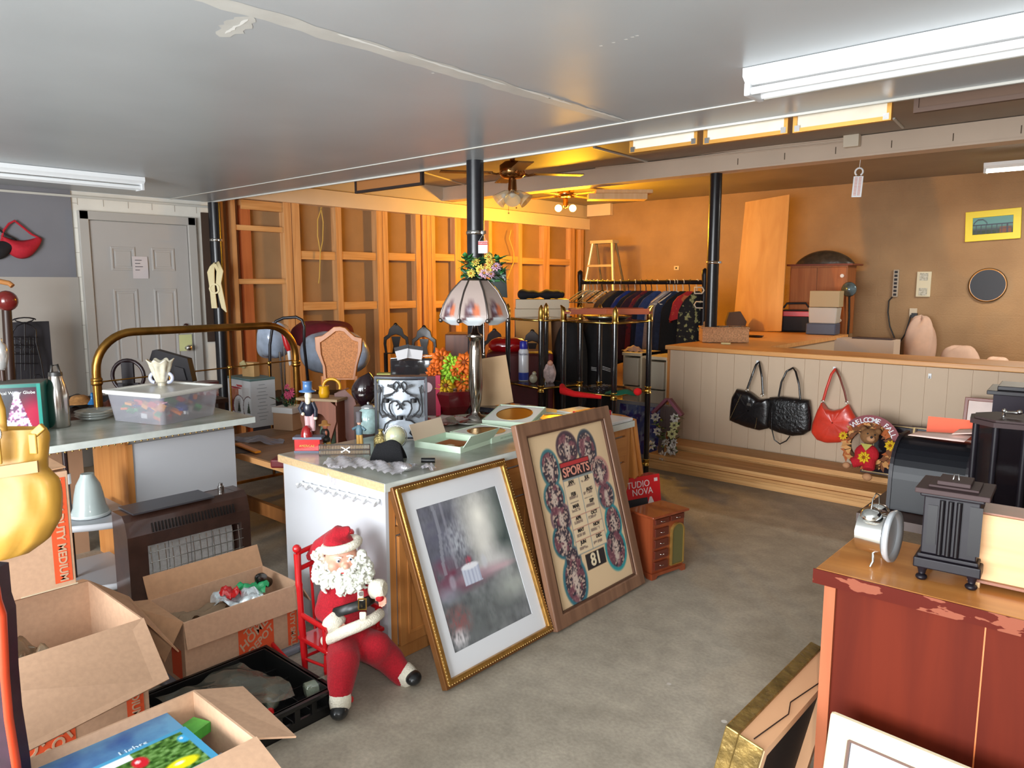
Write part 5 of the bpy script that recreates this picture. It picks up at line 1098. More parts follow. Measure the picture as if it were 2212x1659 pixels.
MB().lathe([(13*m_,0),(13*m_,2*m_),(7*m_,3*m_),(6*m_,10*m_),(0,12*m_)], (0,0,47*m_), 16, sy=.8).obj('hat', mat('ochre2', (196,136,70), rough=.4), t)
MB().lathe([(14*m_,0),(12*m_,3*m_),(0,4*m_)], (0,0,-.0), 16).obj('base', mat('rosy_base', (150,60,50), rough=.4), t)
t, m_, L = S('fishing_figurine', 'slim boy figurine in blue shirt and tan trousers beside the snow globe', 'figurine', 777, 958, TZ)
MB().tube([(-3*m_,0,0),(-3*m_,0,22*m_)], 4*m_, 8).tube([(4*m_,0,0),(3*m_,0,22*m_)], 4*m_, 8).obj('trousers', mat('ochre', (206,160,84)), t)
MB().lathe([(7*m_,0),(8*m_,10*m_),(5*m_,20*m_),(0,22*m_)], (0,0,20*m_), 12).tube([(-6*m_,0,36*m_),(-14*m_,-.01,32*m_)], 3*m_, 8).tube([(6*m_,0,36*m_),(14*m_,-.01,30*m_)], 3*m_, 8).obj('shirt', mat('shirt_blue', (96,124,136), rough=.5), t)
MB().ball((0,0,45*m_), 4.5*m_).obj('head', mat('doll_skin', (226,164,140)), t); MB().lathe([(7*m_,0),(6*m_,10*m_),(7*m_,22*m_),(0,24*m_)], (0,0,47*m_), 12).obj('hat', mat('grey_hat', (96,92,96), rough=.7), t)
t, m_, L = S('snow_globe', 'pale blue hand-painted glass jar with finial behind the small figurines', 'jar', 797, 935, TZ)
MB().lathe([(16*m_,0),(22*m_,8*m_),(25*m_,26*m_),(22*m_,46*m_),(14*m_,54*m_)], n=24).obj('jar_body', mat('pale_aqua', (176,206,206), rough=.12, coat=.6, noise=.15, scale=40), t)
MB().lathe([(15*m_,54*m_),(16*m_,57*m_),(8*m_,61*m_),(0,62*m_)], n=20).ball((0,0,65*m_), 3*m_).obj('jar_lid', mat('silvery', (196,200,204), rough=.15, metal=.6), t)
t, m_, L = S('model_train_track', 'miniature lattice railing with a small crossed sign on the countertop front edge', 'model fence', 745, 985, TZ, YAWD+3)
w_ = 55*m_
b = MB()
for z in (3, 12, 14, 24): b.bb((-w_,-.003,z*m_),(w_,.003,(z+2.0)*m_))
b.bb((-w_,-.003,0),(-w_+2*m_,.003,26*m_)).bb((w_-2*m_,-.003,0),(w_,.003,26*m_))
b.obj('rails', mat('track_dark', (60,48,42), rough=.5), t)
b = MB()
for i in range(32):
    for z in (5, 16): b.box((-w_+(i+.7)*(2*w_/32.5), -.004, (z+3.8)*m_), (1.5*m_,.004,7.5*m_))
b.obj('balusters', mat('track_tan', (150,128,104), rough=.5), t)
b = MB().box((3*m_,-.008,15*m_),(22*m_,.003,2.4*m_),rot=(0,32,0)).box((3*m_,-.008,15*m_),(22*m_,.003,2.4*m_),rot=(0,-32,0)).ball((-5*m_,-.009,10*m_),2.6*m_).ball((11*m_,-.009,10*m_),2.6*m_); b.obj('crossing_sign', mat('sign_white', (230,226,220), rough=.4), t)
t, m_, L = S('brass_bottle', 'small hammered brass flask with stopper beside the tan globe', 'flask', 823, 972, TZ)
MB().lathe([(14*m_,0),(15*m_,6*m_),(15*m_,26*m_),(11*m_,33*m_),(5*m_,36*m_),(4*m_,42*m_),(6*m_,43*m_),(6*m_,46*m_),(0,46*m_)], n=20).obj('flask_body', mat('hammered_brass', (166,148,96), rough=.3, metal=.9, bump=.6, bscale=160, noise=.2, scale=60), t)
t, m_, L = S('world_globe', 'round pale globe-shaped clock with glass face behind the black knit cap', 'globe', 855, 975, TZ)
MB().ball((0,0,32*m_), (22*m_,20*m_,23*m_), 24, k=16).obj('globe_ball', mat('pale_map', (176,184,160), rough=.15, coat=.7, col2=(204,196,150), scale=22), t)
MB().tube([(24.5*m_*math.cos(R(a)), 0, 32*m_+25*m_*math.sin(R(a))) for a in range(0,360,18)], 1.2*m_, 6, closed=True).lathe([(14*m_,0),(12*m_,4*m_),(5*m_,8*m_)]).obj('mount', CHROME, t)
t, m_, L = S('knit_cap', 'black knit cap lying folded on the countertop', 'cap', 838, 996, TZ)
def kc(a, c):
    x = (a-.5)*74*m_*(1-.35*c**2); return (x, -.02+.05*c*(1-c)*4*.5*math.cos(a*3)-.02*c, 1*m_+ (40*m_)*math.sin(math.pi*min(1, c*.5+.0))*(.75+.25*math.sin(math.pi*a))+.0)
b = MB().grid(lambda a, c: ((a-.5)*(74-22*c)*m_, -.035+.05*c, .001+(43*c**.8*(.8+.2*math.sin(3.14*a))-3*math.sin(6*a)*c)*m_), 20, 10).grid(lambda a, c: ((a-.5)*(74-22*c)*m_, .06-.045*c, .001+(43*c**.8*(.8+.2*math.sin(3.14*a))-3*math.sin(6*a)*c)*m_), 20, 10)
b.obj('knit', mat('knit_black', (20,20,24), rough=.95, bump=.6, bscale=300), t, solid=.006)
t, m_, L = S('plastic_wrap', 'crumpled clear plastic wrapper spread along the countertop front corner', 'plastic wrap', 800, 1010, TZ, 18)
FILM = mat('clear_film', (214,208,214), rough=.08, alpha=.45, coat=.9, spec=.9)
MB().grid(lambda a, c: ((a-.5)*.40, (c-.5)*.13*(1+.3*math.sin(9*a)), .004+.022*abs(math.sin(13*a+5*c))*(math.sin(3.14*c))+.012*abs(math.sin(31*a-17*c))), 44, 14).obj('film', FILM, t)
MB().grid(lambda a, c: (-.17+.07*a, -.06-.045*c*(.6+.4*math.sin(5*a)), .006-.075*c**1.5+.008*math.sin(20*a+8*c)), 12, 10).obj('film_tail', FILM, t)
for q in (.12,): MB().ball((.17,.01,.016), (.03,.025,.016)).obj('foil_lump', mat('foil_lump', (225,225,228), rough=.1, metal=.8, bump=.6, bscale=90), t)
t, m_, L = S('plastic_wrap', 'loose end of clear wrapper drooping over the countertop edge above the garden print', 'plastic wrap', 905, 1010, TZ, 20)
MB().grid(lambda a, c: (.02+.075*c+.01*math.sin(7*a), -.03+.05*a, .012*math.sin(3.14*min(1,c*1.5))+.004-.10*max(0, c-.55)**1.2+.006*math.sin(23*a+13*c)), 14, 20).obj('film', FILM, t)
t, m_, L = S('black_marker', 'short black marker-like tube beside the first mint plate box', 'marker', 925, 1000, TZ, 40)
MB().cyl((-.03,0,.012),(.03,0,.012), .011).obj('barrel', BLACKP, t)
# candle screen
t, m_, L = S('candle_screen', 'curved black iron candle screen with leafy scrolls over mirrored mosaic panel', 'candle holder', 868, 948, TZ+.0)
hh = 132*m_; rw = 54*m_
cv = lambda x: -.035*(1-(x/rw)**2)*.6
MB().grid(lambda a, c: ((a-.5)*2*rw*.92, cv((a-.5)*2*rw)+.012, .01+c*(hh-.02)), 14, 6).obj('mirror_panel', mat('mirror_mosaic', (168,176,186), rough=.3, metal=.25, noise=.22, scale=16, bump=.15, bscale=26), t)
b = MB()
for s_ in (-1, 1): b.bb((s_*rw-.006,-.006,0),(s_*rw+.006,.006,hh+.004))
b.tube([((a/10-.5)*2*rw, cv((a/10-.5)*2*rw), hh+.0) for a in range(11)], .006, 6).tube([((a/10-.5)*2*rw, cv((a/10-.5)*2*rw), .008) for a in range(11)], .005, 6)
b.obj('frame', mat('screen_iron', (52,54,62), rough=.5), t)
MB().prism([((a/10-.5)*2*rw*1.04, cv((a/10-.5)*2*rw)-.006) for a in range(11)]+[(rw*1.04,.06),(-rw*1.04,.06)], hh+.004, hh+.010, 'xy').obj('top_shelf', mat('screen_iron2', (60,64,74), rough=.4), t)
b = MB(); SI = mat('scroll_iron', (26,26,30), rough=.5)
def sc_(pts, r=.0045): b.tube([(x*m_, cv(x*m_)-.006, z*m_) for x, z in pts], r, 6)
for s_ in (-1, 1):
    sc_([(0,112),(s_*3,122),(s_*8,126),(s_*14,120),(s_*14,112),(s_*6,104),(s_*18,98),(s_*32,96),(s_*40,88),(s_*42,78)][0:6]); sc_([(s_*3,118),(s_*8,108),(s_*16,101),(s_*28,96),(s_*37,88),(s_*41,76),(s_*39,64),(s_*30,54),(s_*20,48),(s_*14,44)])
    sc_([(s_*6,66),(s_*2,70),(s_*1,76),(s_*5,78),(s_*9,74)]); sc_([(s_*1,76),(s_*8,84),(s_*16,84),(s_*23,78),(s_*24,68),(s_*20,58),(s_*14,50)])
    sc_([(s_*10,44),(s_*22,42),(s_*33,34),(s_*37,22),(s_*32,12),(s_*24,10),(s_*19,15),(s_*22,20)]); sc_([(s_*46,118),(s_*42,108),(s_*44,96),(s_*46,60),(s_*40,50)])
    for (x, z, a) in ((20,116,-20),(28,96,10),(18,48,-30),(34,52,20),(36,10,0),(45,108,60)): b.box((s_*x*m_, cv(x*m_)-.008, z*m_), (15*m_,.003,6*m_), rot=(0,s_*a,0))
b.obj('scrollwork', SI, t)
b = MB()
for x, z in ((-29,86),(29,86),(0,50)): b.cyl((x*m_, cv(x*m_)-.022, (z-4)*m_),(x*m_, cv(x*m_)-.022, (z+4)*m_), .016, n=16)
b.obj('candle_cup', SI, t)
# flat white cloth / plates behind, mint boxes
MINT = mat('mint_card', (206,226,204), rough=.6); CREAMC = mat('cream_card', (236,214,190), rough=.7)
PLM = mat('plate_picture', (84,80,44), rough=.4, col2=(140,140,90), scale=26)
def mint(lab, u, v, rz, w_, d_, kind, zt=0.0):
    p = PZ(u, v, TZ); p.z += zt; t = thing('plate_box', lab, 'box', p, rz)
    b = MB().bb((-w_/2,-d_/2,0),(w_/2,d_/2,.003)); h = .03
    b.bb((-w_/2,-d_/2,.003),(-w_/2+.004,d_/2,h)).bb((w_/2-.004,-d_/2,.003),(w_/2,d_/2,h)).bb((-w_/2+.004,-d_/2,.003),(w_/2-.004,-d_/2+.004,h)).bb((-w_/2+.004,d_/2-.004,.003),(w_/2-.004,d_/2,h)); b.obj('tray', MINT, t)
    if kind == 'plate':
        n = 28; ci = [(math.cos(6.2832*i/n)*w_*.36, math.sin(6.2832*i/n)*w_*.36) for i in range(n)]; sq = []
        for i in range(n):
            a = 6.2832*i/n; s_ = min((w_/2-.004)/max(1e-6, abs(math.cos(a))), (d_/2-.004)/max(1e-6, abs(math.sin(a)))); sq.append((s_*math.cos(a), s_*math.sin(a)))
        MB().ring(sq, ci, h-.006, h-.003, 'xy').obj('insert', mat('white_insert', (228,228,222), rough=.6), t)
        MB().lathe([(0,h-.018),(w_*.26,h-.017),(w_*.36,h-.004),(w_*.365,h-.003),(w_*.27,h-.02),(0,h-.02)], n=28).obj('plate', PLM, t)
        MB().lathe([(w_*.345,h-.005),(w_*.367,h-.001),(w_*.36,h-.003)], n=28).obj('plate_rim', BRASS, t)
        text('FIRST EDITION PLATE', .012, mat('mint_ink', (150,170,146)), t, (w_/2+.0005, 0, .014), (90,0,90), ext=.0001)
    else:
        MB().bb((-w_*.25,-d_*.22,.004),(w_*.22,d_*.26,.012)).obj('card_insert', mat('amber_print', (150,80,28), rough=.5, col2=(206,190,170), scale=9, thr=(.6,.62)), t)
    return t, h, w_, d_
t, h, w_, d_ = mint('open mint-green plate box with cream flap raised, nearest the black knit cap', 978, 962, 10, .27, .25, 'card')
panel((-w_/2,-d_/2,h),(-w_/2,d_/2,h),(-w_/2-.03,d_/2,h+.075),(-w_/2-.03,-d_/2,h+.075), .003, 'flap', t, CREAMC)
panel((w_/2,-d_/2+.02,h-.01),(w_/2,d_/2+.02,h-.01),(w_/2+.045,d_/2+.02,h+.05),(w_/2+.045,-d_/2+.02,h+.05), .003, 'flap', t, MINT)
mint('mint-green box with a round picture plate, lying in front of the tilted one', 1050, 942, 6, .27, .26, 'plate')
t, *_ = mint('mint-green plate box propped up on the others, in the middle of the countertop', 1112, 915, 20, .28, .27, 'plate', .03); t.rotation_euler.x = R(10)
mint('mint-green plate box at the far end before the red book', 1200, 912, 8, .26, .24, 'plate')
t, m_, L = S('paper_stack', 'white and red boxed book set at the far end of the countertop', 'book', 1262, 900, TZ, -6)
MB().bb((-.13,-.10,0),(.13,.10,.035)).obj('white_box', mat('box_cream', (226,220,208), rough=.5), t, bevel=.002); MB().bb((-.0,-.101,.003),(.132,.09,.045)).obj('red_cover', mat('crimson', (186,24,50), rough=.35), t, bevel=.002)
t, m_, L = S('white_tray', 'flat white cardboard tray sticking out at the far end of the countertop', 'tray', 1310, 910, TZ, 0); MB().bb((-.1,-.12,0),(.1,.12,.016)).obj('tray_body', WHITEP, t, bevel=.002)
for (u, v, r_, lab, mm) in ((962,914,.13,'white dinner plate with red floral pattern on the countertop',mat('floral_red', (206,190,180), rough=.15, col2=(160,60,36), scale=18, thr=(.5,.56), coat=.6)),(1020,912,.15,'large oval platter with faint green pattern beside the red floral plate',mat('pale_platter', (206,204,200), rough=.15, col2=(166,170,140), scale=9, coat=.6))):
    t, m_, L = S('dinner_plate', lab, 'plate', u, v, TZ); MB().lathe([(0,.004),(r_*.62,.004),(r_,.020),(r_+.003,.021),(r_*.62,0),(0,0)], n=32).obj('plate_disc', mm, t)
t, m_, L = S('square_clock', 'black tray with tan square board standing upright from it', 'board', 1095, 888, TZ, 8)
MB().bb((-.15,-.11,0),(.15,.12,.03)).obj('black_tray', mat('tray_black', (40,42,52), rough=.25, noise=.3, scale=30, coat=.5), t, bevel=.003)
o = thing('tan_board', 'plain tan hardboard square standing tilted in the black tray', 'board', PZ(1070,886,TZ)+Vector((0,0,.031)), YAWD+4, 0, -9); MB().bb((-40*m_,-.004,0),(40*m_,.004,105*m_)).obj('panel', mat('tan_panel', (206,172,132), rough=.7), o)
# fall flowers in red pot, red photo box
t, m_, L = S('fall_bouquet', 'orange, yellow and lime silk flowers in a deep red pot', 'flower pot', 980, 893, TZ)
m_ = mpp(t.location)
MB().lathe([(30*m_,0),(44*m_,20*m_),(50*m_,46*m_),(46*m_,52*m_)], n=6, a0=.4, smooth=False).obj('pot', mat('deep_red_pot', (96,14,22), rough=.25, coat=.4), t)
random.seed(21); OR = mat('orange_petal', (232,110,24), rough=.6); YE = mat('yellow_petal', (236,190,30), rough=.6); LI = mat('lime_petal', (160,210,50), rough=.6)
leaves(t, (0,0,60*m_), (.08,.05,.02), 20, mat('fall_leaf', (70,110,30), rough=.6), .06)
for (u, v, r_, mm) in ((953,775,20,OR),(1005,785,20,OR),(940,800,16,OR),(935,808,14,OR),(1000,825,18,OR),(1018,810,14,OR),(962,835,18,YE),(1012,825,16,YE),(985,800,14,OR)):
    q = L(u, v, -.03+random.uniform(-.02,.03)); flower(t, q, r_*m_*1.3, mm, 9, mid=mat('flower_mid', (150,70,20), rough=.7))
for (u, v) in ((968,798),(978,808),(960,812),(985,790),(972,785)): flower(t, L(u, v, -.02), 22*m_, LI, 8)
t, m_, L = S('red_carton', 'magenta-red carton with a white medallion behind the candle screen', 'box', 928, 898, TZ)
MB().bb((-24*m_,0,0),(22*m_,.12,86*m_)).obj('carton', mat('dark_maroon_card', (88,22,34), rough=.4), t); MB().bb((14*m_,-.002,0),(24*m_,.121,88*m_)).obj('spine', mat('magenta', (200,40,80), rough=.4), t)
MB().cyl((-4*m_,-.003,62*m_),(-4*m_,.002,62*m_), 11*m_).obj('medallion', mat('medallion', (220,190,196), rough=.5), t)
# ================================================================ painted glass-panel lamp
loc = PD(1027, 790, 4.22); loc.z = .7705
t = thing('table_lamp', 'large eight-panel painted glass lamp with silver urn base and dangling pull', 'lamp', loc, YAWD)
L = scr(loc); m_ = mpp(loc); zT, zB = L(1027,606).z, L(1027,692).z; Rr = 70*m_
prof = [(28*m_,zT),(48*m_,zT-22*m_),(64*m_,zT-50*m_),(71*m_,zT-72*m_),(70*m_,zB+4*m_),(56*m_,zB-8*m_)]
PG = mat('panel_glass', (186,170,160), rough=.3, alpha=.96, coat=.4)
def ppanel(u, v):
    c = np.zeros((len(u), 3))+np.array((178,160,152.)); c = mixc(c, (.5-v)*1.1, (206,212,216)); 
    c = mixc(c, blob(u, v, .45, .12, .42, .24, .3), (214,224,230)); c = mixc(c, blob(u, v, .40, .50, .24, .15, .2), (92,66,74)); c = mixc(c, blob(u-.5*(v-.4), v, .24, .34, .10, .20, .2), (96,66,70)); c = mixc(c, blob(u, v, .62, .48, .14, .12, .2), (206,116,80)); c = mixc(c, blob(u, v, .36, .52, .07, .06, .3), (170,166,180)); return c
def curved_panel(k):
    a0 = R(-90+45*k); n = 10; m = 14; vs = []; U, V = [], []
    zz = [p[1] for p in prof]; rr = [p[0] for p in prof]; nv = len(prof)-1
    for j in range(m+1):
        s_ = j/m*nv; i = min(nv-1, int(s_)); f_ = s_-i; r_ = rr[i]+(rr[i+1]-rr[i])*f_; z = zz[i]+(zz[i+1]-zz[i])*f_
        lw = r_*math.tan(R(22.5))*(.92 if j < m-2 else .92-.18*(j-m+2))
        for q in range(n+1):
            x = (q/n-.5)*2*lw; vs.append((r_*math.cos(a0)-x*math.sin(a0), r_*math.sin(a0)+x*math.cos(a0), z)); U.append(q/n); V.append(1-j/m)
    fs = [(j*(n+1)+q, j*(n+1)+q+1, (j+1)*(n+1)+q+1, (j+1)*(n+1)+q) for j in range(m) for q in range(n)]
    me = bpy.data.meshes.new('shade_panel'); me.from_pydata(vs, [], fs); at_ = me.color_attributes.new('Col', 'FLOAT_COLOR', 'POINT')
    l = lin(np.clip(ppanel(np.array(U), np.array(V)), 0, 255)); at_.data.foreach_set('color', np.concatenate([l, np.ones((len(U),1))], 1).astype(np.float32).ravel())
    me.materials.append(vmat('painted_glass', .2, .5)); me.polygons.foreach_set('use_smooth', [True]*len(fs)); o = bpy.data.objects.new('shade_panel', me); COL.objects.link(o); o.parent = t
for k in range(8): curved_panel(k)
PEW = mat('pewter', (120,112,108), rough=.3, metal=.9)
for k in range(8):
    a = R(-67.5+45*k); MB().tube([(p[0]/math.cos(R(22.5))*math.cos(a), p[0]/math.cos(R(22.5))*math.sin(a), p[1]) for p in prof[:5]], 2.0*m_, 6).ball((70*m_/math.cos(R(22.5))*math.cos(a), 70*m_/math.cos(R(22.5))*math.sin(a), zB+2*m_), 5*m_).obj('shade_rib', PEW, t)
MB().lathe([(30*m_,zT),(26*m_,zT+4*m_),(14*m_,zT+7*m_),(6*m_,zT+12*m_),(0,zT+14*m_)], n=24).obj('shade_cap', PEW, t)
MB().lathe([(.06,0),(.055,.02),(.03,.03),(.022,.05),(.036,.12),(.042,.2),(.036,zB-.17),(.03,zB-.12),(.04,zB-.10),(.055,zB-.09),(.02,zB-.07),(.012,zB-.03),(.012,zB+.03)], n=28).obj('lamp_base', mat('lamp_nickel', (166,158,150), rough=.15, metal=1), t)
MB().tube([(.05,-.05,zB),(.05,-.05,zB-.18)], .0015, 5).ball((.05,-.05,zB-.19), .007).obj('pull_chain', CHROME, t)
t2 = thing('flower_swag', 'silk daisy and pansy swag resting on top of the painted glass lamp shade', 'flowers', PD(1043, 598, 4.22), YAWD); L = scr(t2.location); m_ = mpp(t2.location); random.seed(4)
leaves(t2, (0,0,20*m_), (40*m_,.06,20*m_), 110, LEAF, 24*m_); leaves(t2, (0,-.02,10*m_), (44*m_,.05,12*m_), 40, mat('dusty_leaf', (96,120,110), rough=.6), 22*m_)
DY = mat('daisy_yellow', (226,200,90), rough=.6); PK = mat('pale_pink', (206,160,180), rough=.6)
for (u, v, r_, mm) in ((1028,567,9,DY),(1038,582,9,DY),(1055,583,8,DY),(1018,590,8,DY),(1058,568,8,DY),(1072,577,10,PK),(1046,590,10,PK),(1060,592,8,PK),(1056,556,8,DY)): flower(t2, L(u, v, -.07), r_*m_*1.3, mm, 9, mid=mat('daisy_mid', (190,120,30), rough=.7))
MB().tube([L(1005,606,0), L(1080,606,0)], 3*m_, 6).obj('swag_stem', LEAF, t2)
pw = PD(1043, 534, 4.45); t3 = thing('warning_tag', 'small white tag with red warning band hung on the black pole above the lamp', 'tag', pw, YAWD); m3 = mpp(pw)
MB().bb((-10*m3,0,-13*m3),(10*m3,.003,13*m3)).obj('card', WHITEP, t3); MB().bb((-10*m3,-.001,5*m3),(10*m3,0,12*m3)).obj('red_band', RED, t3); text('WARNING', 4*m3, WHITEP, t3, (0,-.002,8.5*m3)); 
MB().tube([(-8*m3,0,13*m3),(0,.02,28*m3),(8*m3,0,13*m3)], .001, 4).obj('string', WHITEP, t3)
t3 = thing('dark_plaque', 'dark grey plaque with a white letter S half hidden behind the lamp shade', 'plaque', PD(1078, 600, 4.75), YAWD, 0, 8); m3 = mpp(t3.location)
MB().tube([(0,.02,18*m3),(-20*m3,-.03,30*m3)], .003, 5).obj('hang_string', WHITEP, t3); MB().prism([(-24*m3,-40*m3),(24*m3,-40*m3),(12*m3,20*m3),(-10*m3,20*m3)], 0, .02).obj('board', mat('dark_slate', (62,70,70), rough=.5), t3); text('S', 20*m3, WHITEP, t3, (10*m3,-.003,0))
# ================================================================ étagères: black posts, brass finials
BLG = mat('black_lacquer', (16,16,20), rough=.12, coat=.7); GLS = glass('shelf_glass', (60,70,66), .04, .5)
def etagere(label, posts, curls, shelves=(.155,.73,1.262)):
    cx = sum(p[0] for p in posts)/4; cy = sum(p[1] for p in posts)/4
    t = thing('etagere', label, 'shelf unit', (cx, cy, 0)); P4 = [(p[0]-cx, p[1]-cy) for p in posts]
    for (x, y), cu in zip(P4, curls):
        MB().cyl((x,y,0),(x,y,1.27), .021, n=18).obj('post', BLG, t)
        d_ = Vector(cu+(0,)) if cu else Vector((0,0,0)); b = MB()
        b.tube([(x,y,1.26),(x,y,1.275),(x,y,1.28),(x,y,1.33),(x+d_.x*.25,y+d_.y*.25,1.36),(x+d_.x,y+d_.y,1.385)] if cu else [(x,y,1.26),(x,y,1.275),(x,y,1.28),(x,y,1.33),(x,y,1.36),(x,y,1.385)], [.024,.027,.023,.022,.018,.004], 16); b.obj('finial', BRASS, t)
        for z in shelves[:2]: MB().lathe([(.022,-.028),(.027,-.026),(.027,-.02),(.023,-.018),(.023,.018),(.027,.02),(.027,.026),(.022,.028)], (x,y,z), 18).obj('collar', BRASS, t)
    for z in shelves:
        b = MB(); b.tube([(x,y,z) for x, y in P4], .009, 6, closed=True); b.obj('shelf_rim', BRASS, t); MB().prism(P4, z+.004, z+.010, 'xy').obj('glass_shelf', GLS, t)
    return t
PB = [(-3.455,4.50),(-2.995,4.51),(-2.983,4.965),(-3.44,4.96)]
etagere('black post and brass corner shelf unit holding the red scarf and wooden tray', PB, [(-.03,0),None,(.03,.0),None])
PA = [(-4.07,4.55),(-3.64,4.455),(-3.56,4.86),(-3.99,4.95)]
etagere('left black post and brass shelf unit, with the spray can on its glass shelf', PA, [None,None,None,None])
# on them
SZ = .741
t, m_, L = S('spray_can', 'tall white aerosol spray can with blue cap on the left glass shelf', 'spray can', 1131, 822, SZ)
MB().lathe([(0,0),(10.5*m_,0),(11*m_,2*m_),(11*m_,64*m_),(8*m_,70*m_)], n=24).obj('can', mat('can_white', (226,228,236), rough=.2, coat=.4), t)
MB().lathe([(8.5*m_,68*m_),(9*m_,70*m_),(8.5*m_,84*m_),(7*m_,86*m_),(0,86*m_)], n=20).obj('cap', mat('cap_blue', (40,44,160), rough=.3), t)
MB().lathe([(11.1*m_,2*m_),(11.15*m_,18*m_)], n=24).obj('label_band', mat('label_blue', (50,70,170), rough=.3), t)
text('Faultless', 7*m_, mat('text_navy', (30,30,90)), t, (0,-11.2*m_,58*m_))
t, m_, L = S('ceramic_bird', 'small pale ceramic bird on the left glass shelf beside the spray can', 'ornament', 1152, 828, SZ); MB().ball((0,0,10*m_), (9*m_,7*m_,10*m_)).ball((2*m_,0,21*m_), 5*m_).obj('bird_body', mat('cream_ceramic', (190,184,160), rough=.2, coat=.4), t)
t, m_, L = S('doll_ornament', 'small pink and white dressed doll ornament beside the black post', 'ornament', 1188, 826, SZ)
lump('dress', '', '', 1188, 806, fwd(t.location), 26, 38, .06, mat('pinkish', (196,170,166), rough=.6, noise=.3, scale=30), 9, .08, par=t).location = (0,0,20*m_)
MB().ball((0,-.01,42*m_), 6*m_).obj('head', mat('doll_skin', (226,164,140)), t)
t, m_, L = S('perfume_bottle', 'little pink-topped glass bottle leaning behind the spray can', 'bottle', 1155, 795, 0); t.location = PD(1150, 790, fwd(PZ(1145,800,SZ))+.15); t.location.z = SZ; m_ = mpp(t.location)
MB().cyl((0,0,0),(0,0,.05), .016).obj('glass_part', glass('bottle_glass'), t); MB().tube([(0,0,.05),(-.02,0,.10)], [.012,.018], 10).obj('cap', mat('pink_petal', (222,90,130)), t)
t, m_, L = S('red_scarf', 'bright red knitted scarf draped along the middle glass shelf', 'scarf', 1275, 858, SZ, YAWD-4)
MB().tube([L(1212,838,.12), L(1216,848,.02), L(1240,855,-.02), L(1270,858,-.04), L(1300,861,-.05)], [.02,.03,.022,.018,.014], 12, flat=1.0).obj('scarf_roll', mat('scarf_red', (226,20,24), rough=.9, bump=.4, bscale=120), t)
for o_ in kids(t): o_.location.z = .012
t, m_, L = S('gift_cloth', 'green and red folded holiday cloth at the right of the middle glass shelf', 'cloth', 1345, 852, SZ, 30)
MB().grid(lambda a, c: ((a-.5)*.26, (c-.5)*.12, .006+.03*math.sin(3.14*a)*abs(math.sin(3.14*c))+.006*math.sin(13*a)), 16, 8).obj('green_fold', mat('scarf_green', (16,96,70), rough=.9), t); MB().ball((.11,-.05,.03), (.03,.03,.028)).obj('red_knot', mat('scarf_red', (226,20,24)), t)
t, m_, L = S('sunglasses_pile', 'pile of dark sunglasses and trinkets on the red scarf shelf', 'trinkets', 1290, 848, SZ); b = MB(); random.seed(6)
for i in range(12): c_ = (random.uniform(-.1,.1), random.uniform(-.03,.06), .012+random.uniform(0,.03)); b.tube([(c_[0]+.02*math.cos(R(a)), c_[1]+.01*math.sin(R(a)), c_[2]+.012*math.sin(R(a))) for a in range(0,360,40)], .003, 5, closed=True)
b.obj('frames', mat('dark_lens', (36,28,34), rough=.2), t)
SZ3 = 1.274
p = Vector((-3.22, 4.73, SZ3)); t = thing('serving_tray', 'red-brown wooden serving tray on the top glass shelf', 'tray', p+Vector((0,0,.046)), YAWD); m_ = mpp(p)
MB().bb((-80*m_,-.12,.0),(86*m_,.14,.012)).obj('tray_base', wood('tray_wood', (150,62,32), (172,82,44), 'x', rough=.25, coat=.5), t); MB().bb((-80*m_,-.12,.012),(86*m_,-.108,.042)).bb((-80*m_,.128,.012),(86*m_,.14,.042)).obj('tray_side', MATS['tray_wood'], t); MB().bb((-92*m_,-.04,.0),(-80*m_,.04,.02)).bb((86*m_,-.04,.0),(96*m_,.04,.02)).obj('handle', MATS['tray_wood'], t)
t = thing('brass_plate', 'wide black and gold plate lying under the wooden tray on the top shelf', 'plate', p, YAWD); MB().lathe([(0,.004),(.13,.006),(.19,.03),(.193,.03),(.14,.0),(0,.0)], n=32).obj('plate_disc', mat('plate_black', (36,30,26), rough=.2, coat=.5), t); MB().lathe([(.17,.0215),(.19,.0315),(.196,.0325),(.19,.0285)], n=32).obj('rim', BRASS, t)
# ================================================================ things hanging behind the ceiling edge
def back_of_frame(name, label, u0, u1, vb0, vb1, colf, colb, y=3.47, top=2.66, corners=True):
    a = PY(u0, vb0, y); c = PY(u1, vb1, y); zb = (a.z+c.z)/2; t = thing(name, label, 'framed picture', ((a.x+c.x)/2, y, zb), 0); W_ = (c.x-a.x); H_ = top-zb
    b = MB(); frame_bars(b, W_, H_, .018, -.012, .012); b.obj('frame', colf, t)
    MB().bb((-W_/2+.017,-.004,.017),(W_/2-.017,.004,H_-.017)).obj('backing', colb, t)
    if corners:
        for sx_ in (-1, 1): MB().bb((sx_*(W_/2-.02)-.012,-.0135,.004),(sx_*(W_/2-.02)+.012,-.0122,.03)).obj('corner_bracket', STEEL, t)
    return t
GF = mat('gold_edge', (206,150,70), rough=.35, metal=.5); WB = mat('stained_white_backing', (222,212,192), rough=.7, noise=.1, scale=6)
back_of_frame('framed_picture', 'gold-edged frame seen from behind, leftmost of three hung beyond the ceiling edge', 1362, 1508, 331, 313, GF, WB)
back_of_frame('framed_picture', 'gold-edged frame seen from behind, middle of three hung beyond the ceiling edge', 1521, 1703, 313, 289, GF, WB)
back_of_frame('framed_picture', 'gold-edged frame seen from behind, rightmost of three hung beyond the ceiling edge', 1714, 1926, 286, 262, GF, WB)
back_of_frame('framed_picture', 'brown-backed dark frame hung behind the ceiling edge left of the black pole', 769, 914, 419, 399, mat('dark_edge', (40,28,24), rough=.5), mat('brown_backing', (150,96,48), rough=.7), corners=False)
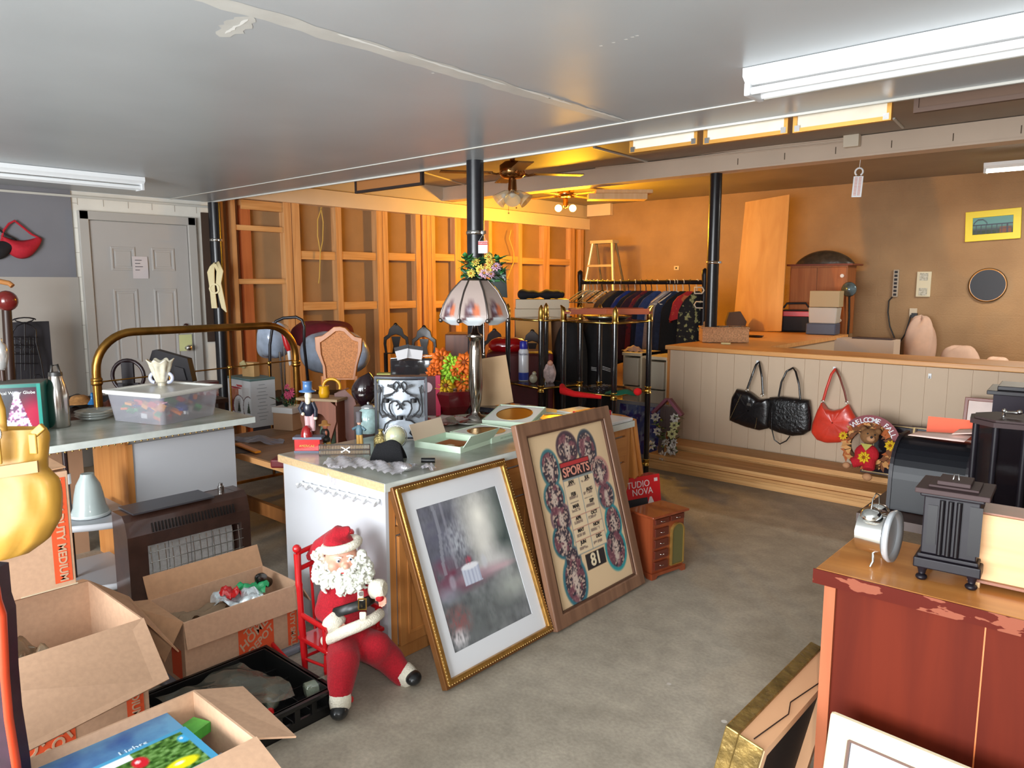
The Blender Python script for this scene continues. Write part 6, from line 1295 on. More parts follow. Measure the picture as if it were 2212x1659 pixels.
back_of_frame('framed_picture', 'wide dark-brown panel hung behind the ceiling edge at far right', 1974, 2330, 246, 196, mat('dark_brown_edge', (84,60,46), rough=.6), mat('dark_brown_back', (92,68,52), rough=.7), corners=False)
t = thing('thermometer_tag', 'white card with ring hook and red printed rows hanging from the white beam', 'hanging tag', PY(1853, 395, 6.38), 0, 0, 3); m_ = mpp(t.location)
MB().bb((-10*m_,0,-30*m_),(10*m_,.004,14*m_)).obj('card', WHITEP, t); MB().tube([(8*m_*math.cos(R(a)), 0, 23*m_+8*m_*math.sin(R(a))) for a in range(-60,250,25)], 2*m_, 6).tube([(0,0,31*m_),(0,0,48*m_)], .6*m_, 5).obj('ring_hook', WHITEP, t)
b = MB()
for i in range(13): b.bb((-7*m_,-.001,(10-i*3)*m_),(-1*m_,0,(11.2-i*3)*m_)).bb((1*m_,-.001,(10-i*3)*m_),(7*m_,0,(11.2-i*3)*m_))
b.obj('printed_rows', mat('salmon_ink', (206,110,80), rough=.7), t)
# ceiling fan and warm fixture
def fan(label, c, warm):
    t = thing('ceiling_fan', label, 'ceiling fan', c, YAWD); m_ = mpp(Vector(c)-Vector((0,0,.2)))
    FB = mat('fan_brass', (176,128,80), rough=.2, metal=1)
    top = UC-c[2]
    MB().cyl((0,0,-.02),(0,0,top), .02).lathe([(.0,-.05),(.07,-.045),(.10,-.02),(.10,.05),(.06,.08),(.0,.085)], n=28).lathe([(.02,top-.06),(.07,top-.01),(.07,top)], n=20).obj('motor', FB, t)
    for k in range(4):
        a = R((10,100,190,280)[k]+(35 if warm else 0)); q = MB(); q.T = Matrix.Rotation(a, 4, 'Z'); q.bb((.16,-.055,-.012),(.56,.055,-.004)); o = q.obj('blade', wood('fan_blade', (110,76,44), (136,98,58), 'x', rough=.4), t, bevel=.003)
        q = MB(); q.T = Matrix.Rotation(a, 4, 'Z'); q.tube([(.09,0,-.01),(.13,.02,-.02),(.2,0,-.004)], .008, 6); q.obj('blade_arm', FB, t)
    MB().cyl((0,0,-.05),(0,0,-.13), .03, .035).ball((0,0,-.135), .034).obj('light_kit', FB, t)
    for k in range(2 if warm else 3):
        a = R(((0, 180) if warm else (195, 270, 345))[k]); d_ = Vector((math.cos(a), math.sin(a), -.9)).normalized(); q = MB(); p = Vector((0,0,-.12)); M_ = Matrix.Translation(p+d_*.04) @ d_.to_track_quat('Z', 'Y').to_matrix().to_4x4()
        if warm:
            q.T = Matrix.Translation((.085*(1 if k else -1), 0, -.16)); q.ball((0,0,0), .042); q.obj('bulb', mat('warm_bulb', (255,206,110), emit=26), t)
        else:
            q.T = M_; q.lathe([(.014,0),(.03,.02),(.04,.05),(.056,.10),(.062,.115)], n=20); q.obj('glass_shade_cup', glass('amber_glass', (214,196,160), .08, .55), t)
            q2 = MB(); q2.T = M_; q2.ball((0,0,.05), .022); q2.obj('bulb', WHITEP, t)
    if not warm: MB().tube([(-.03,0,-.16),(-.03,0,-.30)], .0015, 4).tube([(.03,0,-.16),(.03,0,-.26)], .0015, 4).ball((-.03,0,-.31), .006).ball((.03,0,-.27), .006).obj('pull_chain', FB, t)
c = PD(1107, 372, 5.9); fan('brass ceiling fan with three unlit glass shades near the middle black pole', tuple(c), 0)
c = PD(1222, 420, 9.0); ffan = fan('dark ceiling fan with two glowing amber bulbs near the far corner', tuple(c), 1)
t = thing('ceiling_boards', 'pine boards tucked under the far ceiling left of the pole under the beam', 'boards', PD(1345, 424, 8.2), YAWD); m_ = mpp(t.location)
MB().bb((-75*m_,-.1,-8*m_),(50*m_,.1,4*m_)).bb((-60*m_,-.14,4*m_),(60*m_,.06,11*m_)).obj('board_stack', PINE, t)
one(MB().bb((0,0,0),(.42,.07,.2)), 'beam_stub', HEAD, 'short white painted beam end on the far orange-lit wall by the ladder', 'beam', tuple(PY(1268, 468, BY-.08)))
# ladder
p = PY(1300, 600, 8.55); t = thing('step_ladder', 'aluminium step ladder standing in the far corner behind the clothes rack', 'ladder', (p.x, 8.55, 0), 0); ALU = mat('aluminium', (206,204,196), rough=.35, metal=.7)
zt_ = PY(1300, 521, 8.55).z; A = lambda u, v: (PY(u, v, 8.55).x-p.x, PY(u, v, 8.55).z)
tl, tr = A(1281,521)[0], A(1322,521)[0]; sp = .16
for s_, x in ((-1, tl), (1, tr)): MB().tube([(x+s_*sp*zt_*1.0*.8, -.25, 0), (x, 0, zt_)], .028, 4).obj('rail', ALU, t); MB().tube([(x+s_*.1, .75, 0), (x, .08, zt_)], .018, 4).obj('rear_leg', mat('alu_dark', (130,124,110), rough=.4, metal=.6), t)
for k in range(1, 6):
    z = zt_*k/6+.02; f_ = 1-z/zt_; MB().bb((tl-sp*zt_*.8*f_,-.25*f_-.03,z-.015),(tr+sp*zt_*.8*f_,-.25*f_+.05,z+.015)).obj('step', ALU, t)
MB().bb((tl-.03,-.03,zt_-.03),(tr+.03,.12,zt_+.01)).obj('top_cap', ALU, t)
# outlets & odds on the back wall
def wallplate(u, v, w_, h_, lab, nm='wall_outlet'):
    t = thing(nm, lab, 'outlet', PY(u, v, BY-.001), 0); m_ = mpp(t.location); MB().box((0,-.008,0), (w_*m_,.012,h_*m_)).obj('plate', mat('ivory', (214,196,168), rough=.5), t, bevel=.003); return t, m_
t, m_ = wallplate(1462, 579, 12, 9, 'small white switch plate on the orange-lit wall'); MB().cyl((0,-.014,0),(0,-.02,0), .012).obj('toggle', DK, t)
t, m_ = wallplate(1973, 675, 15, 18, 'outlet box low on the brown wall with two plugged-in cords'); MB().box((4*m_,-.03,-6*m_),(11*m_,.04,10*m_)).obj('plug', BLACKP, t)
q = lambda u, v: PY(u, v, BY-.03)-t.location
MB().tube([q(1968,680), q(1962,700), q(1955,722), q(1940,745), q(1933,765)], .008, 6).tube([q(1975,690), q(1982,715), q(1992,745), q(2000,770)], .006, 6).obj('cord', BLACKP, t)
t = thing('power_strip', 'long metal power strip mounted upright on the brown wall with hanging cord', 'power strip', PY(1936, 612, BY-.001), 0); m_ = mpp(t.location)
MB().box((0,-.015,0), (11*m_,.03,58*m_)).obj('strip_body', mat('strip_grey', (176,160,140), rough=.4), t, bevel=.003)
b = MB()
for i in range(7): b.box((0,-.032,(24-i*8)*m_),(6*m_,.004,5*m_))
b.obj('socket', DK, t); q = lambda u, v: PY(u, v, BY-.02)-t.location
MB().tube([q(1930,638), q(1920,650), q(1918,675), q(1922,705), q(1932,730), q(1936,765)], .008, 6).obj('cord', BLACKP, t)
t = thing('switch_panel', 'cream double-socket faceplate on the brown wall right of the power strip', 'faceplate', PY(1996, 614, BY-.001), 0); m_ = mpp(t.location)
MB().box((0,-.012,0), (28*m_,.02,54*m_)).obj('faceplate', mat('cream_gloss', (216,204,172), rough=.4), t, bevel=.004)
for z in (16, -16): MB().box((0,-.024,z*m_),(16*m_,.004,16*m_)).obj('inset', mat('grey_inset', (150,144,120), rough=.3, col2=(206,200,184), scale=40), t)
t = thing('framed_picture', 'small picture in a bright yellow frame hung high on the brown wall', 'framed picture', PY(2144, 519, BY-.002), 0, 0, -2.5); m_ = mpp(t.location); W_, H_ = 102*m_, 64*m_
b = MB(); frame_bars(b, W_, H_, 14*m_, -.03, .0); b.obj('frame', mat('yellow_frame', (236,214,20), rough=.4), t, bevel=.003)
def bridge(u, v):
    c = np.zeros((len(u), 3))+np.array((96,150,150.)); c = mixc(c, (.55-v)*3, (60,70,66)); n = vnoise(u, v, 16); c = mixc(c, (v < .25)*n*1.5, (40,60,40)); c = mixc(c, rectm(u, v, .68, .95, .05, .38), (120,70,44))
    for x in (.1,.22,.34,.48,.6,.72,.85): c = mixc(c, (np.abs(u-x) < .012)*(v < .6)*1., (56,60,80))
    for z in (.3,.55): c = mixc(c, (np.abs(v-z) < .02)*1., (56,60,80))
    return mixc(c, (np.abs(np.sqrt(((u-.2)/.17)**2+((v-.5)/.36)**2)-1) < .09)*(v > .5)*1., (50,54,74))
painted('picture', t, W_-26*m_, H_-26*m_, 50, 30, bridge, PRINT, (0, -.02, 13*m_))
t = thing('decorative_plate', 'round dark plate with tan rim and pale blossoms hung on the brown wall', 'plate', PY(2134, 616, BY-.002), 0); m_ = mpp(t.location)
q = MB(); q.T = Matrix.Rotation(R(90), 4, 'X'); q.lathe([(22*m_,.006),(33*m_,.022),(35.5*m_,.024),(33*m_,.014),(22*m_,0)], n=36); q.obj('rim', mat('tan_rim', (186,130,66), rough=.2, coat=.5), t)
q = MB(); q.T = Matrix.Rotation(R(90), 4, 'X'); q.lathe([(0,.006),(25*m_,.008),(26*m_,.014)], n=36).lathe([(34*m_,.022),(36.5*m_,.024),(35*m_,.018)], n=36); q.obj('dark_well', mat('black_glaze', (20,18,26), rough=.45), t)
b = MB(); random.seed(3)
for (x, z) in ((-8,-6),(-2,-3),(5,-6),(10,-8),(-12,-9),(1,-11)): b.ball((x*m_,-.016,z*m_), (5.5*m_,.006,4*m_), 8, k=5)
b.obj('painted_blossoms', mat('pale_blossom', (196,176,120), rough=.4), t)
# ================================================================ right counter with groove panelling
CX0, CX1, CY = -3.36, 2.6, 5.93
GRV = mat('counter_paint', (196,172,146), rough=.6, noise=.02, scale=3)
t = thing('service_counter', 'long cream grooved-panel counter with wooden top and three handbags hung on its front', 'counter', (0, CY, 0))
b = MB(); b.bb((CX0+.02,.006,0),(CX1,.03,.955))
xs = [PY(u, 900, CY).x for u in (1475,1512,1545,1582,1618,1655,1690,1733,1765,1812,1860,1900,1943,1993,2042,2095,2150,2212)]
bk = MB()
for x0, x1_ in zip(xs[:-1], xs[1:]): b.bb((x0+.003,0,0),(x1_-.003,.012,.955))
b.bb((CX0+.02,0,0),(xs[0]-.003,.012,.955)).bb((xs[-1]+.003,0,0),(CX1,.012,.955)); b.obj('panelling', GRV, t)
CTW = wood('counter_wood', (206,140,78), (222,164,100), 'x', rough=.4)
MB().bb((CX0-.02,-.03,.96),(CX1,.42,.998)).obj('top', CTW, t, bevel=.006)
MB().bb((CX0-.0,-.015,.0),(CX0+.02,.03,.957)).obj('corner_post', OAK, t)
MB().bb((CX0-.02,.4195,.958),(-2.62,2.6,.996)).bb((CX0-.55,1.4,.957),(CX0-.0205,2.6,.9955)).obj('side_top', CTW, t)
MB().bb((CX0-.5,1.45,0),(CX0-.48,2.3,.955)).obj('side_support', GRV, t)
MB().bb((CX0,.03,0),(CX0+.02,2.6,.955)).bb((-2.66,.45,0),(-2.64,2.6,.955)).obj('side_panelling', GRV, t)
for u, v in ((1637,783),(1803,797),(2009,812)): p = PY(u, v, CY-.004)-t.location; MB().box((p.x,-.006,p.z), (.02,.012,.035)).tube([(p.x,-.01,p.z-.01),(p.x,-.03,p.z-.015),(p.x,-.032,p.z+.002)], .004, 6).obj('hook', WHITEP, t)
# handbags on hooks
def hang(nm, lab, pts, m, depth=.09, y=CY-.065):
    # outline in image pixels; puffed skin around it, built in real depth
    P_ = [PY(u, v, y) for u, v in pts]; cx = sum(p.x for p in P_)/len(P_); cz = sum(p.z for p in P_)/len(P_); t = thing(nm, lab, 'handbag', (cx, y, cz), 0); n = len(P_)
    def f(a, c):
        s_ = a*n; i = int(s_) % n; k = s_-int(s_); p = P_[i]*(1-k)+P_[(i+1) % n]*k; x, z = p.x-cx, p.z-cz; e = math.pi*(c-.5); r_ = max(1e-4, math.cos(e))**.38
        return (x*r_, math.sin(e)*depth/2*(1-.12*math.sin(11*x/.1)*math.cos(e)), z*r_)
    MB().grid(lambda a, c: f(a, c), 56, 16, cu=True).obj('bag_body', m, t); return t, (lambda u, v, dy=0: Vector((PY(u, v, y).x-cx, dy, PY(u, v, y).z-cz)))
PAT = mat('black_leather', (22,20,22), rough=.25, coat=.35, bump=.2, bscale=30)
t, Q = hang('handbag', 'black leather handbag with studded trim and silver nameplate, leftmost on the counter hooks', [(1592,840),(1620,846),(1640,862),(1662,860),(1667,872),(1666,900),(1662,925),(1640,930),(1610,922),(1585,912),(1576,908),(1578,880),(1581,858)], PAT)
MB().tube([Q(1616,840,-.02), Q(1625,812,-.01), Q(1633,788,.0), Q(1637,782,.03), Q(1641,790,.0), Q(1647,815,-.01), Q(1650,852,-.02)], .009, 8, flat=.5).obj('handle', PAT, t)
b = MB()
for i in range(20): b.ball(Q(1606-24*i/19, 852+52*i/19, -.05), .0035, 6, k=4)
for i in range(10): b.ball(Q(1640-4*i/9, 902+22*i/9, -.046), .003, 6, k=4)
b.obj('studs', mat('stud_gold', (214,196,140), rough=.2, metal=1), t); MB().box(Q(1624,872,-.055), (.035,.004,.022), rot=(0,6,0)).obj('nameplate', STEEL, t); b = MB()
for q_ in (Q(1616,842,-.02), Q(1649,852,-.02)): b.tube([q_+Vector((.012*math.cos(R(a)), -.004, .012*math.sin(R(a)))) for a in range(0,360,45)], .003, 5, closed=True)
b.obj('ring', CHROME, t)
t, Q = hang('handbag', 'black ruched handbag with long looped straps, middle of the three on the counter hooks', [(1663,858),(1690,856),(1720,860),(1748,864),(1751,880),(1753,905),(1751,930),(1735,940),(1710,942),(1680,934),(1662,926),(1656,910),(1660,880)], mat('black_ruched', (18,18,20), rough=.35, bump=.7, bscale=46, coat=.3))
MB().tube([Q(1684,856,-.02), Q(1690,825,-.02), Q(1700,802,-.01), Q(1711,795,.02), Q(1720,803,-.01), Q(1728,830,-.02), Q(1731,862,-.02)], .008, 8).obj('handle', PAT, t); MB().tube([Q(1673,888,-.05), Q(1672,920,-.055), Q(1678,948,-.05), Q(1690,957,-.05), Q(1704,950,-.05), Q(1711,940,-.045)], .005, 8).obj('handle', PAT, t)
t, Q = hang('handbag', 'coral red leather hobo bag, rightmost of three on the counter hooks', [(1775,868),(1783,882),(1800,887),(1820,882),(1833,872),(1842,890),(1855,912),(1853,932),(1838,948),(1815,956),(1785,957),(1765,950),(1753,935),(1755,915),(1765,888)], mat('coral_leather', (214,60,40), rough=.35, noise=.12, scale=14, coat=.25, bump=.3, bscale=16))
MB().tube([Q(1780,865,-.02), Q(1787,840,-.02), Q(1797,808,-.01), Q(1803,797,.02)], .010, 8, flat=.6).obj('handle', mat('coral_strap', (206,54,36), rough=.4), t)
MB().tube([Q(1803,797,.02), Q(1815,815,-.01), Q(1826,845,-.02), Q(1831,868,-.02)], .009, 8, flat=.6).obj('handle_back', mat('brown_strap', (120,50,36), rough=.4), t)
b = MB()
for q_ in (Q(1779,866,-.02), Q(1831,868,-.02)): b.tube([q_+Vector((.01*math.cos(R(a)), -.004, .01*math.sin(R(a)))) for a in range(0,360,45)], .003, 5, closed=True)
b.obj('ring', CHROME, t)
# lumber stacks
LUM = wood('lumber', (196,142,84), (222,172,112), 'x', rough=.55)
for nm_lab, y0, y1, z0s, x0 in (('rear stack of long pine siding boards lying against the counter front', 5.62, 5.90, 8, -3.29), ('front stack of long pine siding boards lying on the floor before the counter', 5.34, 5.61, 6, -3.22)):
    t = thing('lumber_stack', nm_lab, 'boards', (x0, y0, 0)); random.seed(len(nm_lab))
    for k in range(z0s): MB().bb((random.uniform(0,.05), random.uniform(0,.02), .001+k*.0215), (2.72+random.uniform(-.03,.03), y1-y0-random.uniform(0,.02), .0205+k*.0215)).obj('board', LUM, t)
# dark frames on the lumber
for i, (u0, u1, v0, v1) in enumerate(((1866,1967,904,1021),(1963,2062,914,1034))):
    y = 5.66; a = PY(u0, v0, y); c = PY(u1, v1, y); zb = .1775; H_ = (PY((u0+u1)/2, (v0+v0+12)/2, y+.1).z-zb)
    t = thing('framed_print', ('left of two dark framed prints with gold lines leaning on the lumber','right of two dark framed prints with gold lines, partly behind the black breadbox')[i], 'framed picture', ((a.x+c.x)/2, y, zb), 0, -17); W_ = c.x-a.x
    b = MB(); frame_bars(b, W_, H_, .02, -.014, .008); b.obj('frame', mat('dark_gold_frame', (70,48,36), rough=.3, metal=.3), t, bevel=.002)
    b = MB(); b.ring([(-W_/2+.012,.012),(W_/2-.012,.012),(W_/2-.012,H_-.012),(-W_/2+.012,H_-.012)],[(-W_/2+.017,.017),(W_/2-.017,.017),(W_/2-.017,H_-.017),(-W_/2+.017,H_-.017)], -.017, -.012); b.ring([(-W_/2+.06,.06),(W_/2-.06,.06),(W_/2-.06,H_-.06),(-W_/2+.06,H_-.06)],[(-W_/2+.065,.065),(W_/2-.065,.065),(W_/2-.065,H_-.065),(-W_/2+.065,H_-.065)], -.008, -.003); b.obj('gold_line', mat('gold_line', (176,150,104), rough=.3, metal=.7), t)
    MB().bb((-W_/2+.018,-.004,.018),(W_/2-.018,.004,H_-.018)).obj('picture', mat('dark_print', (44,40,50), rough=.12, coat=.5, noise=.15, scale=4), t)
t = thing('framed_print', 'small pink-matted picture in a red-brown frame behind the black chest', 'framed picture', PY(2122, 930, 5.7), 0, -10); t.location.z = .1775; W_ = .26; H_ = PY(2122, 858, 5.8).z-.1775
b = MB(); frame_bars(b, W_, H_, .022, -.014, .006); b.obj('frame', mat('redbrown_frame', (132,66,48), rough=.35), t, bevel=.003); MB().bb((-W_/2+.02,-.004,.02),(W_/2-.02,.004,H_-.02)).obj('picture', mat('pink_mat', (206,178,166), rough=.3, noise=.06, scale=9), t)
# bear wreath
p = PY(1880, 970, 5.56); p.z = .1775+.225; t = thing('bear_wreath', 'autumn leaf wreath with a teddy bear in red and an arched WELCOME FALL sign', 'wreath', p, 0, -12); m_ = mpp(p); random.seed(12)
b = MB().tube([(48*m_*math.cos(R(a)), 0, 42*m_*math.sin(R(a))) for a in range(0,360,15)], 9*m_, 8, closed=True); b.obj('twig_ring', mat('twigs', (96,66,40), rough=.9, bump=.8, bscale=60), t)
for nm, cc in (('rust_leaf', (176,92,44)), ('tan_leaf', (206,150,90)), ('brown_leaf', (120,70,36))):
    b = MB()
    for i in range(34):
        a = random.uniform(0, 6.28); r_ = random.uniform(40,58)*m_; c_ = Vector((r_*math.cos(a), random.uniform(-.05,-.02), r_*.88*math.sin(a))); d_ = Vector((random.uniform(-1,1), random.uniform(-.4,.1), random.uniform(-1,1))).normalized()*12*m_; s_ = d_.cross(Vector((0,1,0))).normalized()*5*m_
        b.add([c_-d_, c_+s_, c_+d_, c_-s_], [(0,1,2,3)])
    b.obj('leaves', mat(nm, cc, rough=.8), t, solid=.001)
b = MB(); o_ = [(62*m_*math.cos(R(a)), 4*m_+62*m_*math.sin(R(a))) for a in range(140, 39-28, -8)]; i_ = [(46*m_*math.cos(R(a)), 4*m_+46*m_*math.sin(R(a))) for a in range(140, 39-28, -8)]
b.prism(o_+i_[::-1], -.05, -.042); b.obj('sign', mat('sign_maroon', (128,40,50), rough=.5), t)
for i, ch in enumerate('WELCOME FALL'):
    if ch != ' ':
        a = 132-i*9.6; q = text(ch, 15*m_, WHITEP, t, (51*m_*math.cos(R(a)), -.0515, 4*m_+51*m_*math.sin(R(a))), (90, 0, 0), bold=.0006); q.rotation_euler = (Matrix.Rotation(R(90-a), 3, 'Y') @ Matrix.Rotation(R(90), 3, 'X')).to_euler()
FURB = mat('bear_fur', (140,98,60), rough=.95, bump=.5, bscale=150)
b = MB().ball((2*m_,-.08,20*m_), (19*m_,16*m_,17*m_), 16).ball((-12*m_,-.07,34*m_), 7*m_).ball((17*m_,-.07,32*m_), 7*m_); soft(b, 'head', FURB, t, .006, 3)
MB().ball((9*m_,-.08-15*m_,15*m_), (9*m_,7*m_,7*m_)).obj('muzzle', mat('muzzle_tan', (190,140,100), rough=.9), t); MB().ball((12*m_,-.08-22*m_,18*m_), 2.6*m_).ball((2*m_,-.08-15*m_,25*m_), 1.8*m_).ball((16*m_,-.08-14*m_,24*m_), 1.8*m_).obj('nose_and_eyes', DK, t)
b = MB().ball((0,-.07,-18*m_), (25*m_,16*m_,22*m_), 16); b.tube([(-8*m_,-.07,-32*m_),(-26*m_,-.09,-42*m_)], [13*m_,11*m_], 12).tube([(8*m_,-.08,-32*m_),(10*m_,-.10,-50*m_)], [13*m_,12*m_], 12); soft(b, 'overalls', mat('bear_red', (186,22,36), rough=.9, bump=.4, bscale=120), t, .006, 3)
MB().ball((-36*m_,-.09,-48*m_), (8*m_,8*m_,7*m_)).obj('paw', mat('muzzle_tan', (190,140,100)), t); MB().ball((10*m_,-.11,-66*m_), (10*m_,9*m_,8*m_)).obj('paw', MATS['muzzle_tan'], t)
MB().prism([(-10*m_,3*m_),(14*m_,3*m_),(2*m_,-12*m_)], -.075-16*m_, -.073-16*m_).obj('scarf', mat('olive_cloth', (176,164,80), rough=.8), t)
for (x, z, r_) in ((-50,14,9),(46,6,11),(0,-26,12)): flower(t, Vector((x*m_,-.09-(.03 if z == -26 else 0),z*m_)), r_*m_*1.1, YE, 9, mid=mat('flower_mid', (150,70,20)), tilt=(10,0))
# ================================================================ on the counter
CZ = .999
def SC(nm, lab, cat, u, v, rz=YAWD, z=CZ, **k): return S(nm, lab, cat, u, v, z, rz, **k)
t, m_, L = SC('wicker_basket', 'tan woven rectangular basket with looped handle on the counter corner', 'basket', 1562, 738, 35)
WK = mat('wicker', (196,146,104), rough=.8, bump=1.0, bscale=90, noise=.25, scale=70)
MB().prism([(-46*m_,-.12),(46*m_,-.12),(46*m_,.12),(-46*m_,.12)], .002, .012, 'xy').obj('basket_base', WK, t)
b = MB(); o_ = [(-48*m_,-.13),(48*m_,-.13),(48*m_,.13),(-48*m_,.13)]; b.ring(o_, [(x*.9, y*.9) for x, y in o_], .002, 30*m_, 'xy'); b.obj('basket_wall', WK, t, bevel=.004)
MB().tube([(x, y, 31*m_) for x, y in o_], .010, 6, closed=True).tube([(-42*m_,-.05,30*m_),(-42*m_,-.03,42*m_),(-36*m_,0,44*m_),(-33*m_,.03,32*m_)], .008, 6).obj('rim', WK, t)
random.seed(14); b = MB()
for i in range(16): b.box((random.uniform(-.13,.13), random.uniform(-.07,.07), 24*m_+random.uniform(0,.03)), (.06,.03,.02), rot=(random.uniform(-30,30),)*3)
o_ = b.obj('odds_and_ends', mat('odds', (120,110,100), rough=.6, noise=.4, scale=20), t); o_['kind'] = 'stuff'
t, m_, L = SC('notepad', 'little cream notepad lying before the wicker basket', 'notepad', 1568, 743, 20); MB().bb((-.04,-.03,0),(.04,.03,.012)).obj('pages', mat('cream_paper', (222,206,150), rough=.8), t)
t, m_, L = SC('wooden_spoon_rest', 'dark oval wooden dish on the counter right of the wicker basket', 'dish', 1630, 728, 0); MB().lathe([(0,0),(.08,.0),(.1,.018),(.08,.012),(0,.008)], sy=.5).obj('dish_body', DARKW, t)
p = PZ(1635, 724, CZ); t = thing('plywood_board', 'tall pale plywood sheet leaning on the brown wall above the counter corner', 'board', PY(1640,724,8.35), 4, -8, -2.6); t.location.z = .998; W_ = PY(1705,500,8.6).x-PY(1608,500,8.6).x
MB().prism([(-W_/2-.05,0),(W_/2-.02,0),(W_/2,1.56),(-W_/2+.03,1.53)], 0, .018).obj('sheet', wood('plywood_pale', (206,150,84), (224,172,104), 'z', rough=.6, fine=8), t)
one(MB().bb((0,0,0),(.5,.5,.99)), 'base_cabinet', mat('hidden_cab', (150,118,84), rough=.7), 'brown cabinet under the leaning plywood at the wall end of the counter', 'cabinet', (-3.88, 8.3, 0))
t, m_, L = SC('duct_piece', 'grey angular metal duct piece leaning between pole and plywood', 'metal piece', 1588, 715); MB().prism([(-18*m_,0),(20*m_,0),(24*m_,20*m_),(10*m_,42*m_),(-14*m_,40*m_),(-20*m_,20*m_)], 0, .06).obj('duct', mat('duct_grey', (100,90,84), rough=.5, metal=.4), t)
# wood wall cabinet with cushion, boxes
y = 8.75; a = PY(1708, 575, y); c = PY(1823, 722, y); t = thing('wall_cabinet', 'reddish wood cabinet standing against the brown wall with a cushion on top', 'cabinet', (a.x, y, c.z), 0); W_, H_ = c.x-a.x, a.z-c.z
t.location.z = 0
MB().bb((0,0,c.z-.0),(W_,.3,a.z)).obj('carcass', wood('cab_orange', (150,84,40), (172,104,54), 'z', rough=.45), t); MB().bb((W_*.02,-.014,c.z),(W_*.48,0,a.z-.02)).obj('door', MATS['cab_orange'], t, bevel=.003); MB().bb((W_*.5,-.014,c.z),(W_*.98,0,a.z-.02)).obj('door', MATS['cab_orange'], t, bevel=.003)
MB().bb((0,.0,0),(W_,.3,c.z-.002)).obj('base', mat('hidden_cab', (150,118,84)), t); MB().bb((-.03,-.04,a.z),(W_+.06,.34,a.z+.02)).obj('top', wood('cab_top', (110,50,30), (128,62,38), 'x', rough=.4), t)
for z in (.2, .85): MB().cyl((W_*.92,-.014,c.z+(a.z-c.z)*z),(W_*.92,-.025,c.z+(a.z-c.z)*z), .02).obj('knob', WHITEP, t)
zc = a.z+.0205; q0 = thing('cushion', 'dark olive domed cushion with pointed ends on top of the wall cabinet', 'cushion', ((a.x+c.x)/2+.02, y+.13, zc), 0)
MB().grid(lambda u, v: ((lambda x, th_: (x*.33, .14*math.cos(th_)*max(.02, 1-x*x)**.5, .002+(.155*max(.0, 1-x*x)**.8*max(0, math.sin(th_)))))(2*u-1, math.pi*v)), 24, 16).grid(lambda u, v: ((2*u-1)*.33, (.14*(2*v-1))*max(.02, 1-(2*u-1)**2)**.5, .004), 24, 4).obj('cushion_cover', mat('olive_satin', (66,54,42), rough=.35, noise=.3, scale=20, bump=.4, bscale=24), q0)
t, m_, L = SC('cooler_bag', 'black lunch cooler bag with a red band on the counter before the wall cabinet', 'bag', 1718, 716, 10)
MB().box((0,0,.125), (62*m_,.2,.25), taper=.93).obj('bag_body', mat('nylon_black', (24,20,24), rough=.7), t, bevel=.02); MB().bb((-30.5*m_,-.1025,33*m_),(30.5*m_,.1,44*m_)).obj('red_band', RED, t, bevel=.005)
b = MB().tube([(-26*m_,-.02,50*m_),(-20*m_,0,60*m_),(18*m_,0,61*m_),(27*m_,-.02,50*m_)], .012, 6); b.obj('handle', MATS['nylon_black'], t)
t, m_, L = SC('storage_jar', 'pale square plastic container on a dark blue one, left of the small fan', 'container', 1777, 722, 5)
MB().box((0,0,12*m_), (60*m_,.22,24*m_)).obj('lower_tub', mat('navy_tub', (70,78,100), rough=.4), t, bevel=.01); MB().box((2*m_,0,41*m_), (54*m_,.2,34*m_), taper=1.08).obj('upper_tub', mat('pale_tub', (186,180,172), rough=.35), t, bevel=.01); MB().box((4*m_,0,76*m_), (60*m_,.2,34*m_)).obj('top_carton', mat('beige_carton', (176,156,120), rough=.6), t, bevel=.004)
t = thing('desk_fan', 'small blue-grey round disc fan leaning at the side of the wall cabinet', 'fan', PY(1834, 625, 8.7), 0); m_ = mpp(t.location); q = MB(); q.T = Matrix.Rotation(R(90), 4, 'X'); q.lathe([(0,.03),(5*m_,.03),(6*m_,.02),(14*m_,.012),(16*m_,0),(0,0)], n=24); q.obj('disc', mat('iridescent_disc', (110,130,140), rough=.2, metal=.6, noise=.5, scale=14), t)
MB().tube([(0,.02,-10*m_),(0,.06,-60*m_),(0,.06,-(t.location.z-.3))], .012, 6).obj('stand', BLACKP, t)
one(MB().bb((-.55,-.45,0),(1.6,.25,.60)), 'back_desk', mat('hidden_cab', (150,118,84)), 'low brown desk along the wall behind the service counter', 'desk', (-2.0, 9.12, 0))
t = thing('white_carton', 'long flat white box lying behind the counter top near the wall cabinet', 'box', PY(1862, 762, 8.15), 0); m_ = mpp(t.location); t.location.z = .0; ztop = PY(1862, 733, 8.15).z
MB().bb((-62*m_,0,ztop-.2),(62*m_,.24,ztop)).obj('carton', mat('white_carton', (196,176,160), rough=.6), t); MB().bb((-55*m_,0.02,0),(55*m_,.22,ztop-.2)).obj('stand', mat('hidden_cab', (150,118,84)), t); MB().bb((-25*m_,.04,ztop),(55*m_,.2,ztop+.015)).obj('folder', mat('dark_folder', (60,40,36), rough=.5), t)
for i, (u, v, w_, h_) in enumerate(((1985,755,60,80),(2075,778,74,34),(2155,795,50,26))):
    o_ = lump('white_cloth_heap', ('pinkish-white crumpled cloth heap behind the counter under the outlet','low rounded white cloth mound behind the counter','small pale cloth mound behind the counter at far right')[i], 'cloth', u, v, (8.25,7.75,7.3)[i], w_, h_*1.7, .2, mat('pink_cloth', (206,172,152), rough=.9, noise=.06, scale=9), i+2, .06, 0)
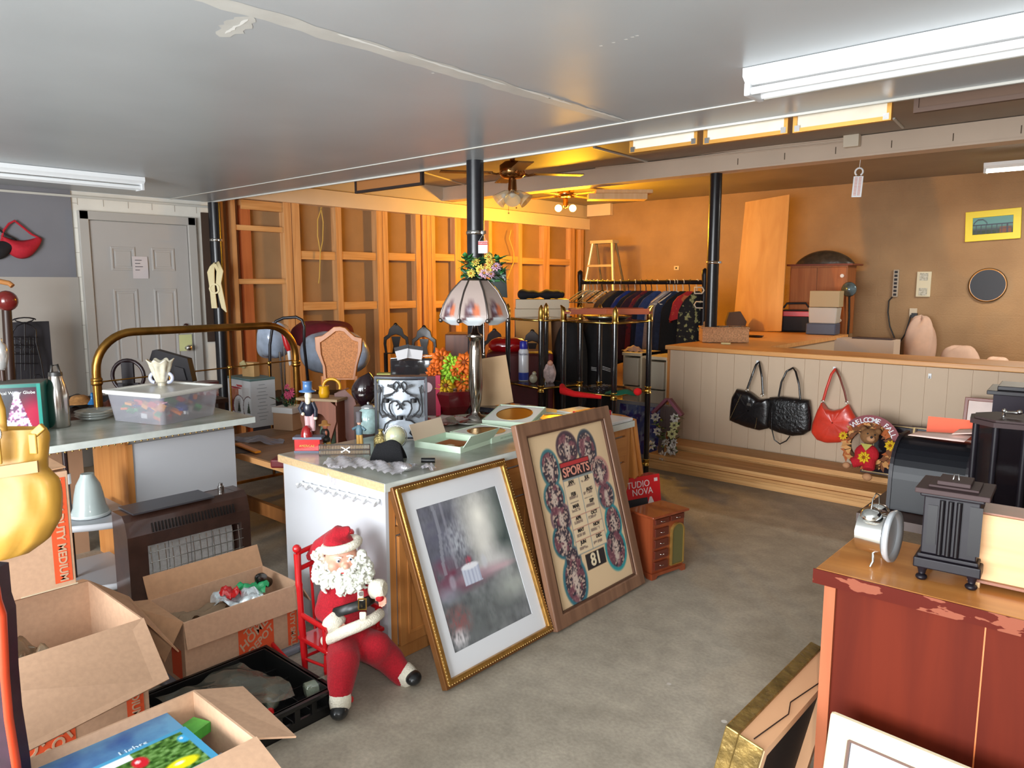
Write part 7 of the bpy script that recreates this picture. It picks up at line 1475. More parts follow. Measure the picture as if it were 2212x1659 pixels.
# ================================================================ clothes rack
RY = 6.9; ra = PY(1253, 610, RY); rb_ = PY(1522, 607, RY); RZ = ra.z
t = thing('clothes_rack', 'dark turned-wood clothes rack full of hangers, standing left of the counter', 'clothes rack', ((ra.x+rb_.x)/2, RY, 0), 0); hw = (rb_.x-ra.x)/2
MB().cyl((-hw,0,RZ),(hw,0,RZ), .022, n=12).obj('rail', BLACKW, t)
for s_ in (-1, 1):
    MB().tube([(s_*hw,0,0),(s_*hw,0,1.3),(s_*hw,0,RZ-.06),(s_*hw,0,RZ+.07),(s_*hw,0,RZ+.12),(s_*hw,0,RZ+.14)], [.03,.03,.022,.032,.03,.006], 12).obj('post', BLACKW, t); MB().bb((s_*hw-.03,-.25,0),(s_*hw+.03,.25,.04)).obj('foot', BLACKW, t)
HCOL = {'w': mat('hanger_white', (214,200,180), rough=.4), 'g': mat('hanger_grey', (150,160,156), rough=.4), 'k': mat('hanger_black', (26,24,26), rough=.4), 'r': mat('hanger_red', (180,30,36), rough=.4)}
def hanger(i, x, col, rz, parent_label, grp):
    t = thing('coat_hanger', parent_label, 'hanger', (x, RY, RZ), rz, group=grp); m = HCOL[col]
    MB().tube([(0, .028*math.cos(R(a)), .028*math.sin(R(a))) for a in range(200, -60, -25)]+[(0,0,-.06),(0,0,-.09)], .005, 6).obj('hook', m, t)
    MB().tube([(0,0,-.09),(.05,0,-.11),(.19,0,-.21),(.17,0,-.225),(-.17,0,-.225),(-.19,0,-.21),(-.05,0,-.11)], .007, 6, closed=True).obj('arms', m, t); return t
random.seed(9)
def xr(u): return PY(u, 610, RY).x
wh = []
for i, (u, c_) in enumerate(((1260,'g'),(1268,'w'),(1274,'g'),(1282,'g'),(1290,'w'),(1301,'k'),(1312,'w'))): hanger(i, xr(u), c_, 58+random.uniform(-8,8), 'empty plastic or wire hanger bunched at the left end of the dark rack', 'empty hangers at the left end of the clothes rack')
hanger(0, xr(1446), 'w', 50, 'white hanger jutting out between the grey coat and the navy dress', None); hanger(0, xr(1462), 'w', 48, 'white hanger jutting out right of the navy dress', None)
def garment(nm, lab, u, col, w_, ln, rz, seed, col2=None, sc=10, flare=1.15, grp=None):
    t = thing(nm, lab, 'clothing', (xr(u), RY, RZ), rz, group=grp); rg = random.Random(seed); ph = [rg.uniform(0,6) for _ in range(4)]
    m = mat('cloth_'+nm+str(seed), col, rough=.9, noise=.15, scale=30, col2=col2) if col2 is None else mat('cloth_'+nm+str(seed), col, rough=.85, col2=col2, scale=sc, thr=(.55,.62))
    def f(a, c):
        th_ = 6.2832*a; top = .10-.03; sh = min(1, c/.12); wd = w_*(.14+.86*sh**.5)*(1+(flare-1)*c)*.5; fold = 1+.10*math.sin(7*th_+ph[0])*c+.06*math.sin(11*th_+ph[1])*c
        return (wd*math.cos(th_)*fold, (.035+.035*c)*math.sin(th_)*fold, -.09-ln*c-.10*abs(math.cos(th_))*(1-c)*sh+.02*math.sin(5*th_+ph[2])*c)
    MB().grid(lambda a, c: f(a, c), 36, 18, cu=True).obj('cloth', m, t)
    MB().tube([(0, .028*math.cos(R(a)), .028*math.sin(R(a))) for a in range(200, -60, -25)]+[(0,0,-.06),(0,0,-.10)], .005, 6).obj('hook', HCOL[rg.choice('wk')], t); return t
G = [('coat','brown fleece coat, leftmost of the clothes on the rack',1326,(96,74,54),.44,.6,None),('jacket','black jacket beside the brown fleece coat on the rack',1340,(26,24,30),.46,.8,None),('shirt','bright navy-blue shirt showing a shoulder on the rack',1358,(24,44,112),.4,.7,None),('jacket','charcoal jacket between the blue shirt and maroon jacket',1372,(30,28,34),.42,.75,None),
     ('jacket','maroon and dark jacket in the middle of the rack',1384,(54,26,40),.44,.72,None),('plaid_shirt','dark red plaid shirt hanging mid-rack behind the shelf post',1396,(110,24,34),.4,.82,(50,22,40)),('jacket','dark navy jacket just left of the blue denim one',1408,(22,28,48),.42,.8,None),('denim_jacket','washed blue denim jacket on the rack',1420,(46,64,110),.42,.7,None),
     ('long_coat','long pale grey coat hanging nearly to the floor on the rack',1440,(164,148,142),.44,1.15,None),('dress','navy denim dress right of the pale grey coat',1456,(36,46,70),.40,.75,None),('blouse','black blouse with thin grey strap right of the navy dress',1476,(18,18,20),.44,.82,None),('shirt','red and orange bandana shirt near the right end of the rack',1490,(180,36,40),.36,.3,(206,110,60)),
     ('floral_dress','black floral dress hung at the right end of the rack beside the pole',1506,(20,18,22),.40,.92,(150,150,100))]
for i, (nm, lab, u, col, w_, ln, c2) in enumerate(G): garment(nm, lab, u, col, w_, ln, 52+random.uniform(-7,7), 30+i, c2, 22)
one(MB().tube([(0,0,.05),(.0,0,.11),(.08,0,.11),(.10,0,.08),(.08,0,.05),(0,0,.05)], .007, 6).tube([(.09,0,-.03),(.02,0,-.03),(0,0,-.06),(.02,0,-.09),(.09,0,-.09)], .007, 6), 'chain_buckles', HCOL['w'], 'large silver buckle loops on dark fabric next to the pole end of the rack', 'buckle', PY(1500, 645, 6.66), 0)
# black coats lower left of the rack, seen through the shelf unit
for i, (u, v, D, w_, h_, lab) in enumerate(((1234,812,6.5,74,238,'bulky black coat draped low, seen through the shelf posts at left'),(1290,808,6.6,80,256,'bulky black coat with white sleeve stripes, seen through the shelf posts at right'))):
    o_ = lump('black_coat', lab, 'clothing', u, v, D, w_, h_, .3, mat('coat_black', (17,15,17), rough=.9, noise=.3, scale=14, bump=.4), 40+i, .05)
t = thing('sleeve_stripes', 'white striped cuff pair on the black coats behind the shelf', 'cuff', PD(1297, 797, 6.42), YAWD); m_ = mpp(t.location); b = MB()
for i in range(3): b.tube([(-20*m_,0,(4-3*i)*m_),(-6*m_,-.01,(2-3*i)*m_)], .5*m_, 5).tube([(4*m_,-.01,(6-3*i)*m_),(22*m_,0,(-3*i)*m_)], .5*m_, 5)
b.obj('stripes', WHITEP, t)
# beige drawer towers
for i, (u0, u1, lab) in enumerate(((1346,1387,'left beige plastic drawer tower beside the counter end'),(1396,1443,'right beige plastic drawer tower against the counter corner'))):
    a = PY(u0, 770, 6.0); c = PY(u1, 770, 6.0); W_ = c.x-a.x; ht = .90-.02*i; t = thing('drawer_tower', lab, 'drawers', (a.x, 5.98, 0), 0)
    b = MB().bb((0,0,0),(W_,.36,.04)).bb((0,.02,.04),(.02,.36,ht)).bb((W_-.02,.02,.04),(W_,.36,ht)).bb((0,0,ht-.03),(W_,.36,ht)).bb((.02,.34,.04),(W_-.02,.36,ht-.03)); b.obj('body', mat('beige_plastic', (206,190,160), rough=.5), t, bevel=.004)
    for k in range(3): z0_ = .045+k*(ht-.08)/3; MB().bb((.022,-.01,z0_),(W_-.022,.3,z0_+(ht-.08)/3-.012)).obj('drawer', mat('drawer_front', (160,146,120) if k == 2 else (176,168,150), rough=.3), t, bevel=.004)
one(MB().grid(lambda u, v: ((u-.5)*.2, (v-.5)*.14, .002+.05*math.sin(3.14*u)*math.sin(3.14*v)+.006*math.sin(20*u+9*v)), 14, 10), 'folded_cloth', mat('pink_beige_cloth', (196,166,148), rough=.9), 'small beige cloth bundle on top of the left drawer tower', 'cloth', (PY(1366,770,6.1).x, 6.12, .903))
# dark carved chair backs in a row, yellow-lit board, white boxes
CARV = mat('carved_dark', (34,22,20), rough=.4, coat=.2)
for i, (u, v, D, lab) in enumerate(((855,702,7.2,'dark carved high-back chair nearest the helmet, left of the row'),(916,707,7.2,'dark carved high-back chair second in the row behind the tagged tank'),(1068,714,7.0,'dark carved high-back chair just right of the silver lamp base'),(1150,716,7.05,'dark carved high-back chair in front of the tall amber-lit board'))):
    p = PD(u, v, D); t = thing('dining_chair', lab, 'chair', (p.x, p.y, 0), YAWD+(-6 if i % 2 else 6)); L = scr(t.location); m_ = mpp(p); z = p.z
    pl = [(-24*m_,z-62*m_),(-27*m_,z-40*m_),(-26*m_,z-26*m_),(-17*m_,z-20*m_),(-14*m_,z-8*m_),(-6*m_,z-1*m_),(0,z+3*m_),(6*m_,z-1*m_),(14*m_,z-8*m_),(17*m_,z-20*m_),(26*m_,z-26*m_),(27*m_,z-40*m_),(24*m_,z-62*m_)]
    pi_ = [(-19*m_,z-60*m_),(-21*m_,z-42*m_),(-20*m_,z-32*m_),(-13*m_,z-27*m_),(-11*m_,z-24*m_),(-6*m_,z-22*m_),(0,z-20*m_),(6*m_,z-22*m_),(11*m_,z-24*m_),(13*m_,z-27*m_),(20*m_,z-32*m_),(21*m_,z-42*m_),(19*m_,z-60*m_)]
    MB().ring(pl, pi_, -.02, .02).ball((0,0,z), 5*m_).obj('back_frame', CARV, t, bevel=.004); MB().prism([(-9*m_,z-62*m_),(-6*m_,z-45*m_),(-10*m_,z-25*m_),(10*m_,z-25*m_),(6*m_,z-45*m_),(9*m_,z-62*m_)], -.012, .012).obj('splat', CARV, t)
    sw_ = 25*m_; MB().bb((-sw_,-.42,.43),(sw_,.03,.48)).obj('seat', CARV, t, bevel=.01)
    for x in (-1, 1): MB().cyl((x*sw_*.9,-.39,0),(x*sw_*.9,-.39,.43), .02, n=8).obj('leg', CARV, t); MB().tube([(x*sw_*.9,.03,0),(x*sw_*.9,.0,.48),(x*23*m_,0,z-60*m_)], .02, 8).obj('leg', CARV, t)
t = thing('amber_board', 'tall plain board standing in amber light behind the spray can', 'board', tuple(Vector((PD(1157,760,7.4).x, PD(1157,760,7.4).y, 0))), YAWD); L = scr(t.location); MB().prism([(L(1122,800).x,0),(L(1200,800).x,0),(L(1190,690).x,L(1190,688).z),(L(1113,690).x,L(1113,688).z)], 0, .02).obj('panel', mat('amber_panel', (206,150,76), rough=.6), t)
p = PD(1170, 690, 7.4); t = thing('storage_crate', 'dark stand carrying two long white boxes and a black coat, left of the rack', 'stand', (p.x, p.y, 0), YAWD); L = scr(t.location); MB().bb((L(1112,690).x,.1,0),(L(1232,690).x,.5,L(1170,690).z-.01)).obj('stand_body', mat('stand_brown', (110,80,56), rough=.7), t); m_ = mpp(p)
t2 = thing('white_carton', 'lower long white box stacked under the folded black coat', 'box', p, YAWD); MB().bb((-58*m_,0.05,-.008),(62*m_,.5,22*m_)).obj('carton', mat('box_offwhite', (206,190,164), rough=.6), t2, bevel=.003)
t2 = thing('white_carton', 'upper long white box directly beneath the folded black coat', 'box', p+Vector((0,0,22.5*m_)), YAWD); MB().bb((-56*m_,0.05,0),(60*m_,.5,20*m_)).obj('carton', MATS['box_offwhite'], t2, bevel=.003)
t2 = thing('folded_coat', 'black coat folded lengthwise on top of the white boxes', 'clothing', p+Vector((0,0,43*m_)), YAWD); MB().grid(lambda a, c: ((a-.5)*96*m_, .2+.14*math.cos(6.28*c), 10*m_+(9+2*math.sin(11*a)+1.5*math.sin(23*a))*m_*math.sin(6.28*c)), 40, 12).ball((-46*m_,.2,10*m_),(6*m_,.13,9*m_)).ball((46*m_,.2,10*m_),(6*m_,.13,8*m_)).obj('coat_roll', mat('coat_black2', (20,20,26), rough=.9), t2)
# maroon trunk etc.
t = thing('travel_trunk', 'large maroon trunk standing behind the left glass shelf unit', 'trunk', tuple(Vector((PD(1128,830,6.35).x, PD(1128,830,6.35).y, 0))), YAWD); L = scr(t.location); zt_ = L(1128,762).z
MB().bb((L(1050,800).x,0,0),(L(1196,800).x,.4,zt_)).obj('trunk_body', mat('trunk_maroon', (96,26,34), rough=.5, noise=.15, scale=10), t, bevel=.03)
o_ = lump('red_vinyl_seat', 'shiny red vinyl cushion on top of the maroon trunk', 'cushion', 1098, 746, 6.5, 84, 34, .2, mat('vinyl_red', (176,14,24), rough=.12, coat=.7), 3, .03)
t = thing('tagged_tank', 'dark glass tank with two white price tags before the carved chairs', 'tank', PD(885, 820, 4.9), YAWD); m_ = mpp(t.location); L = scr(t.location)
MB().bb((-42*m_,0,-2*m_),(52*m_,.28,46*m_)).obj('glass_tank', mat('tank_dark', (44,42,44), rough=.06, coat=.9, noise=.3, scale=8), t, bevel=.015); MB().tube([(-40*m_,-.004,46*m_),(50*m_,-.004,52*m_)], 1.2*m_, 6).obj('rim', CHROME, t)
for x, rz_ in ((-12, -14), (14, 8)):
    q = MB(); q.T = Matrix.Translation((x*m_,-.03,60*m_)) @ Matrix.Rotation(R(rz_), 4, 'Y'); q.bb((-16*m_,0,-14*m_),(16*m_,.002,14*m_)); o_ = q.obj('price_tag', mat('tag_grey', (206,204,206), rough=.6), t); q = MB(); q.T = Matrix.Translation((x*m_,-.032,60*m_)) @ Matrix.Rotation(R(rz_), 4, 'Y'); q.bb((-16*m_,0,6*m_),(16*m_,.001,14*m_)); q.obj('tag_header', DK, o_)
p = t.location; one(MB().bb((-.22,-.1,0),(.30,.42,p.z-.012)), 'side_table', mat('grey_top', (128,122,112), rough=.5, noise=.1), 'grey topped low cabinet carrying the dark tagged tank', 'cabinet', (p.x, p.y, 0), YAWD)
t, m_, L = S('green_book', 'yellow and green booklets stacked beside the dark tank', 'booklet', 828, 795, p.z-.010); t.location = PD(828, 800, 4.95); t.location.z = p.z-.012
MB().bb((-.05,-.04,0),(.06,.06,.02)).bb((-.04,-.03,.02),(.05,.05,.05)).obj('booklets', mat('green_yellow', (150,160,70), rough=.6, col2=(206,190,110), scale=20), t)
t = thing('wooden_chest', 'upright brown wooden cabinet box behind the silver lamp, left side', 'cabinet', tuple(Vector((PD(985,800,5.6).x, PD(985,800,5.6).y, 0))), YAWD); L = scr(t.location); MB().bb((L(962,800).x,0,0),(L(1014,800).x,.3,L(985,722).z)).obj('case', wood('chest_brown', (92,50,34), (116,66,44), 'z', rough=.35), t, bevel=.008)
# blue artwork, birdhouse, oak cheek
p = PZ(1388, 1004, 0); t = thing('framed_art', 'grey-framed purple-blue abstract picture leaning by the drawer towers', 'framed picture', (-3.47, 5.62, 0.001), 2, -8); W_, H_ = .52, .50
b = MB(); frame_bars(b, W_, H_, .035, -.012, .01); b.obj('frame', mat('grey_frame', (130,126,126), rough=.4), t, bevel=.003)
def blue(u, v):
    n = vnoise(u, v, 9); n2 = vnoise(u, v*.4, 24); c = np.zeros((len(u), 3))+np.array((92,98,126.)); c = mixc(c, (n > .52)*.8, (56,36,96)); c = mixc(c, (n2 > .6)*.6, (52,60,120)); return mixc(c, (n2 < .25)*.6, (150,156,170))
painted('picture', t, W_-.07, H_-.07, 50, 50, blue, GLOSSPRINT, (0, -.003, .035))
t = thing('birdhouse_trellis', 'wooden birdhouse plaque with plum roof covered in white silk roses', 'birdhouse', (PZ(1455,1006,0).x, 5.42, .001), 14, -6); m_ = mpp(t.location); random.seed(15); BHW = wood('birdhouse_wood', (70,50,46), (90,66,60), 'z', rough=.6)
Hb = 150*m_
MB().bb((-18*m_,0,10*m_),(-6*m_,.02,Hb*.85)).bb((4*m_,0,10*m_),(18*m_,.02,Hb*.85)).bb((-30*m_,-.01,0),(34*m_,.06,9*m_)).bb((-16*m_,.002,80*m_),(16*m_,.03,Hb*.9)).obj('planks', BHW, t)
for s_ in (-1, 1): MB().box((s_*17*m_,-.02,Hb*.90), (44*m_,.08,6*m_), rot=(0,s_*48,0)).obj('roof', mat('plum_paint', (128,60,78), rough=.6), t)
leaves(t, (0,-.03,70*m_), (24*m_,.02,50*m_), 50, mat('ivy', (96,120,70), rough=.6, noise=.3, scale=20), 16*m_)
for (x, z, r_) in ((-24,110,11),(18,112,11),(18,96,11),(-18,80,10),(14,78,12),(-30,48,12),(16,44,14),(-2,28,13),(2,58,10),(20,60,9)): flower(t, Vector((x*m_,-.05,z*m_)), r_*m_, mat('white_rose', (226,220,212), rough=.6) if z not in (96,78) else mat('cream_rose', (226,222,160), rough=.6), 7)
for x in (-22, 16): MB().ball((x*m_,-.03,14*m_), (6*m_,6*m_,8*m_)).obj('egg', mat('egg_white', (206,206,204), rough=.4), t)
t = thing('magazine_rack', 'oak slant-sided magazine rack standing at the far end of the oak cabinet', 'rack', (-2.44, 3.62, 0), 0)
OKO = wood('oak_orange', (196,122,56), (216,146,78), 'z', rough=.35)
MB().prism([(.06,.775),(.15,.76),(.205,.44),(.19,.42),(.06,.43)], .05, .07).prism([(.06,.775),(.15,.76),(.205,.44),(.19,.42),(.06,.43)], .0, .02).obj('side_panel', OKO, t)
MB().bb((-.12,0,0),(.06,.07,.775)).bb((.06,.02,.43),(.18,.05,.45)).obj('divider', OKO, t)
# ================================================================ red box, record, jewellery cabinet
p = PZ(1352, 1135, 0); t = thing('red_carton', 'glossy red shop carton lettered STUDIO NOVA behind the little jewellery cabinet', 'box', (-2.20, 3.60, .0), 72, -8); W_ = .40; H_ = .43
MB().bb((-W_/2,0,0),(W_/2,.10,H_)).obj('carton', mat('carton_red', (214,20,32), rough=.25, coat=.4), t, bevel=.002)
WI = mat('white_print', (236,220,220), rough=.5); text('STUDIO', .055, WI, t, (.02,-.002,.385)); text('NOVA', .055, WI, t, (.06,-.002,.34)); text('A', .13, WI, t, (.12,-.002,.25), bold=.004); text('THE NEW SHAPE', .016, WI, t, (-.05,-.002,.24))
MB().bb((.155,-.0015,.39),(.18,0,.41)).obj('print_mark', WI, t)
t = thing('record_sleeve', 'black square sleeve with white curved lines and pale lower half, leaning on the red carton', 'record', (-2.10, 3.36, .001), 72, -12); 
def rec(u, v):
    c = np.zeros((len(u), 3))+np.array((34,32,36.)); d = np.sqrt((u-.1)**2+(v-.1)**2)
    for r_ in (.62, .8): c = mixc(c, (np.abs(d-r_) < .012)*1., (170,164,168))
    return mixc(c, (d < .48)*1., (160,160,178))
MB().bb((-.17,-.004,0),(.17,.004,.36)).obj('sleeve', BLACKM, t); painted('print', t, .338, .358, 60, 60, rec, PRINT, (0,-.006,.001))
t = thing('jewelry_cabinet', 'small red-brown jewellery cabinet with drawers and arched glass door on the floor', 'jewellery box', (-1.98, 3.39, 0), 0)
c0 = PZ(1408, 1255, 0); c1 = PZ(1378, 1225, 0); c2 = PZ(1480, 1230, 0); v1 = Vector((c2.x-c0.x, c2.y-c0.y)); ang = math.degrees(math.atan2(v1.y, v1.x)); Wj = v1.length; Dj = .18
t.location = (c0.x, c0.y, 0); t.rotation_euler = (0, 0, R(ang)); t.scale = (1, 1, .9); Hj = .385; HS = .345/.385
JW = wood('jewel_wood', (124,54,28), (146,70,38), 'z', rough=.3, coat=.4); 
MB().bb((.01,.012,.03),(Wj-.01,Dj,Hj-.015)).obj('case', JW, t); MB().bb((-.01,-.01,Hj-.015),(Wj+.01,Dj+.01,Hj)).obj('top', JW, t, bevel=.005)
MB().prism([(0,0),(.03,0),(.045,.018),(Wj-.045,.018),(Wj-.03,0),(Wj,0),(Wj,.036),(0,.036)], 0, .012).prism([(.012,0),(.04,0),(.055,.018),(Dj-.055,.018),(Dj-.04,0),(Dj,0),(Dj,.036),(.012,.036)], 0.0, .012, 'yz').obj('plinth', JW, t)
JD = mat('jewel_dark', (92,36,22), rough=.3, coat=.4)
dl = [(0.02,.47*Wj,.33,.362),(.53*Wj,Wj-.02,.33,.362)]+[(.02,.47*Wj,.055+k*.067,.055+k*.067+.048) for k in range(4)]
for (x0, x1_, z0_, z1_) in dl: o_ = MB().bb((x0,.0,z0_),(x1_,.014,z1_)).obj('drawer', JD, t, bevel=.002); MB().tube([((x0+x1_)/2-.012,0,(z0_+z1_)/2),((x0+x1_)/2-.008,-.008,(z0_+z1_)/2),((x0+x1_)/2+.008,-.008,(z0_+z1_)/2),((x0+x1_)/2+.012,0,(z0_+z1_)/2)], .0018, 6).obj('handle', CHROME, o_)
ax0, ax1 = .55*Wj, .93*Wj; am = (ax0+ax1)/2; ar = (ax1-ax0)/2; ao = [(ax0,.055),(ax1,.055)]+arc(am,.31-ar,ar,0,180,10); ai = [(am+(x-am)*.86, .18+(z-.18)*.95) for x, z in ao]
o_ = MB().ring(ao, ai, -.004, .012).obj('door', mat('gilt_edge', (190,150,80), rough=.3, metal=.7), t); MB().prism(ai, .0, .004).obj('door_glass', mat('smoky_glass', (96,90,50), rough=.1, coat=.6), o_)
MATS['black_stained_wood'].node_tree.nodes['Principled BSDF'].inputs['Specular IOR Level'].default_value = .25
# ================================================================ dresser right front and what stands on it
DXL, DYF, DZ = -.603, 1.816, .85
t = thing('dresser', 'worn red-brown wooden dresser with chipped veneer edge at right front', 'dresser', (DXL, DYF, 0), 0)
MB().bb((0,0,DZ-.035),(1.9,.36,DZ)).obj('top', wood('dresser_top', (176,112,54), (202,138,74), 'x', rough=.3, coat=.35, fine=14), t, bevel=.004)
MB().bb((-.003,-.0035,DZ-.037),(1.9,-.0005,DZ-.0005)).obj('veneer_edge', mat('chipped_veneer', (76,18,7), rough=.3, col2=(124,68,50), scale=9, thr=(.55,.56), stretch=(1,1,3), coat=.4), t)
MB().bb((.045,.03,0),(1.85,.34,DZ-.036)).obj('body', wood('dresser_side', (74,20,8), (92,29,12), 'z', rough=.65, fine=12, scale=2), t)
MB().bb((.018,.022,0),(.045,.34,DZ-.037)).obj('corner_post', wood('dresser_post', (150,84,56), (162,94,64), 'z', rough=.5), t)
MB().bb((.36,.0285,.0),(.363,.0299,DZ-.04)).obj('panel_seam', mat('seam_orange', (186,100,50), rough=.5), t)
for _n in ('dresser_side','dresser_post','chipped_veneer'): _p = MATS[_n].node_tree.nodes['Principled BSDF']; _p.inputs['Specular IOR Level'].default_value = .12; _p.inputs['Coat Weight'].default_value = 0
t = thing('framed_print', 'cream-moulded framed print with blue picture leaning on the dresser front', 'framed picture', (-.225, 1.62, .06), 0, -10, 1.5); W_, H_ = .5, .525
t.location = (-.292, 1.68, .001); t.rotation_euler = (R(-9), R(1.0), R(-3))
b = MB(); frame_bars(b, W_, H_, .05, -.02, .0); b.obj('frame', mat('cream_frame', (196,184,154), rough=.4, noise=.05, scale=12), t, bevel=.012)
b = MB(); b.ring([(-W_/2+.048,.048),(W_/2-.048,.048),(W_/2-.048,H_-.048),(-W_/2+.048,H_-.048)], [(-W_/2+.054,.054),(W_/2-.054,.054),(W_/2-.054,H_-.054),(-W_/2+.054,H_-.054)], -.016, -.002); b.obj('inner_lip', mat('brown_lip', (84,54,38)), t)
def wat(u, v):
    c = np.zeros((len(u), 3))+np.array((214,220,230.)); c = mixc(c, rectm(u, v, .14, .86, .14, .86), (70,90,120)); c = mixc(c, rectm(u, v, .145, .855, .145, .855), (214,220,230)); c = mixc(c, rectm(u, v, .18, .82, .18, .82), (96,150,190)); return mixc(c, blob(u, v, .5, .4, .3, .2, .6)*vnoise(u, v, 9), (206,220,226))
painted('picture', t, W_-.1, H_-.1, 50, 50, wat, GLOSSPRINT, (0,-.006,.05))
# frame seen from behind leaning on the dresser's left end
t = thing('framed_canvas', 'old gilt frame seen from behind with hanging wire, leaning on the dresser left end', 'framed picture', (-.94, 1.78, 0), -82, -24); L0 = .62; H_ = .58
t.rotation_euler = (R(-12), 0, R(-90)); t.location = (-.775, 1.845, .010); W_, H_ = .56, .50
b = MB(); frame_bars(b, W_, H_, .05, -.035, .0); b.bb((W_/2-.004,.0,0),(W_/2+.002,.062,H_)).obj('frame', mat('old_gilt', (136,112,62), rough=.35, metal=.6, noise=.35, scale=26, bump=.6, bscale=40), t, bevel=.006)
b = MB(); b.ring([(-W_/2,.004),(W_/2-.004,.004),(W_/2-.004,H_-.006),(-W_/2,H_-.006)], [(-W_/2+.03,.034),(W_/2-.034,.034),(W_/2-.034,H_-.036),(-W_/2+.03,H_-.036)], .0, .064); b.obj('stretcher', mat('raw_pine', (216,166,124), rough=.7), t)
MB().bb((-W_/2+.03,.028,.034),(W_/2-.034,.033,H_-.036)).obj('backing', mat('dark_canvas_back', (44,32,26), rough=.8), t)
MB().tube([(W_/2-.02,.03,H_-.004),(.1,.05,H_-.003),(.05,.035,H_-.003),(-.1,.055,H_-.003)], .0016, 5).obj('wire', mat('hang_wire', (70,60,60), rough=.4, metal=.8), t)
# alarm clock
t, m_, L = S('alarm_clock', 'chrome twin-bell alarm clock with pale rim, turned away on the dresser', 'clock', 1895, 1222, DZ, 0)
t.location = PZ(1892, 1215, DZ); t.rotation_euler = (0, 0, R(88)); m_ = mpp(t.location); cz = 66*m_
MB().cyl((0,-.022,cz),(0,.04,cz), 47*m_, 43*m_, n=36).obj('case', CHROME, t)
q = MB(); q.T = Matrix.Translation((0,-.022,cz)) @ Matrix.Rotation(R(90), 4, 'X'); q.lathe([(42*m_,0),(52*m_,.004),(56*m_,.012),(54*m_,.02),(44*m_,.008)], n=40); q.obj('rim', mat('rim_grey', (196,200,204), rough=.3, metal=.5), t)
q = MB(); q.T = Matrix.Translation((0,-.026,cz)) @ Matrix.Rotation(R(90), 4, 'X'); q.lathe([(0,.0),(45*m_,.0)], n=40); q.obj('dial', mat('dial_grey', (120,128,134), rough=.1, coat=.8), t)
for s_ in (-1, 1): q = MB(); q.T = Matrix.Translation((s_*24*m_,.01,cz+44*m_)) @ Matrix.Rotation(R(s_*22), 4, 'Y'); q.lathe([(22*m_,0),(21*m_,6*m_),(14*m_,12*m_),(0,14*m_)], n=24); q.obj('bell', CHROME, t)
MB().tube([(-26*m_,.01,cz+56*m_),(-20*m_,.01,cz+78*m_),(0,.01,cz+86*m_),(20*m_,.01,cz+78*m_),(26*m_,.01,cz+56*m_)], 1.6*m_, 8).obj('handle', CHROME, t)
for s_ in (-1, 1): MB().tube([(s_*24*m_,.0,cz-38*m_),(s_*32*m_,-.004,cz-54*m_),(s_*36*m_,0,1*m_)], 3*m_, 8).obj('leg', CHROME, t)
# black footed mantel box
t, m_, L = S('mantel_cabinet', 'black ornate footed wooden box with stepped lid, standing on the dresser', 'clock case', 2040, 1240, DZ, 0)
t.location = PZ(1976, 1250, DZ); t.rotation_euler = (0, 0, R(4)); m_ = mpp(t.location); BK = mat('ebony', (22,18,24), rough=.4, spec=.25, noise=.15, scale=20); wv, dv = .126, .12
for (x, y_) in ((.0,.0),(wv-.0,.0),(0,dv),(wv,dv)):
    MB().lathe([(.010,0),(.012,.006),(.007,.012),(.009,.022),(.013,.032)], (x+(.012 if x == 0 else -.012), y_+(.012 if y_ == 0 else -.012), 0), 12).ball((x+(.012 if x == 0 else -.012), y_+(.008 if y_ == 0 else -.012), .007), (.013,.014,.008)).obj('paw_foot', BK, t)
b = MB().bb((-.006,-.006,.032),(wv+.006,dv+.006,.056)).bb((0,0,.056),(wv,dv,.066)).bb((.006,.006,.066),(wv-.006,dv-.006,.205)).bb((-.002,-.002,.205),(wv+.002,dv+.002,.214)); b.obj('case', BK, t, bevel=.003)
b = MB()
for x in (.045,.062,.079): b.cyl((x,.003,.07),(x,.003,.2), .006, n=10)
b.bb((.016,.004,.09),(.036,.007,.185)).bb((.1,.004,.08),(.125,.007,.195)); b.obj('columns', mat('ebony2', (14,11,15), rough=.35, spec=.3), t)
MB().bb((-.012,-.012,.214),(wv+.012,dv+.012,.226)).bb((.012,.012,.226),(wv-.012,dv-.012,.232)).bb((.028,.02,.232),(wv-.03,dv-.02,.242)).obj('lid', mat('dusty_black', (60,46,46), rough=.6, spec=.2), t, bevel=.002)
MB().tube([(wv*.5-.006,.05,.242),(wv*.5-.004,.05,.256),(wv*.5+.004,.05,.256),(wv*.5+.006,.05,.242)], .0018, 6).obj('latch', STEEL, t)
# raw-wood back panel
t, m_, L = S('clock_case', 'wooden case seen from its pale unfinished back, at the right edge of the dresser', 'clock case', 2110, 1265, DZ, 0)
t.location = PZ(2098, 1262, DZ); t.rotation_euler = (0, 0, R(2)); m_ = mpp(t.location)
MB().bb((.002,0,.018),(.26,.006,.172)).obj('back_panel', wood('raw_ply', (190,144,98), (208,164,118), 'x', rough=.6, fine=26), t); MB().bb((0,.006,.018),(.262,.1,.176)).obj('case', wood('case_brown', (120,74,54), (140,88,64), 'x', rough=.4), t)
MB().bb((-.008,-.012,.012),(.27,.11,.018)).obj('plinth', MATS['case_brown'], t); MB().bb((-.006,-.012,0),(.018,.012,.012)).bb((-.006,.09,0),(.018,.11,.012)).bb((.24,-.012,0),(.262,.012,.012)).obj('foot', PINE, t)
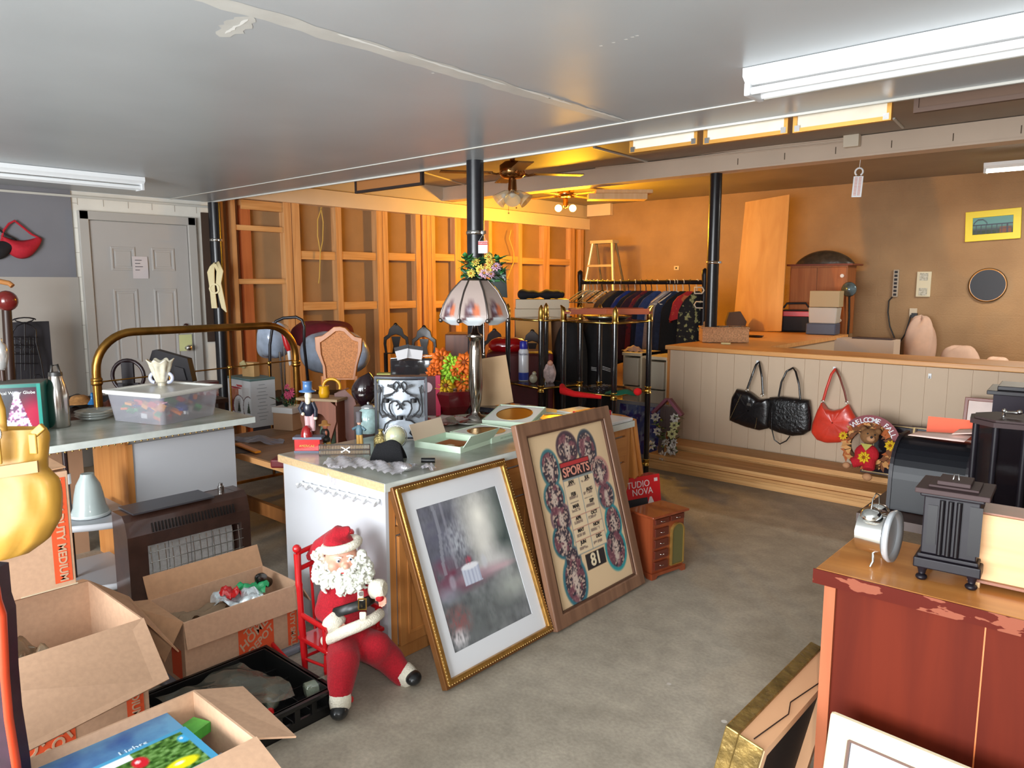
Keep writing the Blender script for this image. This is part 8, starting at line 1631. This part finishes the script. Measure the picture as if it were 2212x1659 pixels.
# side table behind with breadbox, octagonal case, chest
SZZ = .775; t = thing('side_table', 'dark wooden side table hidden behind the dresser, carrying black cases', 'table', (-.02, 2.95, 0), 0)
MB().bb((-.72,-.34,SZZ-.03),(1.1,.66,SZZ)).obj('top', DARKW, t)
for x in (-.68, 1.05):
    for y_ in (-.30, .60): MB().bb((x-.02,y_-.02,0),(x+.03,y_+.02,SZZ-.03)).obj('leg', DARKW, t)
t = thing('breadbox', 'glossy black roll-front breadbox with papers on top, behind the black footed box', 'breadbox', PZ(1985, 1120, SZZ)+Vector((.0,.06,.001)), 0); t.location = (-.665, 2.72, SZZ+.001)
ca = [(0,0),(.20,0),(.20,.24),(.13,.24)]+[(.13-.125*math.sin(R(a)), .11+.13*math.cos(R(a))) for a in range(10, 91, 10)]
MB().prism(ca, .0, .215, 'yz').obj('roll_front', mat('black_gloss', (12,13,18), rough=.35, spec=.22), t, bevel=.002)
for x in (-.012, .215): MB().prism([(y_*1.04-.004, z*1.03) for y_, z in ca], x, x+.012, 'yz').obj('end_panel', BLACKW, t)
one(MB().grid(lambda a, c: (.17*(a-.5)+.01*c, .10*(c-.5), .002+.012*a*c), 4, 4).grid(lambda a, c: (.1+.12*(a-.5), .05+.12*(c-.5), .016+.02*a), 4, 4), 'loose_papers', mat('pinkish_paper', (226,196,186), rough=.7), 'loose pinkish papers lying on top of the black breadbox', 'papers', (-.56, 2.86, SZZ+.249), 0, solid=.001)
one(MB().bb((-.11,-.005,0),(.11,.01,.30)), 'orange_folder', mat('orange_folder', (214,80,40), rough=.5), 'orange-red folder edge standing behind the papers on the breadbox', 'folder', (-.52, 2.96, SZZ+.003), 4, -20)
t = thing('octagonal_case', 'black octagonal glass-sided display case at the right edge behind the dresser', 'display case', (-.345, 2.77, SZZ+.0005), 8)
def octo(r_, z0_, z1_, b): return b.lathe([(r_,z0_),(r_,z1_)], n=8, a0=R(22.5), smooth=False)
b = MB(); octo(.108, 0, .035, b); octo(.118, .335, .35, b); octo(.105, .35, .356, b); b.obj('case_frame', mat('dusty_black', (72,56,58)), t, bevel=.002)
b = MB()
for k in range(8): a = R(22.5+45*k); b.cyl((.100*math.cos(a),.100*math.sin(a),.035),(.100*math.cos(a),.100*math.sin(a),.335), .010, n=6)
b.obj('corner_bars', BK, t); b = MB(); b.lathe([(.096,.035),(.096,.335)], n=8, a0=R(22.5), smooth=False); b.obj('glass_panes', mat('dark_glass', (20,17,20), rough=.08, alpha=.8, spec=.35), t)
MB().tube([(-.02,0,.356),(-.02,0,.37),(.02,-.01,.372)], .005, 8).ball((.02,-.01,.375), .008).ball((-.02,0,.374), .007).obj('top_knobs', CHROME, t)
t = thing('black_chest', 'tall black wooden chest with ledged lid at the right edge below the counter', 'chest', (-.42, 3.20, SZZ+.0005), 4); MB().bb((-.04,0,0),(.36,.19,.37)).obj('case', mat('plum_black', (30,22,32), rough=.5, spec=.15), t); MB().bb((-.06,-.02,.37),(.38,.2,.385)).bb((-.03,.01,.385),(.36,.19,.40)).obj('lid', BLACKW, t, bevel=.002)
# lettering becomes plain meshes
bpy.context.view_layer.update()
_dg = bpy.context.evaluated_depsgraph_get()
for o in [o for o in bpy.data.objects if o.type == 'FONT']:
    me = bpy.data.meshes.new_from_object(o.evaluated_get(_dg)); n = bpy.data.objects.new('lettering', me); COL.objects.link(n)
    n.parent = o.parent; n.location = o.location; n.rotation_euler = o.rotation_euler; n.scale = o.scale
    bpy.data.objects.remove(o)
